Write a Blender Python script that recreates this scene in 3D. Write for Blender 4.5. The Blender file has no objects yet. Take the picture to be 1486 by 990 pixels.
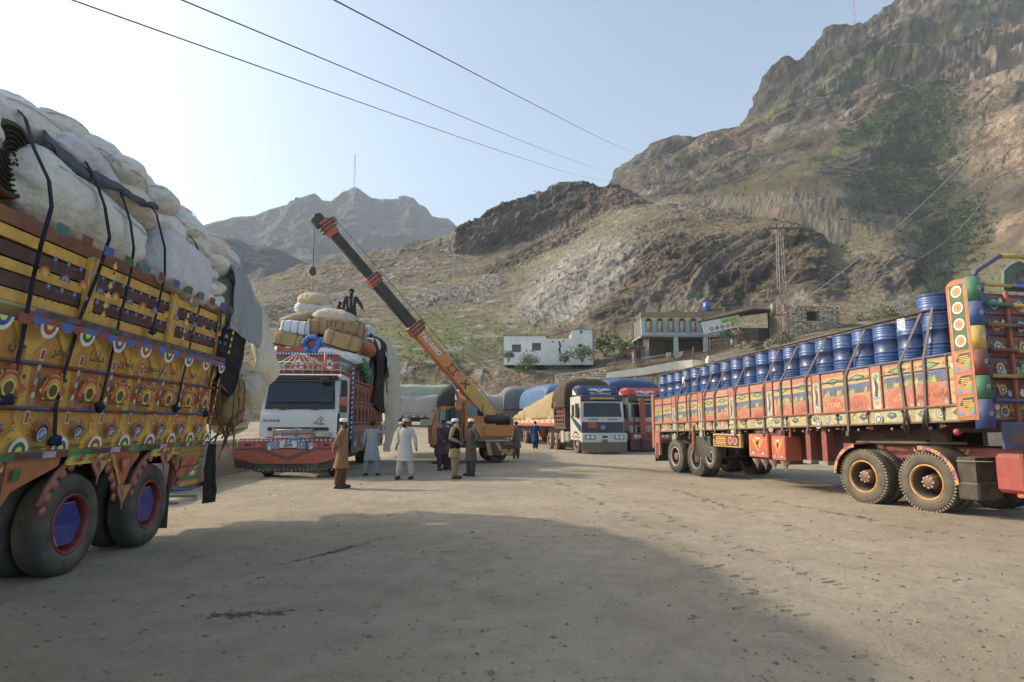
import bpy, bmesh, math, random
import numpy as np
from mathutils import Vector, Matrix, Euler
R = math.radians
S = bpy.context.scene
COL = S.collection
# ---------------------------------------------------------------- camera (22 mm, eye height, tilted up a little)
FPX, TH, EYE = 900.0, math.atan(119 / 900.0), 1.65
cam = bpy.data.cameras.new('camera'); cam.sensor_width = 36; cam.lens = 36 * FPX / 1486
cam.clip_start = 0.1; cam.clip_end = 9000
co = bpy.data.objects.new('camera', cam); COL.objects.link(co)
co.location = (0, 0, EYE); co.rotation_euler = (R(90) + TH, 0, 0)
S.camera = co
# ---------------------------------------------------------------- sky, sun, exposure
SUN_EL, SUN_AZ = R(33), R(-74)          # azimuth from +Y (ahead), negative = to the left
W = bpy.data.worlds.new('World'); S.world = W; W.use_nodes = True
nt = W.node_tree; nt.nodes.clear()
sk = nt.nodes.new('ShaderNodeTexSky'); sk.sky_type = 'NISHITA'; sk.sun_disc = False
sk.sun_elevation = SUN_EL; sk.sun_rotation = SUN_AZ
sk.altitude = 600; sk.air_density = .75; sk.dust_density = 3.8; sk.ozone_density = .25
bg = nt.nodes.new('ShaderNodeBackground'); bg.inputs[1].default_value = 0.15
wo = nt.nodes.new('ShaderNodeOutputWorld')
tn = nt.nodes.new('ShaderNodeMix'); tn.data_type = 'RGBA'; tn.blend_type = 'MULTIPLY'; tn.inputs[0].default_value = 1; tn.inputs[7].default_value = (1.0, 1.03, .93, 1)   # dusty, slightly greenish air
nt.links.new(sk.outputs[0], tn.inputs[6]); nt.links.new(tn.outputs[2], bg.inputs[0]); nt.links.new(bg.outputs[0], wo.inputs[0])
sl = bpy.data.lights.new('sun', 'SUN'); sl.energy = 2.35; sl.angle = R(1.6); sl.color = (1, .88, .72)
so = bpy.data.objects.new('sun', sl); COL.objects.link(so)
sd = Vector((math.sin(SUN_AZ) * math.cos(SUN_EL), math.cos(SUN_AZ) * math.cos(SUN_EL), math.sin(SUN_EL)))
so.rotation_euler = sd.to_track_quat('Z', 'Y').to_euler(); so.location = (-30, 10, 40)
S.view_settings.view_transform = 'Standard'; S.view_settings.look = 'None'
S.view_settings.exposure = 1.16; S.view_settings.gamma = 1
S.cycles.volume_bounces = 0; S.cycles.max_bounces = 5; S.cycles.transparent_max_bounces = 12
S.cycles.volume_step_rate = 4

# ---------------------------------------------------------------- picture <-> place
CT, ST = math.cos(TH), math.sin(TH)
def at(px, py, Y):
    r = (px - 743) / FPX; u = (495 - py) / FPX; t = Y / (CT - u * ST)
    return Vector((r * t, Y, EYE + (ST + u * CT) * t))
def gnd(px, py, z=0.0):
    r = (px - 743) / FPX; u = (495 - py) / FPX; t = (z - EYE) / (ST + u * CT)
    return Vector((r * t, (CT - u * ST) * t, z))

# ---------------------------------------------------------------- colours and materials
def lin(c):
    if isinstance(c, str): c = [int(c[i:i+2], 16) / 255 for i in (0, 2, 4)]
    c = [(x / 12.92 if x <= .04045 else ((x + .055) / 1.055) ** 2.4) for x in c]; g = .3*c[0]+.55*c[1]+.15*c[2]
    return tuple(x + (g-x)*.13 for x in c)
MATS = {}
def mat(name, rough=.6, metal=0., bump=0., bscale=8., vary=.15, vscale=3., dust=0., detail=6., spec=.5, coat=0., alpha=1., trans=0., stretch=(1, 1, 1), col=None, bdist=.02, transl=0.):
    if name in MATS: return MATS[name]
    m = bpy.data.materials.new(name); m.use_nodes = True; MATS[name] = m
    t = m.node_tree; t.nodes.clear(); N = t.nodes.new; L = t.links.new
    out = N('ShaderNodeOutputMaterial'); b = N('ShaderNodeBsdfPrincipled'); L(b.outputs[0], out.inputs[0])
    b.inputs['Roughness'].default_value = rough; b.inputs['Metallic'].default_value = metal
    b.inputs['Specular IOR Level'].default_value = spec; b.inputs['Coat Weight'].default_value = coat
    b.inputs['Alpha'].default_value = alpha; b.inputs['Transmission Weight'].default_value = trans
    tc = N('ShaderNodeTexCoord'); mp = N('ShaderNodeMapping'); mp.inputs['Scale'].default_value = stretch
    L(tc.outputs['Object'], mp.inputs[0])
    if col is None:
        a = N('ShaderNodeVertexColor'); a.layer_name = 'Col'; csrc = a.outputs[0]
    else:
        a = N('ShaderNodeRGB'); a.outputs[0].default_value = (*lin(col), 1); csrc = a.outputs[0]
    n1 = N('ShaderNodeTexNoise'); n1.inputs['Scale'].default_value = vscale; n1.inputs['Detail'].default_value = detail; n1.inputs['Roughness'].default_value = .65
    L(mp.outputs[0], n1.inputs[0])
    mr = N('ShaderNodeMapRange'); mr.inputs[1].default_value = .25; mr.inputs[2].default_value = .75
    mr.inputs[3].default_value = 1 - vary; mr.inputs[4].default_value = 1 + vary; L(n1.outputs[0], mr.inputs[0])
    mx = N('ShaderNodeMix'); mx.data_type = 'RGBA'; mx.blend_type = 'MULTIPLY'; mx.inputs[0].default_value = 1
    L(csrc, mx.inputs[6]); L(mr.outputs[0], mx.inputs[7]); cur = mx.outputs[2]
    if dust > 0:
        n2 = N('ShaderNodeTexNoise'); n2.inputs['Scale'].default_value = vscale * .7; n2.inputs['Detail'].default_value = 8; n2.inputs['Roughness'].default_value = .7
        L(tc.outputs['Object'], n2.inputs[0])
        ge = N('ShaderNodeNewGeometry'); sx = N('ShaderNodeSeparateXYZ'); L(ge.outputs['Normal'], sx.inputs[0])
        up = N('ShaderNodeMath'); up.operation = 'MULTIPLY_ADD'; up.inputs[1].default_value = .35; L(sx.outputs[2], up.inputs[0]); L(n2.outputs[0], up.inputs[2])
        r2 = N('ShaderNodeMapRange'); r2.inputs[1].default_value = .36; r2.inputs[2].default_value = .85; r2.inputs[3].default_value = dust * .25; r2.inputs[4].default_value = dust; L(up.outputs[0], r2.inputs[0])
        m2 = N('ShaderNodeMix'); m2.data_type = 'RGBA'; L(r2.outputs[0], m2.inputs[0]); L(cur, m2.inputs[6]); m2.inputs[7].default_value = (.27, .22, .16, 1); cur = m2.outputs[2]
        ra = N('ShaderNodeMapRange'); ra.inputs[3].default_value = rough; ra.inputs[4].default_value = .95; L(r2.outputs[0], ra.inputs[0]); L(ra.outputs[0], b.inputs['Roughness'])
    L(cur, b.inputs['Base Color'])
    if bump:
        n3 = N('ShaderNodeTexNoise'); n3.inputs['Scale'].default_value = bscale; n3.inputs['Detail'].default_value = 5; L(mp.outputs[0], n3.inputs[0])
        bp = N('ShaderNodeBump'); bp.inputs['Strength'].default_value = bump; bp.inputs['Distance'].default_value = bdist; L(n3.outputs[0], bp.inputs['Height']); L(bp.outputs[0], b.inputs['Normal'])
    if transl:
        tr = N('ShaderNodeBsdfTranslucent'); L(cur, tr.inputs[0]); ms = N('ShaderNodeMixShader'); ms.inputs[0].default_value = transl
        L(b.outputs[0], ms.inputs[1]); L(tr.outputs[0], ms.inputs[2]); L(ms.outputs[0], out.inputs[0])
    return m
PAINT = mat('enamel_paint', .5, bump=.16, bscale=18, vary=.26, vscale=7, dust=.4)
FADED = mat('faded_paint', .6, bump=.25, bscale=24, vary=.34, vscale=9, dust=.72)
CLEAN = mat('clean_paint', .35, bump=.04, bscale=20, vary=.06, vscale=4, dust=.14)
CLOTH = mat('woven_cloth', .92, bump=.55, bscale=9, vary=.13, vscale=4, dust=.18, spec=.15, bdist=.03)
SACKM = mat('sack_fabric', .85, bump=.9, bscale=9, vary=.12, vscale=5, dust=.16, spec=.2, bdist=.05)
DRESS = mat('garment_cotton', .95, bump=.4, bscale=22, vary=.08, vscale=9, spec=.1, bdist=.012)
SHEET = mat('plastic_sheet', .5, bump=.7, bscale=4, vary=.1, vscale=2, dust=.2, spec=.4, bdist=.05, transl=.3)
RUBBER = mat('tyre_rubber', .85, bump=.3, bscale=40, vary=.25, vscale=6, dust=.62, spec=.25, bdist=.006)
METAL = mat('worn_metal', .5, metal=.3, bump=.1, bscale=20, vary=.2, vscale=8, dust=.35)
STEEL = mat('chromed_steel', .22, metal=.9, vary=.08, vscale=8, dust=.12)
DRUM = mat('drum_enamel', .3, metal=.1, bump=.1, bscale=7, vary=.22, vscale=6, dust=.22, coat=.2)
WOOD = mat('weathered_wood', .8, bump=.4, bscale=14, vary=.25, vscale=6, dust=.2, stretch=(1, 1, 6))
SKIN = mat('skin', .55, vary=.06, vscale=14, spec=.35)
HAIRM = mat('hair', .8, bump=.5, bscale=90, vary=.2, vscale=40, bdist=.004)
GLASS = mat('tinted_glass', .08, vary=.05, dust=.1, spec=.5)
WALLM = mat('lime_wash', .9, bump=.3, bscale=3, vary=.14, vscale=.9, dust=.3, spec=.15, bdist=.04)
STONE = mat('rough_stone', .92, bump=.7, bscale=7, vary=.28, vscale=2.5, dust=.25, spec=.2, bdist=.05)
CONC = mat('old_concrete', .9, bump=.4, bscale=9, vary=.16, vscale=1.6, dust=.4, spec=.2)
LEAF = mat('leaves', .6, vary=.3, vscale=1.2, spec=.3, transl=.25)

# ---------------------------------------------------------------- mesh builder
class MB:
    def __init__(s, col='808080'):
        s.v, s.f, s.c, s.sm = [], [], [], []; s.col = lin(col); s.T = None; s.smooth = False
    def c_(s, c): s.col = lin(c); return s
    def add(s, vs, fs, col=None, smooth=None):
        o = len(s.v); T = s.T
        s.v.extend([(T @ Vector(p))[:] for p in vs] if T is not None else [tuple(p) for p in vs])
        s.f.extend([tuple(i + o for i in f) for f in fs]); c = lin(col) if col is not None else s.col
        s.c.extend([c] * len(fs)); s.sm.extend([s.smooth if smooth is None else smooth] * len(fs)); return s
    def box(s, a, b, col=None, M=None, taper=None):
        x0, y0, z0 = a; x1, y1, z1 = b
        vs = [(x0, y0, z0), (x1, y0, z0), (x1, y1, z0), (x0, y1, z0), (x0, y0, z1), (x1, y0, z1), (x1, y1, z1), (x0, y1, z1)]
        if M is not None: vs = [(M @ Vector(p))[:] for p in vs]
        return s.add(vs, [(3, 2, 1, 0), (4, 5, 6, 7), (0, 1, 5, 4), (1, 2, 6, 5), (2, 3, 7, 6), (3, 0, 4, 7)], col, False)
    def bbox(s, a, b, r=.02, col=None):       # box with chamfered edges
        x0, y0, z0 = a; x1, y1, z1 = b; cx, cy, cz = (x0+x1)/2, (y0+y1)/2, (z0+z1)/2; hx, hy, hz = (x1-x0)/2, (y1-y0)/2, (z1-z0)/2
        r = min(r, hx*.9, hy*.9, hz*.9); vs = []; idx = {}
        for sx in (-1, 1):
            for sy in (-1, 1):
                for sz in (-1, 1):
                    for k, (ax, ay, az) in enumerate(((0, 1, 1), (1, 0, 1), (1, 1, 0))):
                        idx[sx, sy, sz, k] = len(vs); vs.append((cx+sx*(hx-r*ax), cy+sy*(hy-r*ay), cz+sz*(hz-r*az)))
        F = []; I = idx
        for q in (-1, 1):
            F.append([I[q, -1, -1, 0], I[q, 1, -1, 0], I[q, 1, 1, 0], I[q, -1, 1, 0]][::q])
            F.append([I[-1, q, -1, 1], I[1, q, -1, 1], I[1, q, 1, 1], I[-1, q, 1, 1]][::-q])
            F.append([I[-1, -1, q, 2], I[1, -1, q, 2], I[1, 1, q, 2], I[-1, 1, q, 2]][::q])
        for p in (-1, 1):
            for q in (-1, 1):
                F.append([I[p, q, -1, 0], I[p, q, 1, 0], I[p, q, 1, 1], I[p, q, -1, 1]][::-p*q])
                F.append([I[p, -1, q, 0], I[p, 1, q, 0], I[p, 1, q, 2], I[p, -1, q, 2]][::p*q])
                F.append([I[-1, p, q, 1], I[1, p, q, 1], I[1, p, q, 2], I[-1, p, q, 2]][::-p*q])
                for w in (-1, 1): F.append([I[p, q, w, 0], I[p, q, w, 1], I[p, q, w, 2]][::p*q*w])
        return s.add(vs, F, col, False)
    def tube(s, pts, r, n=8, col=None, cap=True, smooth=True, flat=1.0):
        pts = [Vector(p) for p in pts]; m = len(pts); rs = r if isinstance(r, (list, tuple)) else [r] * m
        vs, fs = [], []; up = None
        for i, p in enumerate(pts):
            d = (pts[min(i+1, m-1)] - pts[max(i-1, 0)]); d = d.normalized() if d.length > 1e-9 else Vector((0, 0, 1))
            if up is None: up = Vector((0, 0, 1)) if abs(d.z) < .9 else Vector((1, 0, 0))
            a = d.cross(up); a = a.normalized() if a.length > 1e-6 else Vector((1, 0, 0)); b = a.cross(d).normalized(); up = b
            for k in range(n):
                t = 2 * math.pi * (k + .5) / n; vs.append(p + a * (math.cos(t) * rs[i]) + b * (math.sin(t) * rs[i] * flat))
        for i in range(m-1):
            for k in range(n): k2 = (k+1) % n; fs.append((i*n+k, i*n+k2, (i+1)*n+k2, (i+1)*n+k))
        s.add(vs, fs, col, smooth)
        if cap:
            o = len(s.v) - len(vs); c = lin(col) if col is not None else s.col
            s.f += [tuple(o+k for k in range(n))[::-1], tuple(o+(m-1)*n+k for k in range(n))]; s.c += [c, c]; s.sm += [False, False]
        return s
    def cyl(s, a, b, r, n=16, col=None, r2=None): return s.tube([a, b], [r, r if r2 is None else r2], n, col)
    def lathe(s, prof, M=None, n=24, cols=None, smooth=True, col=None):   # profile (radius, height) about local Z of M
        vs, fs, cc = [], [], []
        for (r, h) in prof:
            for k in range(n):
                t = 2*math.pi*k/n; p = Vector((r*math.cos(t), r*math.sin(t), h)); vs.append(M @ p if M is not None else p)
        o = len(s.v); m = len(prof)
        for i in range(m-1):
            for k in range(n):
                k2 = (k+1) % n; fs.append((i*n+k, i*n+k2, (i+1)*n+k2, (i+1)*n+k))
                cc.append(lin(cols[i](k) if callable(cols[i]) else cols[i]) if cols else (lin(col) if col else s.col))
        s.v.extend([(s.T @ Vector(p))[:] if s.T is not None else tuple(p) for p in vs]); s.f.extend([tuple(i+o for i in f) for f in fs]); s.c.extend(cc); s.sm.extend([smooth]*len(fs)); return s
    def poly(s, pts, th=.02, col=None, M=None):      # prism: outline in the local XZ plane, front face towards -Y at y=0, back at y=th
        n = len(pts); a = sum(pts[i][0]*pts[(i+1) % n][1] - pts[(i+1) % n][0]*pts[i][1] for i in range(n))
        if a < 0: pts = pts[::-1]
        vs = [(x, 0, z) for x, z in pts] + [(x, th, z) for x, z in pts]
        fs = [tuple(range(n)), tuple(range(2*n-1, n-1, -1))] + [((i+1) % n, i, n+i, n+(i+1) % n) for i in range(n)]
        if M is not None: vs = [(M @ Vector(p))[:] for p in vs]
        return s.add(vs, fs, col, False)
    def blob(s, c, r, M=None, n=12, m=8, col=None, noise=0, seed=0, e=1.0):   # (super)ellipsoid
        vs, fs = [], []; rx, ry, rz = r; rnd = random.Random(seed); ph = [rnd.uniform(0, 6.28) for _ in range(8)]
        sg = lambda x: math.copysign(abs(x)**e, x)
        for i in range(m+1):
            la = -math.pi/2 + math.pi*i/m
            for k in range(n):
                lo = 2*math.pi*k/n; x, y, z = sg(math.cos(la))*sg(math.cos(lo)), sg(math.cos(la))*sg(math.sin(lo)), sg(math.sin(la))
                w = 1 + noise*(math.sin(3*x+ph[0]+2*y)+math.sin(4*y+ph[1]-3*z)+math.sin(5*z+ph[2]+2*x)+.6*math.sin(9*x+ph[3])*math.sin(8*y+ph[4]))
                p = Vector((x*rx*w, y*ry*w, z*rz*w)); p = (M @ p if M is not None else p) + Vector(c); vs.append(p)
        for i in range(m):
            for k in range(n): k2 = (k+1) % n; fs.append((i*n+k, i*n+k2, (i+1)*n+k2, (i+1)*n+k))
        return s.add(vs, fs, col, True)
    def text(s, txt, M, size=.2, col='000000', bold=0., th=.004, align='CENTER', wide=1.0):   # flat lettering, reads along local X, up local Z, facing -Y
        cu = bpy.data.curves.new('lettering', 'FONT'); cu.body = txt; cu.size = size; cu.align_x = align; cu.align_y = 'CENTER'; cu.offset = bold; cu.resolution_u = 2
        ob = bpy.data.objects.new('lettering', cu); me = bpy.data.meshes.new_from_object(ob)
        vs = [M @ Vector((v.co.x*wide, -th, v.co.y)) for v in me.vertices]; fs = [tuple(p.vertices) for p in me.polygons]
        bpy.data.objects.remove(ob); bpy.data.curves.remove(cu); bpy.data.meshes.remove(me)
        return s.add(vs, fs, col, False)
    def mesh(s, name, material):
        me = bpy.data.meshes.new(name); me.from_pydata([tuple(p) for p in s.v], [], s.f)
        ca = me.color_attributes.new('Col', 'FLOAT_COLOR', 'CORNER')
        tot = np.array([len(f) for f in s.f]); cols = np.repeat(np.array([(*c, 1.0) for c in s.c], dtype=np.float32).reshape(-1, 4), tot, axis=0)
        ca.data.foreach_set('color', cols.ravel())
        me.polygons.foreach_set('use_smooth', np.array(s.sm, dtype=bool)); me.materials.append(material); me.update()
        return me
    def build(s, name, material=None, parent=None, **kw):
        o = bpy.data.objects.new(name, s.mesh(name, material or PAINT)); COL.objects.link(o)
        if parent is not None: o.parent = parent
        return tag(o, **kw)
def tag(o, label=None, cat=None, group=None, kind=None):
    if label: o['label'] = label
    if cat: o['category'] = cat
    if group: o['group'] = group
    if kind: o['kind'] = kind
    return o
def empty(name, loc=(0, 0, 0), rz=0, **kw):
    o = bpy.data.objects.new(name, None); COL.objects.link(o); o.location = loc; o.rotation_euler = (0, 0, rz); o.empty_display_size = .3
    return tag(o, **kw)
def frame(o, ux, uy, uz=None):           # matrix whose X, Y, Z axes are ux, uy, uz at o
    ux = Vector(ux).normalized(); uy = Vector(uy); uz = ux.cross(uy).normalized() if uz is None else Vector(uz).normalized(); uy = uz.cross(ux).normalized()
    return Matrix(((ux.x, uy.x, uz.x, o[0]), (ux.y, uy.y, uz.y, o[1]), (ux.z, uy.z, uz.z, o[2]), (0, 0, 0, 1)))
def TR(x, y, z): return Matrix.Translation((x, y, z))
def RX(a): return Matrix.Rotation(R(a), 4, 'X')
def RY(a): return Matrix.Rotation(R(a), 4, 'Y')
def RZ(a): return Matrix.Rotation(R(a), 4, 'Z')
def SC(x, y, z): return Matrix.Diagonal((x, y, z, 1))
def copy_tree(o, parent=None, loc=None, rz=None, **kw):
    c = o.copy(); COL.objects.link(c); c.parent = parent
    if loc is not None: c.location = loc
    if rz is not None: c.rotation_euler[2] = rz
    for ch in o.children: copy_tree(ch, c)
    return tag(c, **kw)
# joined-up Urdu lettering: letters to their presentation forms, drawn right to left
_AR = {'ا': ('FE8D', 'FE8E', 'FE8D', 'FE8E'), 'ب': ('FE8F', 'FE90', 'FE91', 'FE92'), 'پ': ('FB56', 'FB57', 'FB58', 'FB59'), 'ت': ('FE95', 'FE96', 'FE97', 'FE98'),
       'خ': ('FEA5', 'FEA6', 'FEA7', 'FEA8'), 'د': ('FEA9', 'FEAA', 'FEA9', 'FEAA'), 'ر': ('FEAD', 'FEAE', 'FEAD', 'FEAE'), 'ز': ('FEAF', 'FEB0', 'FEAF', 'FEB0'),
       'س': ('FEB1', 'FEB2', 'FEB3', 'FEB4'), 'ش': ('FEB5', 'FEB6', 'FEB7', 'FEB8'), 'ف': ('FED1', 'FED2', 'FED3', 'FED4'), 'ل': ('FEDD', 'FEDE', 'FEDF', 'FEE0'),
       'م': ('FEE1', 'FEE2', 'FEE3', 'FEE4'), 'ن': ('FEE5', 'FEE6', 'FEE7', 'FEE8'), 'و': ('FEED', 'FEEE', 'FEED', 'FEEE'), 'ی': ('FEEF', 'FEF0', 'FEF3', 'FEF4'), 'ہ': ('FEE9', 'FEEA', 'FEEB', 'FEEC'), 'ک': ('FED9', 'FEDA', 'FEDB', 'FEDC')}
def urdu(t):
    out = []
    for w in t.split(' '):
        r = ''
        for i, ch in enumerate(w):
            pj = i > 0 and w[i-1] not in 'ادرزو'; nj = i < len(w)-1 and ch not in 'ادرزو'
            r += chr(int(_AR[ch][(3 if nj else 1) if pj else (2 if nj else 0)], 16))
        out.append(r[::-1])
    return ' '.join(out[::-1])

# ---------------------------------------------------------------- noise over arrays
def _h(i, j, k, s):
    n = (i * 374761393 + j * 668265263 + k * 1274126177 + s * 974634777) & 0xffffffff
    n = ((n ^ (n >> 13)) * 1274126177) & 0xffffffff; n = ((n ^ (n >> 16)) * 2246822519) & 0xffffffff
    return ((n >> 8) & 0xffff) / 65535.0
def vn(P, f, seed=0):
    q = np.asarray(P) * f; i = np.floor(q).astype(np.int64); t = q - i; t = t*t*t*(t*(t*6-15)+10); r = 0
    for a in (0, 1):
        wa = t[..., 0] if a else 1 - t[..., 0]
        for b in (0, 1):
            wb = wa * (t[..., 1] if b else 1 - t[..., 1])
            for c in (0, 1): r = r + wb * (t[..., 2] if c else 1 - t[..., 2]) * _h(i[..., 0]+a, i[..., 1]+b, i[..., 2]+c, seed)
    return r * 2 - 1
def fbm(P, f, o=4, seed=0, g=.5):
    r = 0; a = 1
    for k in range(o): r = r + a * vn(P, f, seed + k); f *= 2.03; a *= g
    return r
def grid_mesh(name, P, cols, material, smooth=True, wrap=False):
    n, m = P.shape[:2]; me = bpy.data.meshes.new(name)
    I = np.arange(n*m).reshape(n, m); a, b, c, d = I[:-1, :-1], I[:-1, 1:], I[1:, 1:], I[1:, :-1]
    if wrap: J = np.concatenate([I, I[:, :1]], 1); a, b, c, d = J[:-1, :-1], J[:-1, 1:], J[1:, 1:], J[1:, :-1]
    F = np.stack([a, b, c, d], -1).reshape(-1, 4)
    me.vertices.add(n*m); me.vertices.foreach_set('co', P.reshape(-1).astype(np.float32))
    me.loops.add(F.size); me.loops.foreach_set('vertex_index', F.ravel().astype(np.int32))
    me.polygons.add(len(F)); me.polygons.foreach_set('loop_start', np.arange(0, F.size, 4, dtype=np.int32)); me.polygons.foreach_set('loop_total', np.full(len(F), 4, dtype=np.int32))
    me.update(calc_edges=True); me.polygons.foreach_set('use_smooth', np.full(len(F), smooth))
    if cols is not None:
        ca = me.color_attributes.new('Col', 'FLOAT_COLOR', 'POINT'); C4 = np.ones((n*m, 4), np.float32); C4[:, :3] = cols.reshape(-1, 3); ca.data.foreach_set('color', C4.ravel())
    me.materials.append(material); o = bpy.data.objects.new(name, me); COL.objects.link(o); return o
def ss(a, b, x): t = np.clip((x-a)/(b-a), 0, 1); return t*t*(3-2*t)
# ================================================================ ground
def ground_z(x, y):
    r = np.hypot(x, y); return 1.9 * ss(40, 80, r) * (y > 0)
def gh(x, y):
    P = np.array([[x, y, 0.0]]); return float(ground_z(x, y) + (.035*fbm(P, .22, 3, 1) + .012*fbm(P, 1.6, 3, 5) + .0025)[0])
def make_ground():
    az = np.concatenate([np.linspace(R(-50), R(50), 620), np.linspace(R(52), R(308), 60)])
    rr = np.concatenate([[.3, .8, 1.3], np.geomspace(1.8, 90, 330), np.geomspace(100, 4500, 14)])
    A, RR = np.meshgrid(az, rr); X = RR*np.sin(A); Y = RR*np.cos(A)
    P = np.stack([X, Y, np.zeros_like(X)], -1); fade = 1 - ss(50, 90, RR)
    z = ground_z(X, Y) + fade*(.035*fbm(P, .22, 3, 1) + .012*fbm(P, 1.6, 3, 5) + .005*np.abs(fbm(P, 9, 2, 9)) )
    # wheel ruts running along the yard (they follow the way the trucks drive out)
    for (x0, y0, dx, dy, w) in ((3.4, 8, -.42, 1, .16), (5.2, 8, -.42, 1, .16), (1.3, 7, -.1, 1, .2), (-.6, 7, -.1, 1, .2), (4.6, 12, -.3, 1, .14)):
        q = (X-x0) - (Y-y0)*dx + .12*vn(P, .3, 31); z -= fade*.003*np.exp(-(q/w)**2) - fade*.002*np.exp(-((np.abs(q)-w*1.5)/.06)**2)
    z[RR > 95] = np.where((Y > 0), -3, -.3)[RR > 95]; z[RR > 3000] = -12
    P[..., 2] = z
    m = bpy.data.materials.new('packed_dirt'); m.use_nodes = True; t = m.node_tree; N = t.nodes.new; L = t.links.new; b = t.nodes['Principled BSDF']
    b.inputs['Roughness'].default_value = .95; b.inputs['Specular IOR Level'].default_value = .15
    tc = N('ShaderNodeTexCoord')
    def noise(sc, det=6, ro=.6, dist=0.):
        n = N('ShaderNodeTexNoise'); n.inputs['Scale'].default_value = sc; n.inputs['Detail'].default_value = det; n.inputs['Roughness'].default_value = ro; n.inputs['Distortion'].default_value = dist; L(tc.outputs['Object'], n.inputs[0]); return n.outputs[0]
    def ramp(src, pts):
        r = N('ShaderNodeValToRGB'); e = r.color_ramp.elements
        while len(e) < len(pts): e.new(.5)
        for k, (p, c) in enumerate(pts): e[k].position = p; e[k].color = (*c, 1)
        L(src, r.inputs[0]); return r.outputs[0]
    def mixc(f, a, c, mode='MIX'):
        x = N('ShaderNodeMix'); x.data_type = 'RGBA'; x.blend_type = mode
        if isinstance(f, float): x.inputs[0].default_value = f
        else: L(f, x.inputs[0])
        for s_, v in ((6, a), (7, c)):
            if isinstance(v, tuple): x.inputs[s_].default_value = (*v, 1)
            else: L(v, x.inputs[s_])
        return x.outputs[2]
    base = ramp(noise(.35, 7, .65), [(.3, (.29, .238, .168)), (.5, (.365, .303, .22)), (.7, (.42, .355, .262))])
    base = mixc(ramp(noise(2.6, 6, .7), [(.45, (0, 0, 0)), (.75, (.6, .6, .6))]), base, (.21, .175, .135))
    base = mixc(ramp(noise(14, 4, .7), [(.55, (0, 0, 0)), (.72, (.55, .55, .55))]), base, (.35, .305, .24))
    base = mixc(ramp(noise(55, 3, .7), [(.6, (0, 0, 0)), (.75, (.7, .7, .7))]), base, (.13, .108, .085))
    vo = N('ShaderNodeTexVoronoi'); vo.inputs['Scale'].default_value = 1.7; vo.inputs['Randomness'].default_value = 1; L(tc.outputs['Object'], vo.inputs[0])
    base = mixc(ramp(vo.outputs['Distance'], [(.0, (.75, .75, .75)), (.05, (.55, .55, .55)), (.09, (0, 0, 0))]), base, (.37, .33, .27))
    L(base, b.inputs['Base Color'])
    n1 = noise(7, 8, .7); n2 = noise(60, 4, .7); ad = N('ShaderNodeMath'); ad.operation = 'MULTIPLY_ADD'; ad.inputs[1].default_value = .25; L(n2, ad.inputs[0]); L(n1, ad.inputs[2])
    bp = N('ShaderNodeBump'); bp.inputs['Strength'].default_value = .8; bp.inputs['Distance'].default_value = .045; L(ad.outputs[0], bp.inputs['Height']); L(bp.outputs[0], b.inputs['Normal'])
    tag(grid_mesh('ground', P, None, m, wrap=True), kind='structure')
make_ground()
def tyre_tracks():
    rnd = random.Random(9); mb = MB()
    for (px0, py0, px1, py1, w) in ((800, 690, 1330, 990, .26), (905, 690, 1420, 850, .26), (860, 700, 1240, 860, .22), (1000, 700, 1486, 800, .24), (640, 800, 660, 990, .3), (705, 760, 770, 990, .3), (900, 740, 1200, 990, .24)):
        a, b = gnd(px0, py0), gnd(px1, py1); L_ = (b-a).length; d = (b-a)/L_; e = Vector((-d.y, d.x, 0)); s_ = 0
        while s_ < L_:
            s_ += .13
            if rnd.random() < .5+.35*math.sin(s_*.7+px0): continue
            c = a+d*s_+e*(.12*math.sin(s_*.35+px1)); k = rnd.choice((-1, 1)); h = rnd.uniform(.004, .014); u_ = (e+d*.25*k)*w*rnd.uniform(.2, .45); c.z = gh(c.x, c.y); v_ = d*rnd.uniform(.012, .026); o = e*rnd.uniform(-.1, .1)+Vector((0, 0, .003)); z = Vector((0, 0, h))
            mb.add([c+o-u_-v_*2-z*1.5, c+o+u_-v_*2-z*1.5, c+o+u_*.8+z, c+o-u_*.8+z, c+o+u_+v_*2-z*1.5, c+o-u_+v_*2-z*1.5], [(3, 2, 1, 0), (5, 4, 2, 3)], None, False)
    tag(mb.build('tyre_tracks', bpy.data.materials['packed_dirt']), 'broken tyre tread ridges pressed across the dirt yard', 'tracks', kind='stuff')
tyre_tracks()
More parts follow.
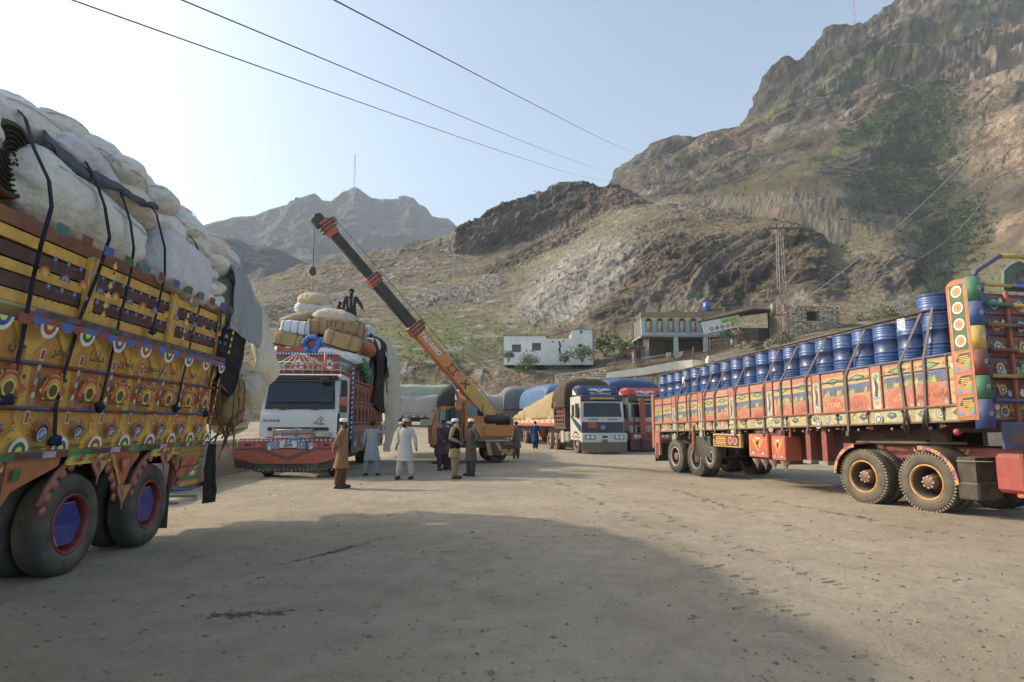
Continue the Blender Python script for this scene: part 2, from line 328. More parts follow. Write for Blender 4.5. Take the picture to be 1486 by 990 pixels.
def scatter_stones():
    rnd = random.Random(4); vs, fs, cs = [], [], []
    base = [(1, 0, 0), (-1, 0, 0), (0, 1, 0), (0, -1, 0), (0, 0, 1), (0, 0, -.5)]
    bf = [(0, 2, 4), (2, 1, 4), (1, 3, 4), (3, 0, 4), (2, 0, 5), (1, 2, 5), (3, 1, 5), (0, 3, 5)]
    for _ in range(7000):
        y = 3.5 + 60*rnd.random()**2.2; x = rnd.uniform(-.85, .9)*y
        r = .006 + .022*rnd.random()**4 + y*.00025; a = rnd.uniform(0, 6.28); ca, sa = math.cos(a), math.sin(a); o = len(vs)
        k = [rnd.uniform(.6, 1.3) for _ in range(6)]; z0 = gh(x, y) + .002
        for i, (p, q, w) in enumerate(base): vs.append((x + (p*ca-q*sa)*r*k[i], y + (p*sa+q*ca)*r*k[i]*1.1, z0 + w*r*.6*k[i]))
        fs += [tuple(i+o for i in f) for f in bf]; g = rnd.uniform(.5, 1.15); cs += [(.26*g, .225*g, .18*g)] * 8
    mb = MB(); mb.v, mb.f, mb.c, mb.sm = vs, fs, cs, [False]*len(fs)
    tag(mb.build('loose_gravel', STONE), 'small loose stones scattered over the packed dirt yard', 'gravel', kind='stuff')
    mb = MB()          # two dark oily smears with debris
    for (px, py, L_, ang, n) in ((487, 798, 1.0, 62, 150), (362, 886, .55, 8, 130), (1100, 860, .4, 20, 14)):
        c = gnd(px, py); d = Vector((math.cos(R(ang)), math.sin(R(ang)), 0)); e = Vector((-d.y, d.x, 0))
        for _ in range(n):
            p = c + d*rnd.gauss(0, .35*L_) + e*rnd.gauss(0, .035); r = rnd.uniform(.008, .03)
            p.z = gh(p.x, p.y)-.024
            mb.add([p + Vector((math.cos(t)*r*rnd.uniform(.6, 1.5)+0, math.sin(t)*r*rnd.uniform(.4, 1), .03)) for t in (0, 1.3, 2.6, 3.9, 5.2)], [(0, 1, 2, 3, 4)], rnd.choice(['5a4a3c', '4a3d31', '6c5c4a']))
    tag(mb.build('ground_debris', STONE), 'dark crumbs of dung and debris trodden into the dirt', 'debris', kind='stuff')
scatter_stones()

# ================================================================ hills
CX = [-350, 100, 300, 360, 440, 560, 660, 700, 760, 830, 870, 930, 1000, 1080, 1140, 1200, 1260, 1340, 1420, 1486, 1800]
def cur(xs, ys, q): return np.interp(q, xs, ys)
def make_hills():
    ncol = 1150; px = np.linspace(-330, 1790, ncol)
    # curves from the yard upward: (x list, image-height list, distance list)
    K = []
    def k(pts): xs, ys, ds = zip(*pts); K.append((cur(xs, ys, px), cur(xs, ds, px)))
    k([(-350, 616, 72), (660, 613, 74), (900, 612, 70), (1100, 612, 64), (1800, 613, 60)])
    k([(-350, 575, 80), (560, 572, 79), (700, 568, 80), (760, 575, 79), (860, 570, 82), (1000, 570, 80), (1140, 560, 72), (1300, 560, 70), (1800, 560, 66)])
    k([(-350, 530, 88), (560, 533, 86), (600, 526, 86), (660, 528, 87), (700, 540, 86), (760, 540, 87), (800, 547, 86), (840, 549, 86), (930, 540, 85), (1000, 535, 84), (1060, 525, 83), (1130, 500, 76), (1200, 486, 75), (1300, 478, 74), (1400, 475, 74), (1800, 470, 72)])
    k([(-350, 505, 104), (400, 505, 104), (560, 505, 102), (660, 512, 102), (740, 522, 102), (850, 518, 102), (930, 508, 102), (1000, 500, 102), (1060, 488, 100), (1140, 476, 95), (1200, 470, 92), (1300, 464, 90), (1400, 462, 90), (1800, 455, 90)])
    k([(-350, 480, 128), (360, 480, 128), (440, 478, 128), (560, 478, 124), (660, 476, 126), (760, 474, 126), (830, 482, 122), (870, 478, 118), (930, 470, 116), (1000, 460, 116), (1080, 455, 114), (1140, 450, 110), (1200, 447, 110), (1260, 448, 110), (1340, 448, 112), (1420, 452, 112), (1800, 445, 112)])
    k([(-350, 455, 150), (360, 452, 150), (440, 452, 150), (560, 448, 150), (660, 444, 152), (760, 438, 148), (790, 440, 140), (830, 440, 132), (870, 430, 128), (930, 420, 126), (1000, 412, 126), (1080, 405, 124), (1140, 395, 120), (1190, 395, 118), (1215, 425, 122), (1260, 415, 120), (1340, 410, 121), (1365, 445, 124), (1420, 448, 122), (1800, 440, 122)])
    k([(-350, 430, 185), (360, 432, 185), (440, 428, 185), (560, 420, 186), (660, 412, 186), (760, 398, 176), (800, 385, 160), (830, 372, 156), (870, 352, 150), (930, 345, 142), (1000, 342, 140), (1080, 338, 138), (1140, 328, 136), (1180, 332, 134), (1205, 372, 136), (1225, 356, 134), (1260, 340, 138), (1320, 352, 136), (1350, 420, 138), (1420, 444, 140), (1800, 436, 140)])
    k([(-350, 418, 215), (360, 421, 215), (440, 402, 215), (560, 392, 215), (660, 384, 214), (700, 380, 212), (760, 374, 210), (830, 352, 205), (870, 338, 200), (930, 320, 192), (1000, 318, 186), (1080, 322, 172), (1140, 322, 158), (1180, 328, 150), (1205, 372, 152), (1260, 342, 160), (1320, 352, 158), (1350, 420, 160), (1420, 444, 160), (1800, 436, 160)])
    k([(-350, 416, 226), (360, 417, 226), (440, 390, 226), (560, 374, 228), (640, 366, 228), (660, 372, 226), (700, 368, 224), (760, 352, 224), (830, 332, 222), (870, 318, 218), (905, 304, 214), (930, 302, 210), (1000, 304, 206), (1080, 318, 190), (1140, 321, 176), (1180, 328, 165), (1205, 372, 165), (1260, 345, 180), (1320, 356, 178), (1350, 420, 180), (1420, 444, 180), (1800, 436, 180)])
    k([(-350, 414, 232), (356, 413, 232), (438, 382, 232), (495, 380, 234), (557, 361, 234), (620, 350, 236), (655, 341, 234), (668, 330, 231), (700, 313, 231), (723, 299, 232), (760, 286, 234), (800, 274, 236), (830, 266, 238), (850, 265, 238), (870, 273, 236), (895, 270, 234), (910, 278, 230), (930, 291, 226), (950, 300, 224), (1000, 297, 222), (1080, 315, 205), (1140, 322, 190), (1180, 330, 180), (1205, 376, 180), (1260, 350, 200), (1320, 362, 198), (1350, 425, 200), (1420, 446, 200), (1800, 438, 200)])
    k([(-350, 440, 290), (356, 430, 290), (557, 385, 290), (660, 360, 290), (723, 330, 290), (830, 300, 292), (930, 312, 290), (1000, 306, 290), (1080, 320, 290), (1140, 326, 280), (1205, 376, 270), (1260, 366, 280), (1320, 368, 280), (1350, 428, 270), (1420, 444, 250), (1800, 436, 250)])
    k([(-350, 470, 360), (560, 430, 360), (723, 380, 360), (830, 340, 360), (880, 315, 360), (930, 298, 360), (1000, 283, 360), (1080, 270, 360), (1140, 262, 350), (1205, 260, 340), (1260, 285, 340), (1320, 310, 345), (1380, 360, 330), (1420, 352, 310), (1486, 330, 300), (1800, 300, 290)])
    k([(-350, 520, 430), (560, 470, 430), (723, 420, 430), (850, 350, 430), (884, 286, 430), (930, 262, 430), (1000, 243, 428), (1080, 222, 424), (1140, 200, 418), (1205, 205, 400), (1260, 230, 395), (1320, 245, 390), (1380, 265, 380), (1420, 245, 355), (1486, 235, 345), (1800, 200, 330)])
    k([(-350, 530, 460), (723, 440, 460), (850, 360, 460), (884, 275, 460), (895, 265, 460), (930, 250, 460), (1000, 232, 458), (1080, 208, 450), (1140, 183, 446), (1205, 160, 440), (1260, 155, 436), (1320, 162, 430), (1400, 150, 420), (1486, 130, 410), (1800, 90, 400)])
    k([(-350, 540, 480), (723, 450, 480), (850, 370, 480), (884, 268, 478), (893, 250, 478), (930, 238, 478), (1000, 225, 478), (1040, 213, 478), (1080, 200, 476), (1140, 172, 474), (1205, 144, 470), (1260, 136, 466), (1320, 140, 462), (1400, 130, 455), (1486, 112, 450), (1800, 70, 440)])
    k([(-350, 550, 500), (723, 460, 500), (850, 380, 500), (884, 264, 496), (893, 247, 494), (915, 237, 494), (940, 222, 494), (965, 209, 494), (982, 206, 494), (1022, 212, 494), (1030, 200, 494), (1045, 191, 494), (1078, 186, 492), (1083, 170, 492), (1095, 160, 492), (1101, 140, 491), (1113, 115, 490), (1126, 98, 490), (1142, 85, 490), (1153, 90, 490), (1163, 86, 490), (1188, 66, 492), (1205, 44, 492), (1238, 41, 496), (1252, 38, 500), (1275, 26, 505), (1306, 12, 510), (1312, 0, 512), (1400, -58, 530), (1486, -115, 545), (1800, -240, 560)])
    k([(-350, 560, 700), (723, 470, 700), (850, 420, 700), (893, 330, 700), (1080, 300, 700), (1200, 250, 700), (1312, 200, 700), (1800, 100, 700)])
    sm = lambda q, n: np.convolve(np.pad(q, n, mode='edge'), np.ones(2*n+1)/(2*n+1), 'valid')
    K = [(sm(y, 1), sm(d, 14)) if i in (9, 15) else (sm(sm(y, 12), 9), sm(sm(d, 12), 9)) for i, (y, d) in enumerate(K)]
    K = [(np.maximum(y, np.interp(px, [870, 884, 893, 900], [520, 300+6*i*0, 262, 0]) if i >= 11 else 0), d) for i, (y, d) in enumerate(K)]
    t = (px-743)/FPX; A = np.arctan2(t, 1/CT)
    # distance (horizontal range) and height for every curve
    Z, D = [], []
    for (y, d) in K:
        u = (495-y)/FPX; fy = CT-u*ST; fz = ST+u*CT; hr = np.hypot(t, fy); Z.append(EYE + fz/hr*d); D.append(d + 0*y)
    A = [np.arctan2(t, CT-((495-y)/FPX)*ST) for (y, d) in K]
    Z, D, A = np.array(Z), np.array(D), np.array(A); Z[0] = ground_z(np.zeros_like(D[0]), D[0]) - .3
    ns = [8, 14, 16, 16, 30, 36, 34, 24, 26, 8, 14, 60, 56, 22, 20, 150, 4]; rows = []
    for i in range(len(K)-1):
        for s_ in range(ns[i]): rows.append((i, s_/ns[i]))
    rows.append((len(K)-2, 1.0))
    w = np.array([[i+f] for i, f in rows])[:, 0]; ii = np.minimum(w.astype(int), len(K)-2); f = (w-ii)[:, None]
    z = Z[ii]*(1-f)+Z[ii+1]*f; d = D[ii]*(1-f)+D[ii+1]*f; a = A[ii]*(1-f)+A[ii+1]*f
    P = np.stack([np.sin(a)*d, np.cos(a)*d, z], -1)
    IX = np.broadcast_to(px, d.shape); v = np.broadcast_to(w[:, None], d.shape)
    u = (P[..., 2]-EYE)/d; IY = 614 - u*FPX*1.01
    # masks laid on the ground surface (kinds of ground cover and rock)
    def ell(cx, cy, rx, ry, rot=0, soft=.5):
        c, s_ = math.cos(R(rot)), math.sin(R(rot)); X, Y = IX-cx, IY-cy; n = fbm(P, .03, 3, 77)*.35
        return 1-ss(1-soft, 1+soft, np.hypot((X*c-Y*s_)/rx, (X*s_+Y*c)/ry) + n)
    rock = np.zeros_like(d); pale = np.zeros_like(d); dark = np.zeros_like(d); green = np.zeros_like(d); grass = np.zeros_like(d); red = np.zeros_like(d); tan = np.zeros_like(d)
    big = ss(10.4, 10.9, v)
    rock = np.clip(rock + .95*big, 0, 1)
    cliff = ss(7.7, 8.2, v)*(1-ss(9.2, 9.6, v))*ss(655, 668, IX)*(1-ss(915, 960, IX)); rock = np.maximum(rock, cliff); dark = np.maximum(dark, cliff)
    m = ell(835, 410, 95, 42, 38)*(1-ss(6.8, 7.3, v)); pale = np.maximum(pale, m); rock = np.maximum(rock, m)
    m = np.maximum(ell(640, 432, 70, 11, 12), ell(700, 418, 30, 14, 35))*.9; pale = np.maximum(pale, m*.8); rock = np.maximum(rock, m)
    m = ell(440, 445, 90, 25, 15)*.7; pale = np.maximum(pale, m*.5); rock = np.maximum(rock, m*.8)
    m = np.maximum.reduce([ell(960, 410, 120, 62, 30, .3), ell(1070, 400, 120, 70, 20, .3), ell(900, 455, 60, 25, 0), ell(1165, 380, 45, 55), ell(1270, 425, 85, 24, 5)])*(v < 7.4); m1 = m
    dark = np.maximum(dark, m*.8); rock = np.maximum(rock, m*.95)
    m = ell(790, 350, 110, 14, 25)*(v < 8.2); rock = np.maximum(rock, m*.9); dark = np.maximum(dark, m*.5)
    m = np.maximum(ell(1060, 302, 140, 20, -3), ell(1000, 330, 120, 16, 10))*(v < 10)*.6; rock = np.maximum(rock, m)
    red = np.maximum.reduce([ell(985, 370, 90, 20, 30)*.8, ell(1080, 335, 120, 20, 0)*.8, ell(860, 300, 60, 18, 30)*.6, ell(840, 490, 80, 14)*.9, ell(1280, 372, 60, 18)*.6, ell(700, 360, 60, 10)*.7, ell(620, 395, 80, 12)*.4])
    grass = np.maximum.reduce([ell(650, 490, 120, 28)*.95, ell(760, 500, 60, 14)*.8, ell(620, 515, 60, 14), ell(900, 500, 60, 14)*.6, ell(560, 500, 50, 25)*.8, ell(1270, 148, 180, 8, 12, .8)*big, ell(1130, 185, 60, 6, 20)*big, ell(1230, 250, 50, 12, 18)*big, ell(1420, 440, 60, 20)*.6])
    green = 1.0*np.maximum.reduce([ell(1340, 250, 70, 55, -20), ell(1300, 310, 110, 40, 5)*.9, ell(1380, 370, 60, 70)*.95, ell(1250, 330, 60, 14)*.8, ell(1240, 240, 30, 12), ell(1110, 430, 50, 12)*.0])*(v > 10)
    green = np.clip(green*ss(-.75, .15, fbm(P, .035, 4, 79)+.35*(green > .8))*1.1, 0, 1)
    tan = np.maximum.reduce([ell(1470, 330, 60, 110, 10), ell(1440, 200, 70, 40, 30)*.7, ell(1060, 215, 60, 18, 12)*.8, ell(1270, 210, 50, 24, 20)*.6, ell(1400, 40, 90, 30, 25)*.5])*big
    scar = ss(.3, .8, v)*(1-ss(1.9, 2.15, v))*(IX < 900)*(.6+.4*ss(-.3, .3, fbm(P, .1, 3, 41))); 
    # relief
    def nrm(P):
        gx = np.gradient(P, axis=1); gy = np.gradient(P, axis=0); n = np.cross(gx, gy); n /= np.linalg.norm(n, axis=-1, keepdims=True)+1e-9
        return n*np.sign(n[..., 2:3]+1e-9)
    n0 = nrm(P); bg_ = big > .5
    dirn = n0*np.array([1, 1, .55]); sc = np.clip(d/150, .35, 3.2)
    ns_ = np.array([-.62, .25, .74]); ns_ /= np.linalg.norm(ns_)
    nb = np.array([-.2, .1, .97]); nb /= np.linalg.norm(nb)
    wrp = fbm(P, .02, 4, 3)
    q1 = P@ns_ + 5*wrp; q2 = P@nb + 12*wrp
    q = np.where(big > .5, q2, q1)
    def saw(q, L, sharp=.8): t_ = q/L - np.floor(q/L); return np.where(t_ < sharp, t_/sharp, (1-t_)/(1-sharp)) - .5
    def ridg(f, o, seed):
        r = 0; a_ = 1
        for k_ in range(o): r = r + a_*(1-2*np.abs(vn(P, f, seed+k_))); f *= 2.1; a_ *= .52
        return r
    fade = ss(.8, 2.2, v)
    keep = 1 - (np.exp(-((v-9)/.35)**2) + np.exp(-((v-15)/.4)**2))*.55
    big_amp = np.where(v > 10.4, 3.6, 1.55)
    disp = (fbm(P, .035, 3, 11)*1.6*sc*np.where(v > 10, .8, .5))*(1-.6*np.exp(-((v-9)/.5)**2)-.5*np.exp(-((v-15)/.5)**2))
    disp += np.where(bg_, 0, rock*keep*(big_amp*ridg(.045, 5, 21)*.55))
    disp += rock*(saw(q, 7.5*1.0)*1.5 + saw(q+1.3*fbm(P, .12, 2, 8), 2.6, .7)*.75 + saw(q+.6*fbm(P, .3, 2, 9), 1.05, .7)*.32)*np.where(bg_, 0, 1.0)*np.clip(.55+.8*fbm(P, .05, 2, 19), .1, 1.5)*(1-.55*pale)
    disp += pale*(saw(P@np.array([.5, .2, .84])+1.5*fbm(P, .12, 2, 4), 3.2, .85)*.7)
    disp += (1-rock)*(.22*fbm(P, .25, 4, 51) + .55*np.maximum(0, ridg(.13, 3, 61)-.75)*sc)
    disp += np.where(bg_, 0, .2*ridg(.8, 3, 71)*sc*(.35+rock) + rock*np.maximum(0, ridg(.22, 3, 171)-.5)*1.1*sc*.6 - rock*(1-pale)*np.maximum(0, fbm(P, .17, 3, 181)-.1)*2.2)
    # the high mountain: big buttresses, sloping benches, then broken ledges
    lay = q2*.9 + 9*fbm(P, .012, 3, 301) + .10*P[..., 0]
    gate = ss(-.35, .35, fbm(P, .022, 3, 305)); vert = P*np.array([1, 1, .22])
    db = 13*ridg(.0085, 3, 311) + 11*saw(lay, 34, .82)*(.35+gate) + 5.4*saw(lay+4*fbm(P, .04, 2, 317), 12.5, .75)*(.3+gate) + 1.5*saw(lay+2*fbm(P, .1, 2, 318), 4.6, .7)*gate
    vf = fbm(vert, .045, 2, 331); db += 2.2*(1-2*np.abs(vf))*gate*.8 - 3.2*np.maximum(0, .25-np.abs(fbm(vert, .075, 2, 335)))*4*gate
    db += 2.6*ridg(.05, 4, 341) + 1.1*ridg(.17, 3, 344)*(.4+gate) + 1.0*saw(lay+1.5*fbm(P, .2, 2, 319), 2.3, .7)*gate + .8*fbm(P, .35, 2, 345) + 1.1*np.maximum(0, vn(P, .16, 349))
    disp += np.where(bg_, big*keep*db*.62*np.clip((d-250)/200, .35, 1.15)*(.06+.94*ss(885, 960, IX)), 0)
    disp += np.where(bg_, (1.6*ridg(.11, 4, 421)+1.2*vn(P*np.array([1, 1, .6]), .25, 425))*np.exp(-((v-15)/.25)**2)*ss(900, 960, IX), 0) + cliff*.8*ridg(.12, 4, 431)
    disp += scar*(ridg(.35, 3, 81)*.5+.4*vn(P*np.array([1, 1, .25]), .5, 83))
    P = P + dirn*(disp*fade)[..., None]
    # colour of the ground itself
    n1 = nrm(P); slope = n1[..., 2]
    C = lambda h: np.array(lin(h))
    mixc = lambda a_, b_, t_: a_*(1-t_[..., None]) + b_*t_[..., None]
    nz = fbm(P, .12, 4, 91); nz2 = fbm(P, .6, 3, 95); nz3 = fbm(P, .03, 3, 97)
    one = np.ones(d.shape+(3,))
    c = one*C('847764'); c = mixc(c, one*C('8d8a5c'), ss(-.2, .6, nz)*.55); c = mixc(c, one*C('9c8c76'), ss(.1, .6, nz2)*.6); c = mixc(c, one*C('6a5a49'), ss(.2, .7, -nz2)*.5)
    rk = mixc(one*C('726860'), one*C('938a7f'), ss(-.4, .5, nz)); rk = mixc(rk, one*C('544c46'), ss(.0, .6, nz2)*.5)
    rk = mixc(rk, mixc(one*C('48423d'), one*C('685f57'), ss(-.4, .5, nz2)), dark*.8)
    rk = mixc(rk, mixc(one*C('918b82'), one*C('a8a196'), ss(-.3, .4, nz2)), pale)
    rk = mixc(rk, mixc(one*C('a08a72'), one*C('8d7763'), ss(-.4, .4, nz2)), np.clip(tan*.9, 0, 1))
    rk = mixc(rk, one*C('8a705c'), np.clip(big*ss(.25, .8, nz3+.5*nz), 0, 1)*.35)
    c = mixc(c, rk, np.clip(rock*1.05, 0, 1))
    bq = fbm(np.stack([P[..., 0]*.12, P[..., 1]*.12, np.where(bg_, lay, q1*1.6)], -1), .16, 4, 451, .65)     # beds of darker and paler rock
    rkm = np.clip(rock, 0, 1)*(1-.6*pale); c = c*(1 + rkm*(.55*np.clip(bq, -.8, .7) + .22*fbm(P, .5, 3, 455)))[..., None]
    c = mixc(c, one*C('3f3933'), rkm*ss(.28, .5, -fbm(P*np.array([1, 1, .8]), .07, 4, 461))*.55)
    flat = ss(.62, .86, slope + .12*nz2)                      # scrub and dry grass hold on ledges
    dry = mixc(one*C('81754f'), one*C('94805a'), ss(-.3, .4, nz)); c = mixc(c, dry, flat*rock*(1-pale)*np.where(big > .5, .85, .62))
    c = mixc(c, one*C('86654e'), red*ss(-.5, .4, nz2)*.62)
    scrub = mixc(one*C('5d5b3a'), one*C('77703f'), ss(-.3, .4, nz2))
    c = mixc(c, scrub, big*ss(-.1, .5, fbm(P, .035, 3, 401)+.4*fbm(P, .2, 2, 405))*.6*(1-tan)*ss(.3, .7, slope)); c = mixc(c, one*C('4c453e'), big*ss(.1, .55, fbm(P, .02, 3, 411))*.6)
    c = mixc(c, mixc(one*C('8b9152'), one*C('747d42'), ss(-.3, .4, nz2)), grass*ss(-.55, .15, nz2+.5*nz)*.9)
    c = mixc(c, mixc(one*C('3c472a'), one*C('57613a'), ss(-.3, .4, nz2)), green*ss(-.75, -.1, nz)*.95)
    c = mixc(c, mixc(one*C('a08a6c'), one*C('86705a'), ss(-.3, .4, nz2)), scar*.95)
    c = mixc(c, one*C('a8a298'), ss(.55, .75, fbm(P, .35, 3, 131))*(1-rock)*(v < 9)*.8)
    c *= (.84 - .26*big*(1-.8*tan))[..., None]
    c = np.clip(c, .008, .8)
    m = bpy.data.materials.new('hillside'); m.use_nodes = True; tt = m.node_tree; N = tt.nodes.new; L = tt.links.new; b = tt.nodes['Principled BSDF']
    b.inputs['Roughness'].default_value = .95; b.inputs['Specular IOR Level'].default_value = .1
    vc = N('ShaderNodeVertexColor'); vc.layer_name = 'Col'; tc = N('ShaderNodeTexCoord')
    n = N('ShaderNodeTexNoise'); n.inputs['Scale'].default_value = 1.1; n.inputs['Detail'].default_value = 7; n.inputs['Roughness'].default_value = .75; L(tc.outputs['Object'], n.inputs[0])
    mr = N('ShaderNodeMapRange'); mr.inputs[1].default_value = .3; mr.inputs[2].default_value = .7; mr.inputs[3].default_value = .45; mr.inputs[4].default_value = 1.5; L(n.outputs[0], mr.inputs[0])
    mx = N('ShaderNodeMix'); mx.data_type = 'RGBA'; mx.blend_type = 'MULTIPLY'; mx.inputs[0].default_value = 1; L(vc.outputs[0], mx.inputs[6]); L(mr.outputs[0], mx.inputs[7]); L(mx.outputs[2], b.inputs['Base Color'])
    n2 = N('ShaderNodeTexNoise'); n2.inputs['Scale'].default_value = .8; n2.inputs['Detail'].default_value = 8; n2.inputs['Roughness'].default_value = .7; L(tc.outputs['Object'], n2.inputs[0])
    bp = N('ShaderNodeBump'); bp.inputs['Strength'].default_value = .9; bp.inputs['Distance'].default_value = .9; L(n2.outputs[0], bp.inputs['Height']); L(bp.outputs[0], b.inputs['Normal'])
    tag(grid_mesh('hillside', P, c, m, smooth=False), kind='structure')
    return P, dict(green=green, grass=grass, rock=rock, IX=IX, IY=IY, v=v, slope=slope, pale=pale), n1
HP, HM, HN = make_hills()

def make_far():
    ncol = 520; px = np.linspace(100, 900, ncol); t = (px-743)/FPX
    c_far = cur([0, 200, 293, 317, 339, 373, 393, 424, 438, 457, 463, 469, 481, 498, 508, 517, 526, 532, 540, 560, 580, 587, 593, 602, 608, 614, 620, 628, 636, 650, 658, 664, 700, 800, 900],
                [370, 350, 329, 323, 317, 313, 304, 296, 288, 282, 286, 292, 293, 282, 277, 274, 278, 283, 289, 292, 290, 285, 287, 290, 297, 299, 303, 315, 316, 317, 323, 331, 352, 420, 450], px)
    c_mid = cur([0, 250, 300, 335, 350, 365, 380, 400, 440, 500, 600, 900], [360, 352, 352, 346, 350, 361, 360, 362, 380, 400, 430, 500], px)
    K = [(c_mid*0+470, 520), (c_mid+55, 600), (c_mid+18, 680), (c_mid, 700), (c_mid+25, 780), (c_mid*0+415, 950), (c_far+70, 1250), (c_far+22, 1440), (c_far, 1500), (c_far+30, 1700)]
    ns = [10, 30, 16, 8, 8, 30, 50, 34, 6]; Z, D, A = [], [], []
    for (y, d) in K:
        u = (495-y)/FPX; fy = CT-u*ST; fz = ST+u*CT; Z.append(EYE+fz/np.hypot(t, fy)*d); D.append(d+0*y); A.append(np.arctan2(t, fy))
    Z, D, A = np.array(Z), np.array(D), np.array(A); w = np.array([i+s_/ns[i] for i in range(9) for s_ in range(ns[i])]+[9.0])
    ii = np.minimum(w.astype(int), 8); f = (w-ii)[:, None]; z, d, a = [Q[ii]*(1-f)+Q[ii+1]*f for Q in (Z, D, A)]
    P = np.stack([np.sin(a)*d, np.cos(a)*d, z], -1); v = w[:, None]+0*d
    kp = 1-.8*np.exp(-((v-8)/.3)**2)-.5*np.exp(-((v-3)/.3)**2)
    r = 0; am = 1; fq = .006
    for k_ in range(6): r = r+am*(1-2*np.abs(vn(P*np.array([1.2, 1, .5]), fq, 200+k_))); fq *= 2.1; am *= .55
    P[..., 1] -= r*26*kp*np.clip(d/1200, .4, 1); P[..., 2] += r*3*kp**3 + 1.5*fbm(P, .05, 3, 5)
    c = np.ones(d.shape+(3,))*np.array(lin('3a3c3e')); c *= (1+.35*fbm(P, .015, 4, 7))[..., None]; c = np.clip(c, .02, .6)
    m = MATS['far'] = bpy.data.materials.new('far_mountain'); m.use_nodes = True; tt = m.node_tree; b = tt.nodes['Principled BSDF']; b.inputs['Roughness'].default_value = .95
    vc = tt.nodes.new('ShaderNodeVertexColor'); vc.layer_name = 'Col'; n = tt.nodes.new('ShaderNodeTexNoise'); n.inputs['Scale'].default_value = .06; n.inputs['Detail'].default_value = 8; tc = tt.nodes.new('ShaderNodeTexCoord'); tt.links.new(tc.outputs['Object'], n.inputs[0])
    mx = tt.nodes.new('ShaderNodeMix'); mx.data_type = 'RGBA'; mx.blend_type = 'MULTIPLY'; mx.inputs[0].default_value = .7; tt.links.new(vc.outputs[0], mx.inputs[6]); tt.links.new(n.outputs[0], mx.inputs[7]); tt.links.new(mx.outputs[2], b.inputs['Base Color'])
    tag(grid_mesh('far_mountain', P, c, m), kind='structure')
make_far()

# ---------------------------------------------------------------- bushes
def leafy(mb, c, r, n, cols, rnd, leaf=.16, flat=.75):
    for _ in range(n):
        while True:
            p = Vector((rnd.uniform(-1, 1), rnd.uniform(-1, 1), rnd.uniform(-.3, 1)))
            if .25 < p.length < 1: break
        p = p.normalized()*(p.length**.5)*rnd.uniform(.75, 1.12); q = Vector(c)+Vector((p.x*r, p.y*r, p.z*r*flat)); s_ = leaf*rnd.uniform(.5, 1.3)
        a = Vector((rnd.gauss(0, 1), rnd.gauss(0, 1), rnd.gauss(0, .7))).normalized()*s_; b = a.cross(Vector((rnd.gauss(0, 1), rnd.gauss(0, 1), rnd.gauss(0, 1)))).normalized()*s_*.6
        mb.add([q-a, q+b, q+a, q-b], [(0, 1, 2, 3)], rnd.choice(cols), False)
GRN = ['4c5a2c', '5b6935', '3f4d26', '6d7a42', '56642f']; DGR = ['2f3b1e', '3a4726', '46522c', '283219']
def hill_scrub():
    rnd = random.Random(8); mb = MB(); n, m = HP.shape[:2]; g = HM['green']; gr = HM['grass']; cnt = 0
    for _ in range(160000):
        i = rnd.randrange(n); j = rnd.randrange(m); v = HM['v'][i, j]
        if v < 1.3 or v > 15 or HM['IX'][i, j] < 200: continue
        p = HP[i, j]; d = math.hypot(p[0], p[1]); k = g[i, j]; q = gr[i, j]
        pr_ = max(k*.85, q*.3, .045 if v < 9 else .03)*(1-.8*HM['pale'][i, j])
        if rnd.random() > pr_: continue
        r = (rnd.uniform(.6, 2.0) if k > .4 else rnd.uniform(.2, .6) if v < 9 else rnd.uniform(.7, 1.6))
        leafy(mb, (p[0], p[1], p[2]), r, 12 if k > .4 else 7, (DGR+GRN[:2]) if (k > .4 or rnd.random() < .3) else GRN+['7b7a4a', '8a8352'], rnd, leaf=r*.38, flat=.8); cnt += 1
        if cnt > 9000: break
    tag(mb.build('hill_scrub', LEAF), 'wild scrub and dark green bushes covering gullies and ledges of hillside', 'scrub', kind='stuff')
hill_scrub()
def bush(name, px, py, Y, r, n, cols, label, seed, h=1.0, group=None, dz=0):
    p = at(px, py, Y); rnd = random.Random(seed); root = empty(name, p, label=label, cat='bush', group=group)
    mb = MB('5a4a3a')
    for k in range(7):
        a = rnd.uniform(0, 6.28); e = Vector((math.cos(a)*r*.4, math.sin(a)*r*.4, r*h*rnd.uniform(.3, .7))); mb.tube([(0, 0, -.2), e*.5+Vector((0, 0, .1)), e], [0.03*r, .018*r, .008*r], 5)
    mb.build('stem', WOOD, root)
    mb = MB()
    for k in range(7):
        a = rnd.uniform(0, 6.28); q = rnd.uniform(0, .6)*r; leafy(mb, (math.cos(a)*q, math.sin(a)*q, r*h*rnd.uniform(.1, .8)), r*rnd.uniform(.45, .7), n//3, cols, rnd, leaf=.085*r**.5)
    mb.build('foliage', LEAF, root)
# ================================================================ kit: painted ornament, wheels, sacks, cloth, people
def flat(mb, pts, col, M, d=.004):
    mb.add([M @ Vector((x, -d, z)) for x, z in pts], [tuple(range(len(pts)))], col, False)
def rect(mb, M, x0, z0, x1, z1, col, d=.004): flat(mb, [(x0, z0), (x1, z0), (x1, z1), (x0, z1)], col, M, d)
def disc(mb, M, x, z, r, col, d=.004, a0=0, a1=360, n=14, sq=1.0):
    full = a1-a0 >= 360; pts = [(x+r*math.cos(R(a0+(a1-a0)*k/n)), z+sq*r*math.sin(R(a0+(a1-a0)*k/n))) for k in range(n if full else n+1)]
    flat(mb, pts if full else pts+[(x, z)], col, M, d)
def rosette(mb, M, x, z, r, cols, d=.004):
    for k, c in enumerate(cols):
        q = r*(1-k/len(cols)); n = 24
        if k == 0: flat(mb, [(x+q*(1+.1*(i % 2))*math.cos(6.283*i/n), z+q*(1+.1*(i % 2))*math.sin(6.283*i/n)) for i in range(n)], c, M, d)
        else: disc(mb, M, x, z, q, c, d+.002*k, n=12)
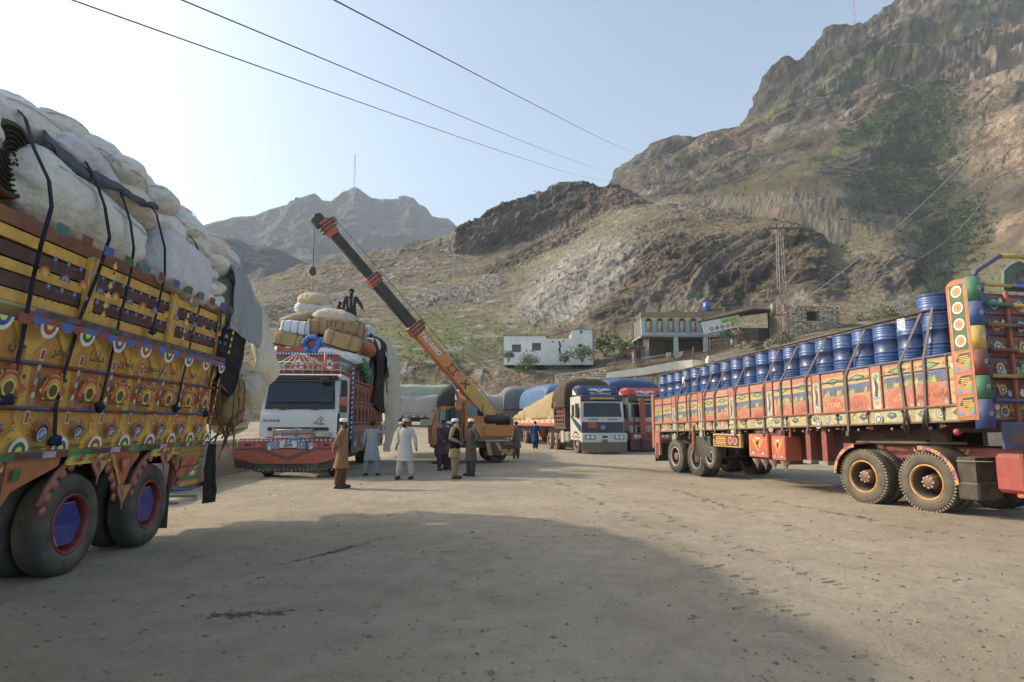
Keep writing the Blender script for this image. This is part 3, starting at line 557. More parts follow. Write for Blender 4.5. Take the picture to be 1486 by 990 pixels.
def fan(mb, M, x, z, r, cols, up=False, d=.004):      # half rosette
    a0, a1 = (0, 180) if up else (180, 360)
    for k, c in enumerate(cols): disc(mb, M, x, z, r*(1-.3*k) if k < 2 else r*.35, c, d+.002*k, a0, a1, 12)
    for k in range(9):
        a = R(a0+(k+.5)*20); flat(mb, [(x+r*.4*math.cos(a), z+r*.4*math.sin(a)), (x+r*.67*math.cos(a-.03), z+r*.67*math.sin(a-.03)), (x+r*.67*math.cos(a+.03), z+r*.67*math.sin(a+.03))], '151515', M, d+.006)
def heart(mb, M, x, z, s_, cols, d=.004):
    for k, c in enumerate(cols):
        q = s_*(1-.28*k); pts = [(x+q*.0625*16*math.sin(t)**3, z+q*.0625*(13*math.cos(t)-5*math.cos(2*t)-2*math.cos(3*t)-math.cos(4*t))) for t in [6.283*i/18 for i in range(18)]]
        flat(mb, pts, c, M, d+.003*k)
def crest(mb, M, x, z, s_, d=.004, stripe=('2d4fa8', 'd8d8e6')):
    disc(mb, M, x, z, s_*.55, '151515', d); disc(mb, M, x, z-.1*s_, s_*.42, 'e8e2d0', d+.002); disc(mb, M, x, z-.1*s_, s_*.36, stripe[0], d+.004)
    for k in (-1, 0, 1): flat(mb, [(x-s_*.25+k*s_*.14, z-s_*.3), (x-s_*.18+k*s_*.14, z-s_*.3), (x+s_*.18+k*s_*.14, z+s_*.1), (x+s_*.08+k*s_*.14, z+s_*.12)], stripe[1], M, d+.006)
    for k in range(5):
        a = R(20+k*35); disc(mb, M, x+s_*.62*math.cos(a), z+s_*.05+s_*.62*math.sin(a), s_*.14, ['c0342a', '1d5aa8', 'c0342a', '1d5aa8', 'c0342a'][k], d+.003, n=8)
    disc(mb, M, x, z+s_*.78, s_*.2, 'c0342a', d+.005, n=8)
def wave(mb, M, x0, x1, z, amp, n, col, d=.004, base=None):
    b = z if base is None else base
    for k in range(n):
        w = (x1-x0)/n; c = x0+w*(k+.5); flat(mb, [(c-w/2, b)] + [(c+w/2*math.cos(R(180-t)), z+amp*math.sin(R(t))) for t in range(0, 181, 30)] + [(c+w/2, b)], col, M, d)
def scene_bits(mb, M, x0, z0, x1, z1, rnd, n=9, d=.006, pal=('2f7a3e', '1c4fa0', 'e0d9b8', 'd98e2b', '1b1b1b', 'b8372c', '6fb04a', '8fb8d8')):
    for k in range(n):
        x = rnd.uniform(x0, x1); z = rnd.uniform(z0, z1); s_ = min(x1-x0, z1-z0)*rnd.uniform(.12, .28); c = rnd.choice(pal); t = rnd.random(); dd = d+.0012*k
        x = min(max(x, x0+s_), x1-s_); z = min(max(z, z0+s_), z1-s_)
        if t < .35: disc(mb, M, x, z, s_, c, dd, n=8)
        elif t < .7:
            a = rnd.uniform(0, 3.1); flat(mb, [(x-s_*math.cos(a), z-s_*math.sin(a)), (x+s_*.35*math.sin(a), z-s_*.35*math.cos(a)), (x+s_*math.cos(a), z+s_*math.sin(a)), (x-s_*.35*math.sin(a), z+s_*.35*math.cos(a))], c, M, dd)
        else: flat(mb, [(x-s_, z-s_*.7), (x+s_, z-s_*.7), (x, z+s_)], c, M, dd)
FX = lambda o: frame(o, (0, 1, 0), (-1, 0, 0), (0, 0, 1))     # a surface that faces +X: reads along +Y
FXN = lambda o: frame(o, (0, -1, 0), (1, 0, 0), (0, 0, 1))    # a surface that faces -X
FY = lambda o: frame(o, (1, 0, 0), (0, 1, 0), (0, 0, 1))      # a surface that faces -Y

def wheel(parent, x, y, r=.54, w=.28, side=1, rim=('a32820', '2a55a8'), hub='b8b0a0', z=None, hexagon=False, dual=False, tyre='34322f', checks=None, lugs=0, deep=.1):
    e = empty('wheel', (x, y, r-.015 if z is None else z)); e.parent = parent
    A = frame((0, 0, 0), (0, 1, 0), (0, 0, 1), (side, 0, 0))
    def tyre_at(o, name='tyre'):
        mb = MB(tyre); T_ = A @ TR(0, 0, o); h = w/2
        mb.lathe([(r*.57, -h*.8), (r*.66, -h), (r*.86, -h), (r*.95, -h*.86), (r*.985, -h*.62), (r, -h*.5), (r, h*.5), (r*.985, h*.62), (r*.95, h*.86), (r*.9, h*.96), (r*.86, h), (r*.845, h*1.015), (r*.7, h*1.02), (r*.68, h), (r*.6, h*.92), (r*.57, h*.7)], T_, 40)
        for k in range(lugs):
            a = 2*math.pi*k/lugs; Q = T_ @ Matrix.Rotation(a, 4, 'Z'); mb.box((r*.93, -r*.024, h*.55), (r*1.004, r*.024, h*.965), '8d8471' if k % 1 == 0 else None, Q)
            mb.box((r*.97, -r*.02, -h*.5), (r*1.006, r*.02, h*.52), '2b2926', Q)
        mb.build(name, RUBBER, e)
    tyre_at(-w/2)
    if dual: tyre_at(-w*1.72)
    mb = MB(rim[0]); h = w/2; T_ = A @ TR(0, 0, -h)
    mb.lathe([(r*.60, h*.93), (r*.58, h*1.0), (r*.55, h*.98), (r*.53, h*.7), (r*.5, -h*deep*4)], T_, 32, [rim[0], (lambda k: checks[(k//2) % len(checks)]) if checks else rim[0], rim[0], rim[2] if len(rim) > 2 else rim[0]])
    mb.build('rim', CLEAN if not checks else PAINT, e)
    mb = MB(rim[1]); 
    if hexagon:
        mb.lathe([(r*.5, -h*deep*4), (r*.47, h*.55), (r*.46, h*.6), (0.001, h*.32)], T_, 6, [rim[1], 'd8d8d8', rim[1]], smooth=False)
    else:
        mb.lathe([(r*.52, -h*deep*4), (r*.3, -h*deep*3), (r*.24, h*.0), (r*.22, h*.5), (r*.18, h*.66), (.001, h*.68)], T_, 20, [rim[1], rim[1], hub, hub, hub])
        for k in range(8): a = math.pi*k/4; mb.tube([T_ @ Vector((r*.19*math.cos(a), r*.19*math.sin(a), h*.45)), T_ @ Vector((r*.19*math.cos(a), r*.19*math.sin(a), h*.74))], r*.025, 6, 'cfc8b8')
    mb.build('hub', CLEAN if hexagon else PAINT, e); return e

def sack_mesh(L, W, H, kind, col, seed, n=34, m=21, col2=None):
    rnd = np.random.RandomState(seed); th = np.linspace(0, 2*np.pi, n, endpoint=False); s_ = np.linspace(-1, 1, m)
    if kind != 'pillow': s_ = np.sign(s_)*np.abs(s_)**.55
    TH_, S_ = np.meshgrid(th, s_); e = {'pillow': .95, 'roll': 1.0, 'bale': .42, 'lobed': .9}[kind]
    sg = lambda x: np.sign(x)*np.abs(x)**e
    prof = {'pillow': np.clip(1-np.abs(S_)**2.4, 0, 1)**.5, 'roll': np.clip(1-np.abs(S_)**7, 0, 1)**.5, 'bale': np.clip(1-np.abs(S_)**12, 0, 1)**.5, 'lobed': np.clip(1-np.abs(S_)**3.5, 0, 1)**.5*(.82+.18*np.abs(np.cos(S_*4.7)))}[kind]
    X = S_*L/2; Y = prof*sg(np.cos(TH_))*W/2; Z = prof*sg(np.sin(TH_))*H/2
    P = np.stack([X, Y, Z], -1); sz = min(W, H)
    nz = fbm(P/sz*1.0, 1.5, 3, seed); puck = np.sin(TH_*7+rnd.rand()*6+nz*2)*np.abs(S_)**3*.05*sz
    k = {'pillow': .075, 'roll': .03, 'bale': .03, 'lobed': .05}[kind]*sz
    nr = P/np.array([L, W, H]); nr /= np.linalg.norm(nr, axis=-1, keepdims=True)+1e-6
    wr = fbm(P/sz*np.array([1, 1.6, 1.6])+seed, 3.2, 3, seed+5); P = P + nr*(nz*k - np.abs(wr)*.045*sz + (puck if kind != 'bale' else 0))[..., None]
    P[..., 2] -= (.05*H*(1-(S_**2))*np.sin(TH_)*0); P[..., 2] += -.12*H*S_**2*(kind == 'pillow')*(rnd.rand()+.2)
    mb = MB(col); mb.add(P.reshape(-1, 3), [(i*n+(k_+1) % n, i*n+k_, (i+1)*n+k_, (i+1)*n+(k_+1) % n)[::-1] for i in range(m-1) for k_ in range(n)], col, True)
    if col2:        # broad stripe bands printed on the wrapping
        for q in range(len(mb.f)):
            if (q % n) in (3, 4, 5, 11, 12, 19, 20, 27, 28): mb.c[q] = lin(col2)
    return mb, P
def sack(name, loc, size, rot, kind, col, seed, label, cat='sack', group=None, cords=0, col2=None, cordcol='3a3a3e', material=None, parent=None):
    L, W, H = size; mb, P = sack_mesh(L, W, H, kind, col, seed, col2=col2)
    root = empty(name, loc, label=label, cat=cat, group=group); root.rotation_euler = tuple(R(a) for a in rot)
    if parent is not None: root.matrix_world = parent @ root.matrix_basis if False else parent @ (Matrix.Translation(loc) @ Euler(tuple(R(a) for a in rot)).to_matrix().to_4x4())
    mb.build('wrapping', material or SACKM, root)
    mb = MB(cordcol)
    if kind in ('pillow', 'roll'):
        zs = 1 if seed % 2 else -1; mb.tube([(L/2*t*.97, -W/2*math.sqrt(max(0, 1-abs(t)**(2.4 if kind == 'pillow' else 7)))*.93 - .012, H*.16*zs - (.1*H*t*t if kind == 'pillow' else 0)) for t in np.linspace(-1, 1, 9)], .006, 4, 'b9b09e'); mb.build('seam', CLOTH, root)
        for sx in (-1, 1): mb = MB(col); mb.blob((sx*L*.49, 0, -.06*H), (.035*L**.5+.03, W*.13, H*.12), n=8, m=5, noise=.1, seed=seed); mb.build('tied_end', SACKM, root)
    for k in range(cords):
        t = -1+2*(k+.5)/cords; x = t*L/2*.9; mb = MB(cordcol); e_ = 2.4
        pts = [(x, W/2*1.015*math.copysign(abs(math.cos(a))**.45, math.cos(a)), H/2*1.015*math.copysign(abs(math.sin(a))**.45, math.sin(a))) for a in [6.2832*i/20 for i in range(21)]]
        mb.tube(pts, .009, 4); mb.build('cord', CLOTH, root)
    if cords:
        for q in (-.25, .25):
            mb = MB(cordcol); pts = [(L/2*1.0*math.copysign(abs(math.cos(a))**.3, math.cos(a)), q*W, H/2*1.02*math.copysign(abs(math.sin(a))**.3, math.sin(a))) for a in [6.2832*i/20 for i in range(21)]]; mb.tube(pts, .009, 4); mb.build('cord', CLOTH, root)
    return root

def sheet(name, ctrl, col, material=None, nu=50, nv=40, fold=.05, ff=2.5, seed=0, parent=None, th=.012, col2=None, vert=True, **kw):
    C = np.array([[tuple(p) for p in row] for row in ctrl], float); a, b = C.shape[:2]
    def up(Q, n):
        x = np.linspace(0, Q.shape[0]-1, n); i = np.minimum(x.astype(int), Q.shape[0]-2); t = (x-i).reshape(-1, 1, 1)
        g = lambda k: Q[np.clip(i+k, 0, Q.shape[0]-1)]
        return .5*((2*g(0)) + (-g(-1)+g(1))*t + (2*g(-1)-5*g(0)+4*g(1)-g(2))*t*t + (-g(-1)+3*g(0)-3*g(1)+g(2))*t**3)
    P = up(C, nv).transpose(1, 0, 2); P = up(P, nu).transpose(1, 0, 2)
    gx = np.gradient(P, axis=1); gy = np.gradient(P, axis=0); n = np.cross(gx, gy); n /= np.linalg.norm(n, axis=-1, keepdims=True)+1e-9
    Q = P*np.array([1, 1, .25]) if vert else P
    f = fbm(Q, ff, 3, seed) + .6*np.abs(fbm(Q, ff*2.2, 2, seed+9)) + .3*fbm(P, ff*1.3, 3, seed+5)
    P = P + n*(f*fold)[..., None]
    cc = np.ones(P.shape)*np.array(lin(col)); 
    if col2 is not None: t = ss(-.1, .3, fbm(P, 1.2, 3, seed+3))[..., None]; cc = cc*(1-t)+np.array(lin(col2))*t
    o = grid_mesh(name, P, cc, material or SHEET); m = o.modifiers.new('thickness', 'SOLIDIFY'); m.thickness = th
    if parent is not None: o.parent = parent
    return tag(o, **kw)

# ---------------------------------------------------------------- people
def person(loc, rz, label, kam, shal, pose='stand', arms=None, cap=None, beard=None, vest=None, hair='1c1613', skin='8a5f45', legs=((.1, 0), (-.1, 0)), h=1.0, lean=0, shoe='2b2320', headyaw=0, scarf=None, group='men in long tunics standing about the yard', hem=.5, seed=0, hands=True):
    root = empty('person', loc, rz, label=label, cat='person', group=group); root.scale = (h, h, h)
    V, E_, Rr = [], [], []
    def nd(p, r, par=None):
        V.append(Vector(p)); Rr.append(r if isinstance(r, tuple) else (r, r)); i = len(V)-1
        if par is not None: E_.append((par, i))
        return i
    ln = math.sin(R(lean)); L_ = lambda z: -ln*(z-.95) if z > .95 else 0
    pel = nd((0, 0, .95), (.13, .1)); ab = nd((0, L_(1.15), 1.15), (.125, .095), pel); ch = nd((0, L_(1.34), 1.34), (.15, .1), ab); nk = nd((0, L_(1.47), 1.47), .05, ch)
    hy = L_(1.6)-.012; hd = nd((0, hy, 1.54), (.056, .062), nk); h2 = nd((0, hy-.004, 1.615), (.076, .092), hd); nd((0, hy+.008, 1.685), (.06, .072), h2)
    a = R(headyaw); nd((math.sin(a)*.098, hy-.098*math.cos(a), 1.6), .012, h2)
    arms = arms or (((.25, .03, 1.17), (.27, -.03, .93)), ((-.25, .03, 1.17), (-.27, -.03, .93)))
    sleeves = []
    for sgn, (el, ha) in zip((1, -1), arms):
        sh = nd((sgn*.185, L_(1.41), 1.41), .055, ch); e = nd(el, .042, sh); w = nd(ha, .028, e); d = (Vector(ha)-Vector(el)).normalized()
        palm = nd(Vector(ha)+d*.06, (.038, .018), w); s_ = d.cross(Vector((0, -1, .2))).normalized(); u_ = s_.cross(d).normalized()
        for k in range(4):
            o_ = (k-1.5)*.019; b0 = nd(Vector(ha)+d*.095+s_*o_, .0095, palm); ln_ = (.05, .06, .055, .042)[k]; b1 = nd(Vector(ha)+d*(.095+ln_*.6)+s_*o_+u_*.006, .008, b0); nd(Vector(ha)+d*(.095+ln_)+s_*o_+u_*.022, .007, b1)
        t0 = nd(Vector(ha)+d*.035+s_*.034, .011, palm); nd(Vector(ha)+d*.075+s_*.052+u_*.012, .009, t0)
        sleeves.append([Vector((sgn*.13, L_(1.43), 1.43)), Vector((sgn*.19, L_(1.4), 1.395)), Vector(el), Vector(ha)])
    lg = []
    for sgn, (lx, ly) in zip((1, -1), legs):
        hp = nd((sgn*.09, 0, .9), .09, pel); kn = nd((sgn*.09+(lx-sgn*.09)*.5, ly*.45-.015, .5), .06, hp); an = nd((lx, ly, .09), .036, kn); ft = nd((lx*1.05, ly-.1, .045), (.042, .03), an); nd((lx*1.1, ly-.18, .035), (.035, .02), ft); lg.append((kn, lx, ly))
    me = bpy.data.meshes.new('body'); me.from_pydata([tuple(v) for v in V], E_, []); me.materials.append(mat('skin_' + skin, .55, vary=.06, vscale=14, spec=.35, col=skin)); ob = bpy.data.objects.new('body', me); COL.objects.link(ob); ob.parent = root
    sk_ = ob.modifiers.new('skin', 'SKIN'); sk_.use_smooth_shade = True; ob.modifiers.new('sub', 'SUBSURF').levels = 1; ob.modifiers['sub'].render_levels = 1
    for sv, r_ in zip(me.skin_vertices[0].data, Rr): sv.radius = r_
    me.skin_vertices[0].data[0].use_root = True
    def ring(mb, rows, col, n=26, ph=0, fold=0., open_=None):
        vs = []
        for (cx, cy, cz, rx, ry) in rows:
            for k in range(n):
                t = 2*math.pi*k/n; f = 1+fold*max(0, (1.25-cz))*(math.sin(5*t+ph+cz*3)+.6*math.sin(9*t+2*ph))
                vs.append((cx+rx*f*math.cos(t), cy+ry*f*math.sin(t), cz))
        fs = [(i*n+k, i*n+(k+1) % n, (i+1)*n+(k+1) % n, (i+1)*n+k) for i in range(len(rows)-1) for k in range(n) if not (open_ and i in open_ and k in open_[i])]
        mb.add(vs, fs, col, True)
    lx = sum(l[1] for l in lg)/2; ly = sum(l[2] for l in lg)/2; sp = abs(lg[0][1]-lg[1][1])
    mb = MB(kam)
    rows = [(lx*.6, ly*.7, hem, .205+sp*.2, .165+abs(lg[0][2]-lg[1][2])*.35), (lx*.4, ly*.4, hem+.2, .2+sp*.1, .155), (0, 0, .95, .19, .145), (0, L_(1.08), 1.08, .175, .135), (0, L_(1.22), 1.22, .185, .135), (0, L_(1.33), 1.33, .2, .135), (0, L_(1.4), 1.4, .19, .115), (0, L_(1.445), 1.445, .12, .085), (0, L_(1.475), 1.475, .062, .065)]
    ring(mb, rows, kam, fold=.045, ph=seed)
    for s_ in sleeves:
        m1 = s_[1].lerp(s_[2], .5); m2 = s_[2].lerp(s_[3], .5)
        mb.tube([s_[0], s_[1], m1, s_[2], m2, s_[2].lerp(s_[3], .93)], [.066, .068, .064, .06, .056, .048], 12)
    mb.build('kameez', DRESS, root)
    mb = MB(shal)
    for (kn, lx_, ly_), sgn in zip(lg, (1, -1)):
        kp = V[kn]; mb.tube([(sgn*.07, 0, .95), (sgn*.1, 0, .8), (kp.x, kp.y, .5), (lx_*.98+.0, ly_*.85, .28), (lx_, ly_, .12), (lx_, ly_, .085)], [.1, .105, .095, .088, .072, .06], 14)
    mb.build('shalwar', DRESS, root)
    for (kn, lx_, ly_) in lg:
        mb = MB(shoe); mb.blob((lx_*1.04, ly_-.06, .042), (.052, .145, .045), n=12, m=7, e=.8); mb.box((lx_*1.04-.045, ly_-.19, 0), (lx_*1.04+.045, ly_+.08, .02), '1c1815'); mb.build('shoe', CLEAN, root)
    Mh = Matrix.Translation((0, hy, 1.62)) @ Matrix.Rotation(a, 4, 'Z')
    mb = MB(hair)
    if cap != 'peak': mb.blob((0, 0, 0), (.087, .1, .09), Mh @ TR(0, .018, .028), n=14, m=8, noise=.01)
    else: mb.blob((0, 0, 0), (.084, .098, .07), Mh @ TR(0, .018, .01), n=14, m=8)
    mb.build('hair', HAIRM, root)
    if beard:
        mb = MB(beard); mb.blob((0, 0, 0), (.062, .05, .075), Mh @ TR(0, -.055, -.085), n=12, m=7, noise=.03); mb.build('beard', HAIRM, root)
    for sx in (-1, 1):
        mb = MB('e8e0d8'); mb.blob((0, 0, 0), (.013, .006, .008), Mh @ TR(sx*.032, -.088, .005), n=8, m=5); mb.blob((0, 0, 0), (.006, .004, .007), Mh @ TR(sx*.032, -.093, .005), n=6, m=4, col='1a1210'); mb.blob((0, 0, 0), (.02, .006, .005), Mh @ TR(sx*.032, -.09, .028), n=8, m=4, col=hair); mb.build('eye', CLEAN, root)
        mb = MB(skin); mb.blob((0, 0, 0), (.012, .02, .032), Mh @ TR(sx*.084, .01, -.005), n=8, m=5); mb.build('ear', SKIN, root)
    mb = MB('6d3f33'); mb.blob((0, 0, 0), (.025, .008, .008), Mh @ TR(0, -.085, -.055), n=8, m=4); mb.build('mouth', SKIN, root)
    if cap in ('white', 'cream', 'grey'):
        mb = MB({'white': 'e4e0d8', 'cream': 'b8ad98', 'grey': '8d857a'}[cap]); mb.lathe([(.097, .025), (.1, .04), (.1, .078), (.094, .1), (.07, .112), (.001, .118)], Mh @ TR(0, .01, .0), 20, smooth=True); mb.build('cap', DRESS, root)
    if cap == 'peak':
        mb = MB('24211f'); mb.lathe([(.096, .03), (.098, .06), (.09, .095), (.06, .118), (.001, .125)], Mh @ TR(0, .01, 0), 18); mb.blob((0, 0, 0), (.075, .07, .01), Mh @ TR(0, -.12, .045), n=12, m=5); mb.build('cap', DRESS, root)
    if vest:
        mb = MB(vest); rows = [(0, 0, .86, .208, .165), (0, 0, .95, .207, .162), (0, L_(1.08), 1.08, .193, .15), (0, L_(1.22), 1.22, .2, .15), (0, L_(1.33), 1.33, .208, .148), (0, L_(1.41), 1.41, .185, .12), (0, L_(1.45), 1.45, .11, .085)]
        ring(mb, rows, vest, open_={4: (0, 25, 12, 13)}); mb.build('waistcoat', DRESS, root)
    if scarf:
        mb = MB(scarf); mb.tube([(.06, L_(1.45)-.1, 1.1), (.07, L_(1.45)-.12, 1.35), (.06, L_(1.45)-.03, 1.48), (-.02, L_(1.45)+.08, 1.5), (-.07, L_(1.45)-.03, 1.48), (-.06, L_(1.45)-.12, 1.3), (-.06, L_(1.45)-.12, 1.0)], .035, 8, flat=.5); mb.build('scarf', DRESS, root)
    return root
# a point of the photo on a leaning flat side of something standing at matrix MW: x - k*z = c in its own frame
def on_side(MW, px, py, off=0., k=0., z0=0.):
    I = MW.inverted(); o = I @ Vector((0, 0, EYE)); r = (px-743)/FPX; u = (495-py)/FPX
    d = I.to_3x3() @ Vector((r, CT-u*ST, ST+u*CT)); t = (off + k*(o.z-z0) - o.x)/(d.x - k*d.z) ; return o + d*t
def on_front(MW, px, py, y=0.):
    I = MW.inverted(); o = I @ Vector((0, 0, EYE)); r = (px-743)/FPX; u = (495-py)/FPX
    d = I.to_3x3() @ Vector((r, CT-u*ST, ST+u*CT)); return o + d*((y-o.y)/d.y)
# ================================================================ yellow painted cargo truck at the left (rear half in view)
YEL, YEL2, MAR, ORG, NAVY = 'dc9a10', 'e8b01c', '4a1a1c', 'c4521e', '16213f'
LT = Matrix.Translation((-5.12, 10.3, 0)) @ Matrix.Rotation(.07, 4, 'Z'); LK = .075
def lsh(x=0): return Matrix(((1, 0, LK, x-.7*LK), (0, 1, 0, 0), (0, 0, 1, 0), (0, 0, 0, 1)))
def LP(px, py, off=0.): return on_side(LT, px, py, off, LK, .7)
def yellow_truck():
    t = empty('cargo_truck', (-5.12, 10.3, 0), .07, label='yellow painted cargo truck heaped with white sacks, at the left edge of the yard', cat='truck')
    rnd = random.Random(2); Z = dict(top=3.46, chk=2.68, f1=2.24, b1=1.79, b0=1.37)
    def fx(y, z, d=0): return lsh(d) @ FX((0, y, z))
    N0 = -8.4
    mb = MB(YEL); mb.T = lsh(); mb.box((-.06, N0, 1.30), (0, 0, 2.66)); mb.build('side_wall', PAINT, t)
    mb = MB('5b1d1a'); mb.T = lsh(-2.5); mb.box((-.05, N0, 1.3), (0, 0, 3.5)); mb.build('far_side_wall', PAINT, t)
    mb = MB('3a1a14'); mb.box((-2.45, N0, 1.2), (-.02, -.02, 1.34)); mb.build('floor', WOOD, t)
    mb = MB(YEL); mb.T = lsh(); mb.box((-2.45, -.06, 1.3), (-.05, 0, 2.9)); mb.build('tailboard', PAINT, t)
    # --- slatted upper side: each board its own part
    slats = [(3.46, 3.60, '8a4a1e', 'blk'), (3.33, 3.44, YEL2, 'tiny'), (3.17, 3.30, MAR, 'flw'), (3.05, 3.15, YEL2, 'half'), (2.90, 3.03, MAR, 'flw'), (2.78, 2.885, YEL2, 'tiny'), (2.735, 2.775, 'b9a86a', None)]
    for i, (z0, z1, c, pat) in enumerate(slats):
        mb = MB(c); mb.T = lsh(); mb.box((-.07, N0, z0), (-.02, .02, z1)); F_ = fx(0, 0, -.02)
        n = int(-N0/.1)
        for k in range(46):
            y = -k*.1-.05; zc = (z0+z1)/2
            if pat == 'tiny': disc(mb, F_, y, zc, .014, '7b2a1c' if k % 2 else '3c4a20', n=6); flat(mb, [(y-.05, zc+.035), (y-.02, zc+.045), (y+.01, zc+.035)], '5a2a18', F_)
            if pat == 'flw' and k % 2 == 0:
                for q in range(5): a = q*1.256; disc(mb, F_, y+.022*math.cos(a), zc+.022*math.sin(a), .012, '4f78c8', n=5)
                disc(mb, F_, y, zc, .009, 'e6e0d0', .006, n=6); disc(mb, F_, y+.1, zc, .008, 'b8403a', n=5); disc(mb, F_, y+.07, zc+.02, .005, 'cfc8b0', n=5); disc(mb, F_, y+.13, zc-.02, .005, 'cfc8b0', n=5)
            if pat == 'half' and k % 3 == 0: fan(mb, F_, y, z0+.005 if (k//3) % 2 else z0+.005, .085, [('c8461e', 'd9a520', 'e8d040') if (k//3) % 2 else ('2a4a70', '88a0b0', 'c04030')][0], up=True)
            if pat == 'blk' and k % 4 == 0: rect(mb, F_, y-.1, z0+.015, y+.08, z1-.02, ['1c5a34', '2b55a0', '7a2a1c', '2c6a6a'][(k//4) % 4])
        mb.build('slat', PAINT, t)
    for y in (0.03, -1.67, -3.6, -5.5, -7.4):
        mb = MB(YEL2); mb.T = lsh(); mb.bbox((-.02, y-.075, 2.76), (.045, y+.075, 3.47), .012); F_ = fx(y, 0, .045)
        for k in range(6): z = 2.82+k*.11; flat(mb, [(-.045, z), (0, z-.03), (.045, z), (0, z+.06)], 'e6c250', F_, .003); 
        disc(mb, F_, 0, 3.3, .018, '3a2010', .006); mb.build('post', PAINT, t)
    # --- checker band and scalloped strip
    mb = MB('8a6a20'); mb.T = lsh(); mb.box((-.03, N0, 2.655), (.02, .02, 2.73)); F_ = fx(0, 0, .02); cs = ['24489a', '5a1d24', '1c5434', '22264a', '7a2a2a']
    for k in range(46): rect(mb, F_, -k*.1-.1, 2.665, -k*.1, 2.72, cs[k % 5])
    mb.build('checker_band', PAINT, t)
    mb = MB('8c4a3a'); mb.T = lsh(); mb.box((-.03, N0, 2.60), (.03, .02, 2.655)); F_ = fx(0, 0, .03)
    for k in range(24):
        y = -.1-k*.2; flat(mb, [(y-.1, 2.65)]+[(y+.1*math.cos(R(a)), 2.60+.0-.045*math.sin(R(a))) for a in range(180, -1, -30)]+[(y+.1, 2.65)], ['2f62b4', '9a3c34'][k % 2], F_, .003)
    mb.build('scallop_strip', PAINT, t)
    fc = [('e8e4d8', '1d6a2c', 'dfe04a'), ('e8e4d8', 'b8352a', 'e8d84a'), ('e8e4d8', '2454ac', 'dfe04a')]
    bays = [-.10-.61*k for k in range(14)]
    for k, y in enumerate(bays):
        vis = y > -5.2; y1 = y-.305; nb = y-.61
        # pendant between two arches
        mb = MB(YEL2); mb.T = lsh(); z1, z0 = 2.60, 2.24
        mb.poly([(-.30, z1), (-.26, z1-.02), (-.13, z1-.19), (-.055, z1-.25), (-.05, z0), (.05, z0), (.055, z1-.25), (.13, z1-.19), (.26, z1-.02), (.30, z1)], .035, None, FX((.035, y, 0)))
        if vis:
            F_ = fx(y, 0, .035); fan(mb, F_, 0, z1-.01, .13, fc[k % 3]); rect(mb, F_, -.03, z0+.01, .03, z0+.12, 'e8e0d0'); rect(mb, F_, -.022, z0+.018, .022, z0+.112, 'a8281c', .006); disc(mb, F_, 0, z0+.065, .014, '3a1410', .008, n=6)
        mb.build('arch_pendant', PAINT, t)
        # bay text panel, middle motif panel, lower crest panel
        mb = MB('d6900e'); mb.T = lsh(); mb.box((-.02, nb+.05, 2.25), (.006, y-.05, 2.59)); F_ = fx(y1, 0, .006)
        if vis: mb.text(urdu(['ٹ' and 'پشاور', 'خیبر', 'باب', 'ٹرانسپورٹ'.replace('ٹ', 'ت'), 'پشاور', 'ماشا', 'سفر', 'خان'][k % 8]), F_ @ TR(0, 0, 2.37), .15, '1a1008', .003, .004)
        mb.build('lettered_panel', PAINT, t)
        mb = MB('d87e16'); mb.T = lsh(); mb.box((-.02, nb+.06, 1.83), (.012, y-.06, 2.2)); F_ = fx(y1, 0, .012)
        if vis:
            c = 1.97
            disc(mb, F_, 0, c, .165, 'd8a018', .003, 0, 180); disc(mb, F_, 0, c, .15, 'c23a20', .005, 0, 180); disc(mb, F_, 0, c, .12, 'e09a20', .007, 0, 180); disc(mb, F_, 0, c, .085, 'c8d838', .009); disc(mb, F_, 0, c, .062, '5b2420', .011)
            rect(mb, F_, -.16, c-.1, .16, c-.085, '18120e', .006); disc(mb, F_, .15, c, .05, 'd05030', .006); disc(mb, F_, -.15, c, .045, 'd05030', .006)
            for q in (-.16, -.09, .09, .16): disc(mb, F_, q, c+.16-abs(q)*.3, .024, '1c1c20' if abs(q) > .1 else 'b83a2c', .008, n=7)
            disc(mb, F_, 0, c+.19, .035, 'b83a2c', .008, n=7)
        if vis:
            for q in range(14): a = rnd.uniform(0, 6.28); disc(mb, F_, .2*math.cos(a), 2.0+.15*math.sin(a), rnd.uniform(.008, .018), rnd.choice(['1c5a2c', '8a1c14', 'e8d060', '1d3f86', '2a1a10']), .013+.0005*q, n=6)
        mb.build('motif_panel', PAINT, t)
        mb = MB(YEL2); mb.T = lsh(); mb.box((-.01, y-.055, 1.81), (.04, y+.055, 2.22)); F_ = fx(y, 0, .04)
        if vis:
            for q, cc in enumerate(['5f8aa8', 'c0dcb8', 'b03a28', '8ab0b0', '2b5490', 'c8b890']): disc(mb, F_, (-1)**q*.012+rnd.uniform(-.01, .01), 1.85+q*.065, .027, cc, .004+.001*q, n=7, sq=1.3)
        mb.build('painted_strip', PAINT, t)
        mb = MB('dc9a10'); mb.T = lsh(); mb.box((-.02, nb+.05, 1.38), (.006, y-.05, 1.77)); F_ = fx(y1, 0, .006)
        if vis: crest(mb, F_ @ TR(rnd.uniform(-.015, .015), 0, 0), 0, 1.55, .155*rnd.uniform(.93, 1.07), stripe=(['2d4fa8', '6a2a3a', '2d6a4a'][k % 3], 'd8d8e6'))
        if vis:
            for q in range(12): disc(mb, F_, rnd.choice((-1, 1))*rnd.uniform(.13, .22), rnd.uniform(1.5, 1.74), rnd.uniform(.007, .016), rnd.choice(['1c5a2c', '8a1c14', '1d3f86', 'a02818']), .005+.0005*q, n=6)
            flat(mb, [(-.12, 1.41), (0, 1.385), (.12, 1.41), (0, 1.425)], '1c5a2c', F_, .005)
        mb.build('crest_panel', PAINT, t)
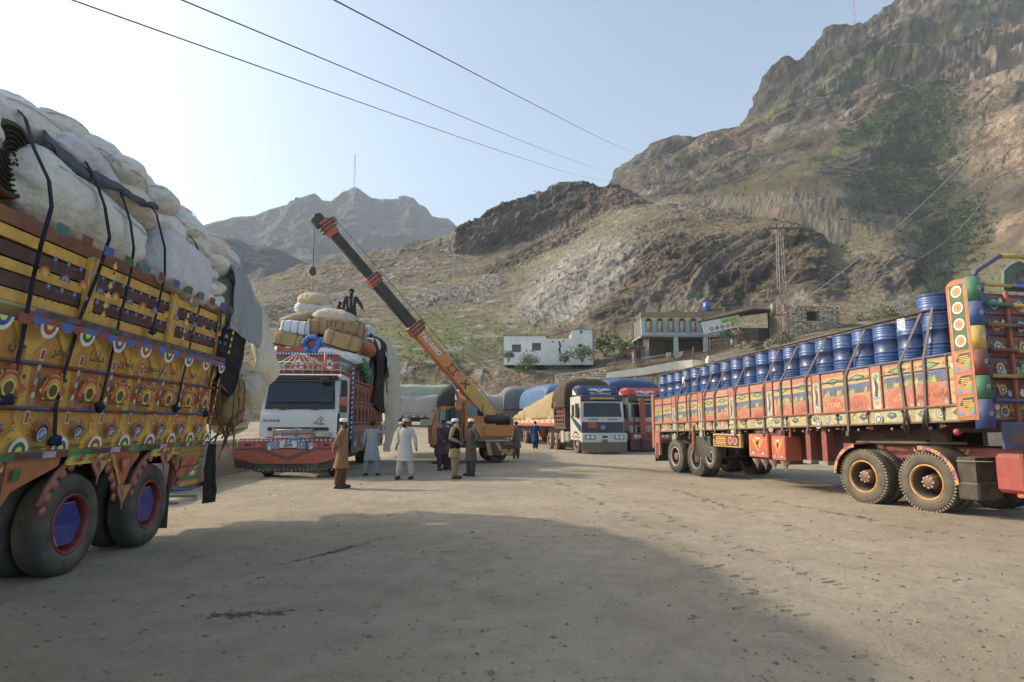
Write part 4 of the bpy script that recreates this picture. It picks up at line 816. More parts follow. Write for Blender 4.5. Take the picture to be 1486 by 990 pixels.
        mb = MB(YEL2); mb.T = lsh(); z0, z1 = 1.375, 1.775
        mb.poly([(-.2, z0), (-.19, z0+.06), (-.12, z0+.15), (-.055, z0+.2), (-.045, z1), (.045, z1), (.055, z0+.2), (.12, z0+.15), (.19, z0+.06), (.2, z0)], .035, None, FX((.035, y, 0)))
        if vis: F_ = fx(y, 0, .035); fan(mb, F_, 0, z0+.005, .13, fc[(k+2) % 3], up=True); rect(mb, F_, -.028, z1-.13, .028, z1-.01, 'e8e0d0'); rect(mb, F_, -.02, z1-.12, .02, z1-.02, 'a8281c', .006)
        mb.build('fan_bracket', PAINT, t)
    for z, nm in ((2.225, 'upper'), (1.79, 'lower')):
        mb = MB('7a2624'); mb.T = lsh()
        for k in range(28): mb.tube([(.06, -k*.3, z), (.06, -k*.3-.3, z)], .022, 8, ['7a2624', '24487e', '1f3f78'][k % 3] if nm == 'lower' else ['7a2a24', '5a2a24', '24487e', '7a2a24'][k % 4])
        mb.build('side_rail', PAINT, t)
    mb = MB('b8901c'); mb.T = lsh(); mb.box((-.03, N0, 1.29), (.035, .02, 1.372)); F_ = fx(0, 0, .035)
    for k in range(46): rect(mb, F_, -k*.1-.1, 1.30, -k*.1, 1.362, ['7a2028', 'b9a0b8', '1d2a5a', '4a1a20', '1c6a44', '2b8a5a'][(k//(1 if k < 12 else 2)) % 6])
    mb.build('bead_band', PAINT, t)
    for y0, n in ((-2.75, 3), (-.95, 3), (-4.5, 3)):        # wavy yellow lace boards with red eyes
        mb = MB('dccb3a'); mb.T = lsh(); w = .27; F_ = FX((.075, 0, 0))
        pts = [(y0-n*w, 1.2)]+[(y0-n*w+w*n*q/24, 1.25+.1*abs(math.sin(math.pi*n*q/24))) for q in range(25)]+[(y0, 1.2)]
        mb.poly(pts, .03, None, F_); G = fx(0, 0, .075)
        for q in range(n): c = y0-w*(q+.5); flat(mb, [(c-.09, 1.25), (c, 1.22), (c+.09, 1.25), (c, 1.31)], 'b8701c', G); disc(mb, G, c, 1.262, .028, '9a2018', .008, n=8)
        mb.build('lace_board', PAINT, t)
    # --- painted skirt behind the rear wheel: ducks on a pond
    mb = MB('b8861a'); mb.T = lsh(); mb.box((-.04, -.88, .69), (.02, .02, 1.29)); F_ = fx(0, 0, .02); rect(mb, F_, -.8, .77, -.1, 1.14, 'c0561c'); rect(mb, F_, -.78, .78, -.12, .86, '2f6a34', .006); rect(mb, F_, -.45, .83, -.2, .89, '9fb6c8', .008)
    for k in range(9):
        c = (-.3+.02*k, .86+.03*k); flat(mb, [(c[0]-.06, c[1]), (c[0]+.02, c[1]-.02), (c[0]+.16, c[1]+.02), (c[0]+.03, c[1]+.035)], ['2f8a3e', '5ab04a', '1f5a30'][k % 3], F_, .009+.001*k)
    disc(mb, F_, -.52, .96, .07, '8a3a1c', .01, sq=1.5); disc(mb, F_, -.44, 1.08, .03, '1f4a3a', .012); flat(mb, [(-.42, 1.09), (-.37, 1.08), (-.42, 1.07)], 'd8c020', F_, .013); disc(mb, F_, -.33, .88, .06, 'e4e0e0', .014, sq=.6); disc(mb, F_, -.29, .95, .025, 'e4e0e0', .015)
    rect(mb, F_, -.8, .985, -.1, 1.0, '1c1c28', .012); rect(mb, F_, -.86, .70, -.02, .75, 'd9b430', .006)
    for k in range(16): disc(mb, F_, -.84+k*.053, .725, .012, '6a3010', .009, n=6); disc(mb, F_, -.84+k*.053, 1.21, .014, '8a3420', .006, n=6)
    mb.build('skirt_panel', PAINT, t)
    for y in (-.91, -4.45):
        mb = MB('6e2018'); mb.T = lsh(); mb.bbox((-.05, y-.05, .72), (.03, y+.05, 1.3), .01); mb.build('skirt_post', PAINT, t)
    # wheel arches: scalloped orange boards, the pointed board between the wheels and hanging hearts
    W1, W2 = -3.2, -1.5; F_ = lsh(.0) @ FX((0, 0, 0))
    mb = MB('b85a1c'); mb.T = lsh()
    mb.poly([(-2.77, 1.29), (-2.02, 1.29), (-2.02, 1.22), (-2.2, 1.07), (-2.3, .86), (-2.42, .86), (-2.52, 1.07), (-2.77, 1.22)], .03, None, FX((.03, 0, 0))); G = fx(0, 0, .03); heart(mb, G, -2.38, 1.15, .12, ['b83420', 'd8762a'])
    flat(mb, [(-2.75, 1.28), (-2.7, 1.28), (-2.4, .9), (-2.42, .87)], 'e0a020', G, .004); mb.build('arch_board', PAINT, t)
    for (a, b, fl) in ((-4.4, -3.62, 1), (-1.1, -.93, 0)):
        mb = MB('b8681c'); mb.T = lsh(); mb.poly([(a, 1.29), (b, 1.29), (b-.02 if fl else b, 1.2), (a+.12 if fl else b, 1.0 if fl else 1.0), (a, .85 if fl else 1.12)], .03, None, FX((.03, 0, 0))); G = fx(0, 0, .03); rect(mb, G, a+.05, 1.1, a+.15, 1.22, '2f6a34'); mb.build('arch_board', PAINT, t)
    mb = MB('b0584a'); mb.T = lsh()
    for c in (W1+.05, W2+.05):
        for q in range(13):
            a = R(12+q*13); y = c-.66*math.cos(a); z = .62+.62*math.sin(a)
            mb.lathe([(.001, .0), (.05, .0), (.05, .02), (.001, .02)], frame((.035, y, z), (0, 1, 0), (0, 0, 1), (1, 0, 0)), 8)
        mb.tube([(.02, c-.7*math.cos(R(q)), .62+.68*math.sin(R(q))) for q in range(15, 166, 15)], .035, 6, 'a34a2a')
    mb.build('scalloped_edge', PAINT, t)
    for y, z in ((W1+.22, 1.19), (W2+.12, 1.19), (-2.36, .82)):
        mb = MB('c0705a'); mb.T = lsh(); mb.poly([(y-.15, z+.06), (y+.15, z+.06), (y+.13, z-.02), (y, z-.17), (y-.13, z-.02)], .02, None, FX((.085, 0, 0))); G = fx(0, 0, .085); flat(mb, [(y-.08, z+.03), (y+.08, z+.03), (y, z-.1)], ['d8761c', 'd8961c', 'd0402a'][int(y < -2.3)+int(y > -2)], G)
        mb.tube([(.08, y, z-.16), (.08, y, z-.24)], .008, 5); mb.build('pendant_heart', PAINT, t)
    # chassis
    mb = MB('1d1a19'); mb.box((-1.75, N0, .78), (-1.6, -.2, 1.05)); mb.box((-.9, N0, .78), (-.75, -.2, 1.05))
    for y in (-.3, -2.35, -5, -7): mb.box((-2.3, y-.05, 1.02), (-.1, y+.05, 1.2))
    mb.box((-2.4, -4.2, 1.0), (-.35, -.95, 1.22)); mb.build('chassis', METAL, t)
    for y in (W1, W2): mb = MB('2a2725'); mb.cyl((-2.3, y, .53), (-.2, y, .53), .08); mb.blob((-1.25, y, .53), (.22, .22, .22), n=14, m=8); mb.build('axle', METAL, t)
    for y in (W1, W2):
        wheel(t, .0, y, .555, .3, 1, ('7c1d18', '0a2c80'), hexagon=True, dual=True, tyre='2e3132', deep=.02)
        wheel(t, -2.5, y, .555, .3, -1, ('7c1d18', '1c46a0'), dual=True, tyre='2e3132')
    mb = MB('24507e'); mb.tube([(.0, -.9, .66), (.02, -.3, .62), (.04, .25, .66)], .025, 8); mb.tube([(.0, -.45, .64), (.04, .25, .68)], .028, 8, '7a2a1c'); mb.build('guard_pipe', PAINT, t)
    mb = MB('b8b4a8'); mb.box((-.62, -.62, .42), (.0, .02, .46)); mb.box((-.62, .0, .4), (.0, .03, .5)); mb.build('step', METAL, t)
    mb = MB('121212'); mb.box((-.4, -.92, .12), (-.02, -.89, .72)); mb.build('mudflap', RUBBER, t)
    # the cab end, beyond the left edge of the picture
    mb = MB(YEL); mb.bbox((-2.4, -10.4, .6), (-.05, -8.6, 2.9), .12); mb.build('cab', PAINT, t)
    wheel(t, -.02, -9.4, .555, .3, 1, ('7c1d18', '1c46a0')); wheel(t, -2.43, -9.4, .555, .3, -1, ('7c1d18', '1c46a0'))
    tag(sheet('black_flap', [[(.12, .02, 1.32), (.13, .3, 1.3)], [(.1, -.02, .9), (.15, .32, .9)], [(.12, -.06, .36), (.16, .4, .34)]], '0f0f12', CLOTH, 16, 26, .03, 5, 3, t), 'black cloth flap hanging from the rear corner of its skirt')
yellow_truck()
# --- the heap of sacks
def lworld(p): return LT @ Vector(p)
def lsack(name, y, z, off, size, rot, kind, col, seed, label, **kw):
    p = (off+LK*(z-.7), y, z); M = LT @ Matrix.Translation(p) @ Euler((R(rot[0]), R(rot[1]), R(rot[2]+90))).to_matrix().to_4x4()
    o = sack(name, (0, 0, 0), size, (0, 0, 0), kind, col, seed, label, group="sacks heaped on the yellow truck", **kw); o.location = M.to_translation(); o.rotation_euler = M.to_euler()
    return o
ORDN = ['first', 'second', 'third', 'fourth', 'fifth', 'sixth', 'seventh', 'eighth']
def left_load():
    W_ = ['dcd6cc', 'e2dcd2', 'd4cec6', 'e0dcd6', 'd8cfc2', 'cfccd2']
    lsack('cloth_bolster', -3.62, 3.96, -.30, (2.35, .84, .84), (0, 6, 0), 'roll', 'd6d2c6', 1, 'huge off-white cloth bolster lying on the yellow side rail at the left edge', cat='bolster')
    lsack('cloth_bale', -1.5, 3.86, -.30, (1.55, .95, .84), (0, 4, 0), 'bale', 'cbc8ca', 2, 'large flat grey-white bale right of the huge bolster on the yellow rail', cat='bale')
    o = empty('rolled_carpet', LT @ Vector((-.55, -4.78, 4.1)), .07, label='dark rolled carpet with a red and olive rim near the left picture edge', cat='carpet', group="sacks heaped on the yellow truck"); mb = MB('39332c'); A_ = frame((0, 0, 0), (0, 1, 0), (0, 0, 1), (1, 0, 0)) @ SC(1, 1.1, 1)
    mb.lathe([(.3, -.6), (.34, .2), (.34, .62), (.325, .66), (.29, .66)], A_, 28, ['4a2a20', '5a4a2c', '7a2c1c', '4a4a30']); mb.build('backing', CLOTH, o)
    mb = MB('2a2825'); q_ = []
    for k in range(90): a = k*.42; r_ = .30*(1-k/100); q_.append((.645+.008*math.sin(k*1.3), r_*math.cos(a), 1.1*r_*math.sin(a)))
    mb.tube(q_, .011, 5); mb.lathe([(.3, .64), (.001, .6)], A_, 24, col='1f1d1b'); mb.build('rolled_end', CLOTH, o)
    for k, (y, z, s_) in enumerate([(-.45, 3.62, .62), (-.42, 3.82, .6), (-.5, 4.05, .66), (-.05, 3.66, .5), (-.02, 3.92, .55)]):
        lsack('small_sack', y, z, -.16-.02*k, (s_, .5, .25), (8*(-1)**k, 12-9*k, 5), 'pillow', W_[k % 6], 10+k, ['lowest of the small sacks', 'second small sack up', 'third small sack up', 'lower rearmost small sack', 'upper rearmost small sack'][k]+' between the grey-white bale and the rear corner post')
    n = 0
    for k, (y, z, L) in enumerate([(-5.3, 4.3, 1.0), (-3.55, 4.52, 1.35), (-2.6, 4.45, 1.15), (-1.75, 4.43, 1.05), (-.85, 4.42, 1.0), (.0, 4.36, .95), (.85, 4.3, .95)][::-1]):
        lsack('white_sack', y, z, -.32, (L, .62, .42), (6*(-1)**k, 9, 4), 'pillow', W_[k % 6], 20+k, f'plump off-white sack in the tier above the bale, {ORDN[k]} from the tail end')
    for k, (y, z, L) in enumerate([(-5.0, 4.5, 1.2), (-4.2, 4.68, 1.2), (-3.1, 4.85, 1.1), (-2.2, 4.78, 1.05), (-1.3, 4.75, 1.0), (-.4, 4.7, 1.0), (.5, 4.64, 1.0)][::-1]):
        lsack('white_sack', y, z, -.55, (L, .7, .42), (-5*(-1)**k, 8, -3), 'pillow', W_[(k+2) % 6], 30+k, f'off-white sack in the upper tier of the heap, {ORDN[k]} from the tail end')
    for k, (y, z, L, H_) in enumerate([(-5.3, 4.7, 1.4, .56), (-3.9, 4.84, 1.4, .6), (-2.55, 5.0, 1.3, .6), (-1.2, 5.02, 1.15, .6), (.1, 4.9, 1.2, .55)][::-1]):
        lsack('big_sack', y, z, -1.0, (L, .95, H_), (0, 5, 0), 'pillow', ['d2cac4', 'c2bcc6', 'cbc4c2'][k % 3], 40+k, f'big rounded sack on the crest of the heap, {ORDN[k]} from the tail end')
    for k, (y, z) in enumerate([(-2.9, 4.72), (-2.2, 4.66), (-1.15, 4.6), (-.3, 4.56), (.35, 4.5), (-3.6, 4.95), (-1.9, 4.98), (-.7, 4.92)]):
        lsack('small_sack', y, z, -.2 if k < 5 else -.62, (.72, .5, .34), (9*(-1)**k, 14-6*(k % 3), 12*(-1)**k), 'pillow', W_[(k+1) % 6], 400+k, ['small white sack wedged above the left part of the bolster', 'small white sack wedged above the right end of the bolster', 'small white sack above the left half of the flat bale', 'small white sack above the right half of the flat bale', 'small white sack just before the grey sheet', 'small white sack high up between the two leftmost crest sacks', 'small white sack high up near the dark tarpaulin end', 'small white sack high up just left of the plastic sheet'][k])
    for k in range(6):
        lsack('fill_sack', 1.0-k*1.5, [5.0, 5.0, 4.9, 4.75, 4.65, 4.6][k], -1.95, (1.6, 1.1, .85), (0, 0, 0), 'pillow', W_[k % 6], 60+k, f'off-white fill sack added on the far side of the heap crest, {ORDN[k]} from the tail end')  # upper mass added to fill out the heap's shadow
    for k in range(4): lsack('fill_sack', -8.9+k*.95, 4.0, -.7, (1.3, 1.2, 1.2), (0, 0, 0), 'bale', 'a49d95', 70+k, 'unseen pale bale added near the cab end of the yellow truck load')  # out-of-view bales added so the load's shadow reaches the foreground
    for k in range(7): lsack('fill_bale', -7.3+k*1.25, 3.85, -1.55, (1.35, 1.7, 1.5), (0, 0, 0), 'bale', '9a948c', 80+k, 'unseen pale fill bale added deep inside the sack heap, behind the outer sacks')  # hidden fill added to give the heap's shadow its bulk
    # overhanging tail of the load
    for k, (y, z, off, sz, rt, kd, c, lb) in enumerate([
        (1.0, 3.75, -.5, (1.5, 1.0, 1.1), (0, 0, 0), 'bale', 'a8a296', 'pale bale hanging out over the tailboard under the grey sheet'),
        (1.75, 2.4, -.12, (1.05, .85, .85), (0, 10, 0), 'pillow', 'c2b9a4', 'cream bulging sack low at the tail end of the load'),
        (1.6, 1.78, -.22, (.9, .75, .66), (0, -5, 0), 'pillow', 'b5ab96', 'lowest cream sack hanging at the tail of the load'),
        (.95, 2.05, -.1, (.85, .5, .85), (0, 0, 0), 'bale', '8f7040', 'brown cardboard bale tied against the tail of the load'),
        (.6, 2.75, -.6, (.9, .9, .8), (0, 0, 0), 'bale', '55402c', 'dark brown bale behind the navy cloth at the tail')]):
        lsack('tail_sack', y, z, off, sz, rt, kd, c, 90+k, lb, cords=3 if 'brown' in lb else 0, cordcol='6a5636')
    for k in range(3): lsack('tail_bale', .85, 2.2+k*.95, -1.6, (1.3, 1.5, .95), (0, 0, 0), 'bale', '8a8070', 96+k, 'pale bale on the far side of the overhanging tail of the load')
    # loose tarpaulins among the sacks
    P = lambda px, py, o=0.: LT @ LP(px, py, o)
    sheet('tarpaulin', [[P(62, 186, -.3), P(80, 200, -.35), P(100, 215, -.4), P(150, 238, -.4)], [P(72, 208, -.02), P(105, 238, 0), P(135, 252, 0), P(178, 272, 0)], [P(100, 248, .02), P(128, 262, .04), P(150, 272, .02), P(176, 279, 0)]], '4a525c', CLOTH, 40, 26, .03, 4, 4, vert=False, label='crumpled slate-blue tarpaulin scrap tucked between sacks near the crest of the yellow truck load', cat='tarpaulin')
    sheet('tarpaulin', [[P(165, 272, -.1), P(195, 272, -.25), P(208, 276, -.25)], [P(190, 288, .04), P(212, 292, .02), P(228, 298, 0)], [P(208, 300, .04), P(220, 302, .02), P(226, 305, 0)]], '454c5a', CLOTH, 30, 20, .025, 5, 6, vert=False, label='small dark blue-grey tarpaulin scrap farther back on the crest of the yellow truck load', cat='tarpaulin')
    # the grey plastic sheet and the cream sheet over the tail
    def L3(x, y, z): return LT @ Vector((x+LK*(z-.7), y, z))
    sheet('plastic_sheet', [[L3(-1.3, -.4, 4.98), L3(-1.2, .3, 5.0), L3(-1.2, 1.0, 4.9), L3(-1.2, 1.7, 4.7)], [L3(-.55, -.25, 4.85), L3(-.5, .35, 4.9), L3(-.5, 1.0, 4.78), L3(-.45, 1.75, 4.55)], [L3(-.02, .1, 4.4), L3(.0, .55, 4.35), L3(.02, 1.1, 4.2), L3(.0, 1.7, 3.95)], [L3(.1, .2, 3.8), L3(.12, .6, 3.8), L3(.14, 1.1, 3.65), L3(.12, 1.65, 3.5)], [L3(.12, .05, 3.25), L3(.16, .55, 3.2), L3(.2, 1.05, 3.12), L3(.16, 1.5, 3.1)]], 'a8aeb4', SHEET, 60, 60, .05, 2.6, 11, label='grey translucent plastic sheet draped over the rear corner of the yellow truck load', cat='sheet')
    sheet('cream_sheet', [[L3(-.9, 1.55, 4.4), L3(-.6, 1.9, 4.35), L3(-.9, 2.3, 4.2)], [L3(-.1, 1.6, 3.95), L3(.0, 2.0, 3.95), L3(-.5, 2.5, 3.8)], [L3(.12, 1.45, 3.3), L3(.22, 2.0, 3.3), L3(-.3, 2.6, 3.3)], [L3(.2, 1.35, 2.75), L3(.45, 2.0, 2.62), L3(-.1, 2.7, 2.6)], [L3(-.1, 1.6, 2.45), L3(.1, 2.1, 2.3), L3(-.3, 2.7, 2.3)]], 'd4cebc', SHEET, 50, 70, .06, 2.2, 15, label='cream canvas sheet bulging over the overhanging tail of the yellow truck load', cat='sheet')
    sheet('navy_cloth', [[L3(.06, .02, 3.3), L3(.1, .5, 3.3), L3(.12, .95, 3.25)], [L3(.08, -.05, 2.75), L3(.14, .45, 2.7), L3(.12, .9, 2.7)], [L3(.1, .15, 2.3), L3(.12, .5, 2.1), L3(.1, .75, 2.3)]], '14161f', CLOTH, 30, 30, .04, 3, 21, label='dark navy cloth hanging below the grey sheet at the rear corner', cat='cloth')
    rnd = random.Random(5)
    root = empty('bundle_of_sticks', lworld((.05, .4, 2.0)), .07, label='tangle of dry sticks and ropes lashed behind the yellow tailboard', cat='sticks')
    for k in range(26):
        a = Vector((rnd.uniform(-.1, .22), rnd.uniform(-.35, .9), rnd.uniform(-.8, .3))); d = Vector((rnd.uniform(-.2, .2), rnd.uniform(-.8, .8), rnd.uniform(-.7, .7)))
        mb = MB(rnd.choice(['5a4430', '6e5638', '4a3828', '8a7448', '3d2f22'])); mb.tube([a-d*.5, a+Vector((0, .03, .05)), a+d*.5], [.012, .018, .008], 5); mb.build('stick', WOOD, root)
    mb = MB('8a1f18'); mb.tube([(.16, .35, .9), (.17, .33, -.5)], .02, 6); mb.build('red_pole', PAINT, root)
    # navy straps
    straps = [([(20, 150, -.45), (38, 172, -.2), (50, 215, .08), (72, 262, .2), (76, 300, .24), (62, 350, .2), (50, 400, .07), (32, 500, .08), (18, 560, .09), (9, 580, .1)], .024, 'first navy strap from the left, crossing the huge bolster'),
              ([(105, 205, -.45), (122, 228, -.1), (140, 262, .12), (153, 300, .2), (160, 345, .22), (142, 400, .09), (118, 460, .06), (95, 540, .09), (82, 590, .1), (80, 640, .1)], .024, 'second navy strap from the left, at the right end of the bolster'),
              ([(168, 262, -.2), (180, 290, .05), (190, 322, .16), (195, 360, .2), (190, 400, .07), (175, 460, .06), (160, 530, .08), (145, 590, .1)], .02, 'third navy strap from the left, over the grey-white bale'),
              ([(190, 258, -.5), (205, 275, -.1), (228, 312, .12), (240, 360, .2), (240, 400, .1), (231, 440, .07), (222, 480, .08)], .02, 'fourth navy strap from the left, at the right end of the grey-white bale'),
              ([(270, 335, -.2), (284, 352, .06), (293, 375, .14), (296, 410, .16), (292, 440, .08), (281, 480, .08), (268, 540, .09), (256, 592, .1)], .02, 'fifth navy strap from the left, near the rear corner'),
              ([(322, 450, .06), (318, 500, .06), (304, 560, .07), (298, 600, .08)], .02, 'rearmost navy strap running down the tail corner of the yellow side')]
    for pts, w, lb in straps:
        q = [LP(a, b, o) for a, b, o in pts]; o = empty('strap', LT @ q[0], .07, label=lb, cat='strap', group='navy straps over the yellow truck load'); mb = MB('1d2238'); vs = []
        for i, p in enumerate(q): vs += [p-q[0]+Vector((0, -w, 0)), p-q[0]+Vector((0, w, 0)), p-q[0]+Vector((-.012, w, 0)), p-q[0]+Vector((-.012, -w, 0))]
        mb.add(vs, [(4*i+a, 4*i+(a+1) % 4, 4*i+4+(a+1) % 4, 4*i+4+a) for i in range(len(q)-1) for a in range(4)], None, False); mb.build('webbing', CLOTH, o)
        mb = MB('16203c'); mb.blob(q[-1]-q[0], (.05, .075, .06), n=12, m=8, noise=.12, seed=len(pts)); mb.build('knot', CLOTH, o)
    q = [LP(288, 455, .08), LP(262, 500, .09), LP(232, 545, .09), LP(212, 590, .09)]; mb = MB('8a8040'); mb.tube([p-q[0] for p in q], .007, 5); o = mb.build('rope', CLOTH, label='thin yellowish rope slanting across the yellow side near the tail', cat='rope'); o.location = LT @ q[0]; o.rotation_euler[2] = .07
left_load()
# long low concrete parapet behind the trucks
def parapet():
    a, b = Vector((-8.3, 13, 0)), Vector((-11.6, 40, 0)); d = (b-a); L = d.length; rz = math.atan2(-d.x, d.y); root = empty('concrete_parapet', a, rz, label='low grey concrete parapet running behind the yellow and white trucks', cat='wall')
    y = 0
    while y < L:
        mb = MB('9a948a'); mb.box((-.35, y+.01, -.1), (0, y+1.98, 1.0)); mb.box((-.4, y+.01, 1.0), (.05, y+1.98, 1.12), 'a8a298'); mb.box((-.3, y+.01, -.1), (.12, y+1.98, .35), '8d867b'); mb.build('segment', CONC, root); y += 2
parapet()
# ================================================================ long painted trailer with blue drums, at the right
RZ_ = .213; RM = Matrix.Translation((7.85, 10.7, 0)) @ Matrix.Rotation(RZ_, 4, 'Z')
def tilt(): return Matrix(((1, 0, 0, 0), (0, 1, 0, 0), (0, -.029, 1, 0), (0, 0, 0, 1)))     # the bed falls a little towards its rear
DOORC = ['c47452', 'c06c4e', 'c88060']
def drum_trailer():
    t = empty('painted_trailer', (7.85, 10.7, 0), RZ_, label='long hand-painted trailer bed carrying blue drums, at the right of the yard', cat='trailer')
    rnd = random.Random(12); LEN = 12.45; T0 = tilt()
    def fx(y, z, d=0): return T0 @ FXN((-d, y, z))
    ZB, Z1, Z2, Z3, ZT = 1.70, 1.98, 2.46, 2.63, 2.87
    mb = MB('4a1512'); mb.T = T0; mb.box((.05, .05, ZB), (2.45, LEN, ZB+.12)); mb.build('floor', WOOD, t)
    mb = MB('6b2a1e'); mb.T = T0; mb.box((2.4, .05, ZB), (2.46, LEN, ZT)); mb.box((.0, LEN-.05, ZB), (2.46, LEN, ZT)); mb.build('far_side_wall', PAINT, t)
    mb = MB('b9a878'); mb.T = T0; mb.box((.0, .02, ZB), (.05, LEN, Z1-.01)); mb.build('lower_sill', FADED, t)
    # bays: two drop panels, then a painted pillar
    y = .0; PW = .74; PIL = .30; bays = []
    k = 0
    mb = MB('b06a42'); mb.T = T0; mb.box((-.0, .0, Z1), (.04, .34, ZT)); F_ = fx(0, 0, .001); rect(mb, F_, -.32, 2.02, -.02, 2.4, 'c8b878'); scene_bits(mb, F_, -.3, 2.05, -.04, 2.38, rnd, 5); rect(mb, F_, -.32, 2.46, -.02, 2.84, 'a8b060', .003); scene_bits(mb, F_, -.3, 2.5, -.04, 2.8, rnd, 6); mb.build('pillar', FADED, t); y = .35
    hooks = []
    while y < LEN-.5:
        for j in range(2):
            y1 = min(y+PW, LEN-.02); w = y1-y; mb = MB(DOORC[k % 3]); mb.T = T0; mb.box((.0, y+.012, Z1+.01), (.045, y1-.012, ZT-.012)); F_ = fx((y+y1)/2, 0, .0); hw = w/2-.03; c = (Z1+Z2)/2
            if w > .3:
                rect(mb, F_, -hw, Z2-.02, hw, Z3+.02, '2a568c', .002); rect(mb, F_, -hw, Z3, hw, ZT-.03, 'c0a45c', .003)
                for q in range(9):                                                      # trees and hills band
                    x = -hw+.04+(2*hw-.08)*q/8; h_ = rnd.uniform(.07, .15); flat(mb, [(x-.06, Z2-.03), (x+.06, Z2-.03), (x+.02, Z2-.03+h_), (x-.02, Z2-.03+h_*.8)], rnd.choice(['8c9a3c', 'b8a848', '3f6a3a', 'c9b060', '27507c']), F_, .004+.001*(q % 3))
                flat(mb, [(-hw*.75, 2.75), (0, 2.68), (hw*.75, 2.75), (0, 2.82)], '23321e', F_, .005); flat(mb, [(-hw*.45, 2.75), (0, 2.7), (hw*.45, 2.75), (0, 2.8)], '6fae4a', F_, .007)
                for s_ in (-1, 1): disc(mb, F_, s_*hw*.88, 2.75, .03, 'b8442a', .006, n=8); disc(mb, F_, s_*hw*.86, Z1+.08, .035, 'b8bd98', .005, n=8); disc(mb, F_, s_*hw*.86, Z2-.08, .035, 'b8bd98', .005, n=8); disc(mb, F_, s_*hw*.86, Z2-.08, .018, '4a6a4a', .007, n=6)
                n_ = 22; flat(mb, [(hw*(.9+.05*math.cos(6*a))*math.cos(a), c-.01+.2*(.9+.08*math.cos(6*a))*math.sin(a)) for a in [6.283*i/n_ for i in range(n_)]], 'cf7350', F_, .004); flat(mb, [(hw*.8*math.cos(a), c-.01+.165*math.sin(a)) for a in [6.283*i/n_ for i in range(n_)]], 'c4552f', F_, .005)
                if y < 8: mb.text([urdu('باب خیبر'), urdu('پاک'), urdu('دل'), 'STAR', urdu('خان'), urdu('سفر'), urdu('پشاور'), urdu('شان')][(k) % 8], F_ @ TR(0, 0, c), .17, 'd89a58' if k % 2 else '8a2c18', .006, .008, wide=1.1)
            mb.build('drop_panel', FADED, t); hooks.append((y+y1)/2)
            mb = MB('7c3a26'); mb.T = T0; mb.bbox((-.03, y-.018, Z1-.02), (.0, y+.018, ZT), .008); mb.build('rib', PAINT, t); k += 1; y = y1
            if y >= LEN-.3: break
        if y < LEN-.5:
            mb = MB('b8623e'); mb.T = T0; y1 = y+PIL; mb.box((-.02, y+.02, Z1-.0), (.04, y1-.02, ZT)); F_ = fx((y+y1)/2, 0, .02)
            rect(mb, F_, -.1, 2.04, .1, 2.78, 'c9c0a4'); cc = rnd.choice(['1f3e68', '1c1c20', '22502c'])
            flat(mb, [(-.05, 2.3), (.03, 2.28), (.06, 2.5), (.0, 2.66), (-.04, 2.6), (-.02, 2.48)], cc, F_, .007); flat(mb, [(-.08, 2.66), (0, 2.62), (.08, 2.7), (0, 2.77)], '5a9a3c', F_, .007); disc(mb, F_, 0, 2.16, .06, 'b8862c', .007, n=3); rect(mb, F_, -.085, 2.24, .085, 2.28, '6a98b8', .006); disc(mb, F_, 0, 1.84, .1, 'd0c8a0', .004, n=14); disc(mb, F_, 0, 1.84, .075, '3f6486', .006); disc(mb, F_, 0, 1.84, .045, 'd8d0b0', .008, n=8)
            mb.build('pillar', FADED, t)
            y = y1
    # lower sill pictures: cars, leaves, rosettes
    mb = MB(); F_ = fx(0, 0, .001)
    mb.T = None
    for q in range(34):
        yy = -.2-q*.365; c = (ZB+Z1)/2; m_ = q % 4
        if m_ in (0, 2): rect(mb, F_, yy-.16, ZB+.03, yy+.16, Z1-.04, 'b8bd80' if q % 3 else 'c2b47a'); flat(mb, [(yy-.13, c), (yy-.04, c+.07), (yy+.1, c+.05), (yy+.13, c-.03), (yy-.02, c-.07)], rnd.choice(['1f5a40', '1c2420', '27604a', '244a6a']), F_, .006); flat(mb, [(yy-.07, c+.01), (yy+.02, c+.04), (yy+.07, c+.01)], 'a8c0b8', F_, .008)
        elif m_ == 1: rosette(mb, F_, yy, c, .1, ['7d8f5a', 'd8cfae', '5a6a8a', 'd8cfae'])
        else: rect(mb, F_, yy-.15, ZB+.03, yy+.15, Z1-.04, 'c0a870'); disc(mb, F_, yy-.07, c, .055, 'c8c090', .006, n=9); disc(mb, F_, yy-.07, c, .03, '8a9a4a', .008, n=8); scene_bits(mb, F_, yy, ZB+.04, yy+.14, Z1-.05, rnd, 4)
    mb.build('sill_paintings', FADED, t)
    for z, c, x in ((ZT+.01, '31456c', -.01), (Z1-.01, '8a4630', -.02), (ZB-.01, '5f4a38', -.01)):
        mb = MB(c); mb.T = T0; mb.bbox((x-.02, .0, z-.02), (.06, LEN+.02, z+.02), .008); mb.build('side_rail', PAINT, t)
    mb = MB('1f3f78'); mb.T = T0; mb.bbox((-.022, .3, Z3+.0), (.0, LEN, Z3+.025), .006); mb.build('blue_rod', PAINT, t)
    for q in range(14):
        yy = .5+q*.88; mb = MB('5a3428'); mb.T = T0; mb.blob((-.03, yy, Z1-.05), (.03, .035, .05), n=8, m=6); mb.cyl((-.02, yy-.06, ZB-.09), (-.02, yy+.06, ZB-.09), .018, 8); mb.cyl((-.025, yy, Z1-.05), (-.01, yy, ZB-.09), .01, 5); mb.build('latch', METAL, t); mb = MB('8a8478'); mb.T = T0; mb.blob((-.0, yy+.3, ZB-.12), (.03, .03, .03), n=8, m=6); mb.build('marker_stud', METAL, t)
    # under the bed
    mb = MB('3b1110'); mb.T = T0
    for x in (.75, 1.6): mb.box((x, 1.2, 1.25), (x+.12, LEN, 1.7)); mb.box((x, -.0, 1.5), (x+.12, 1.3, 1.7))
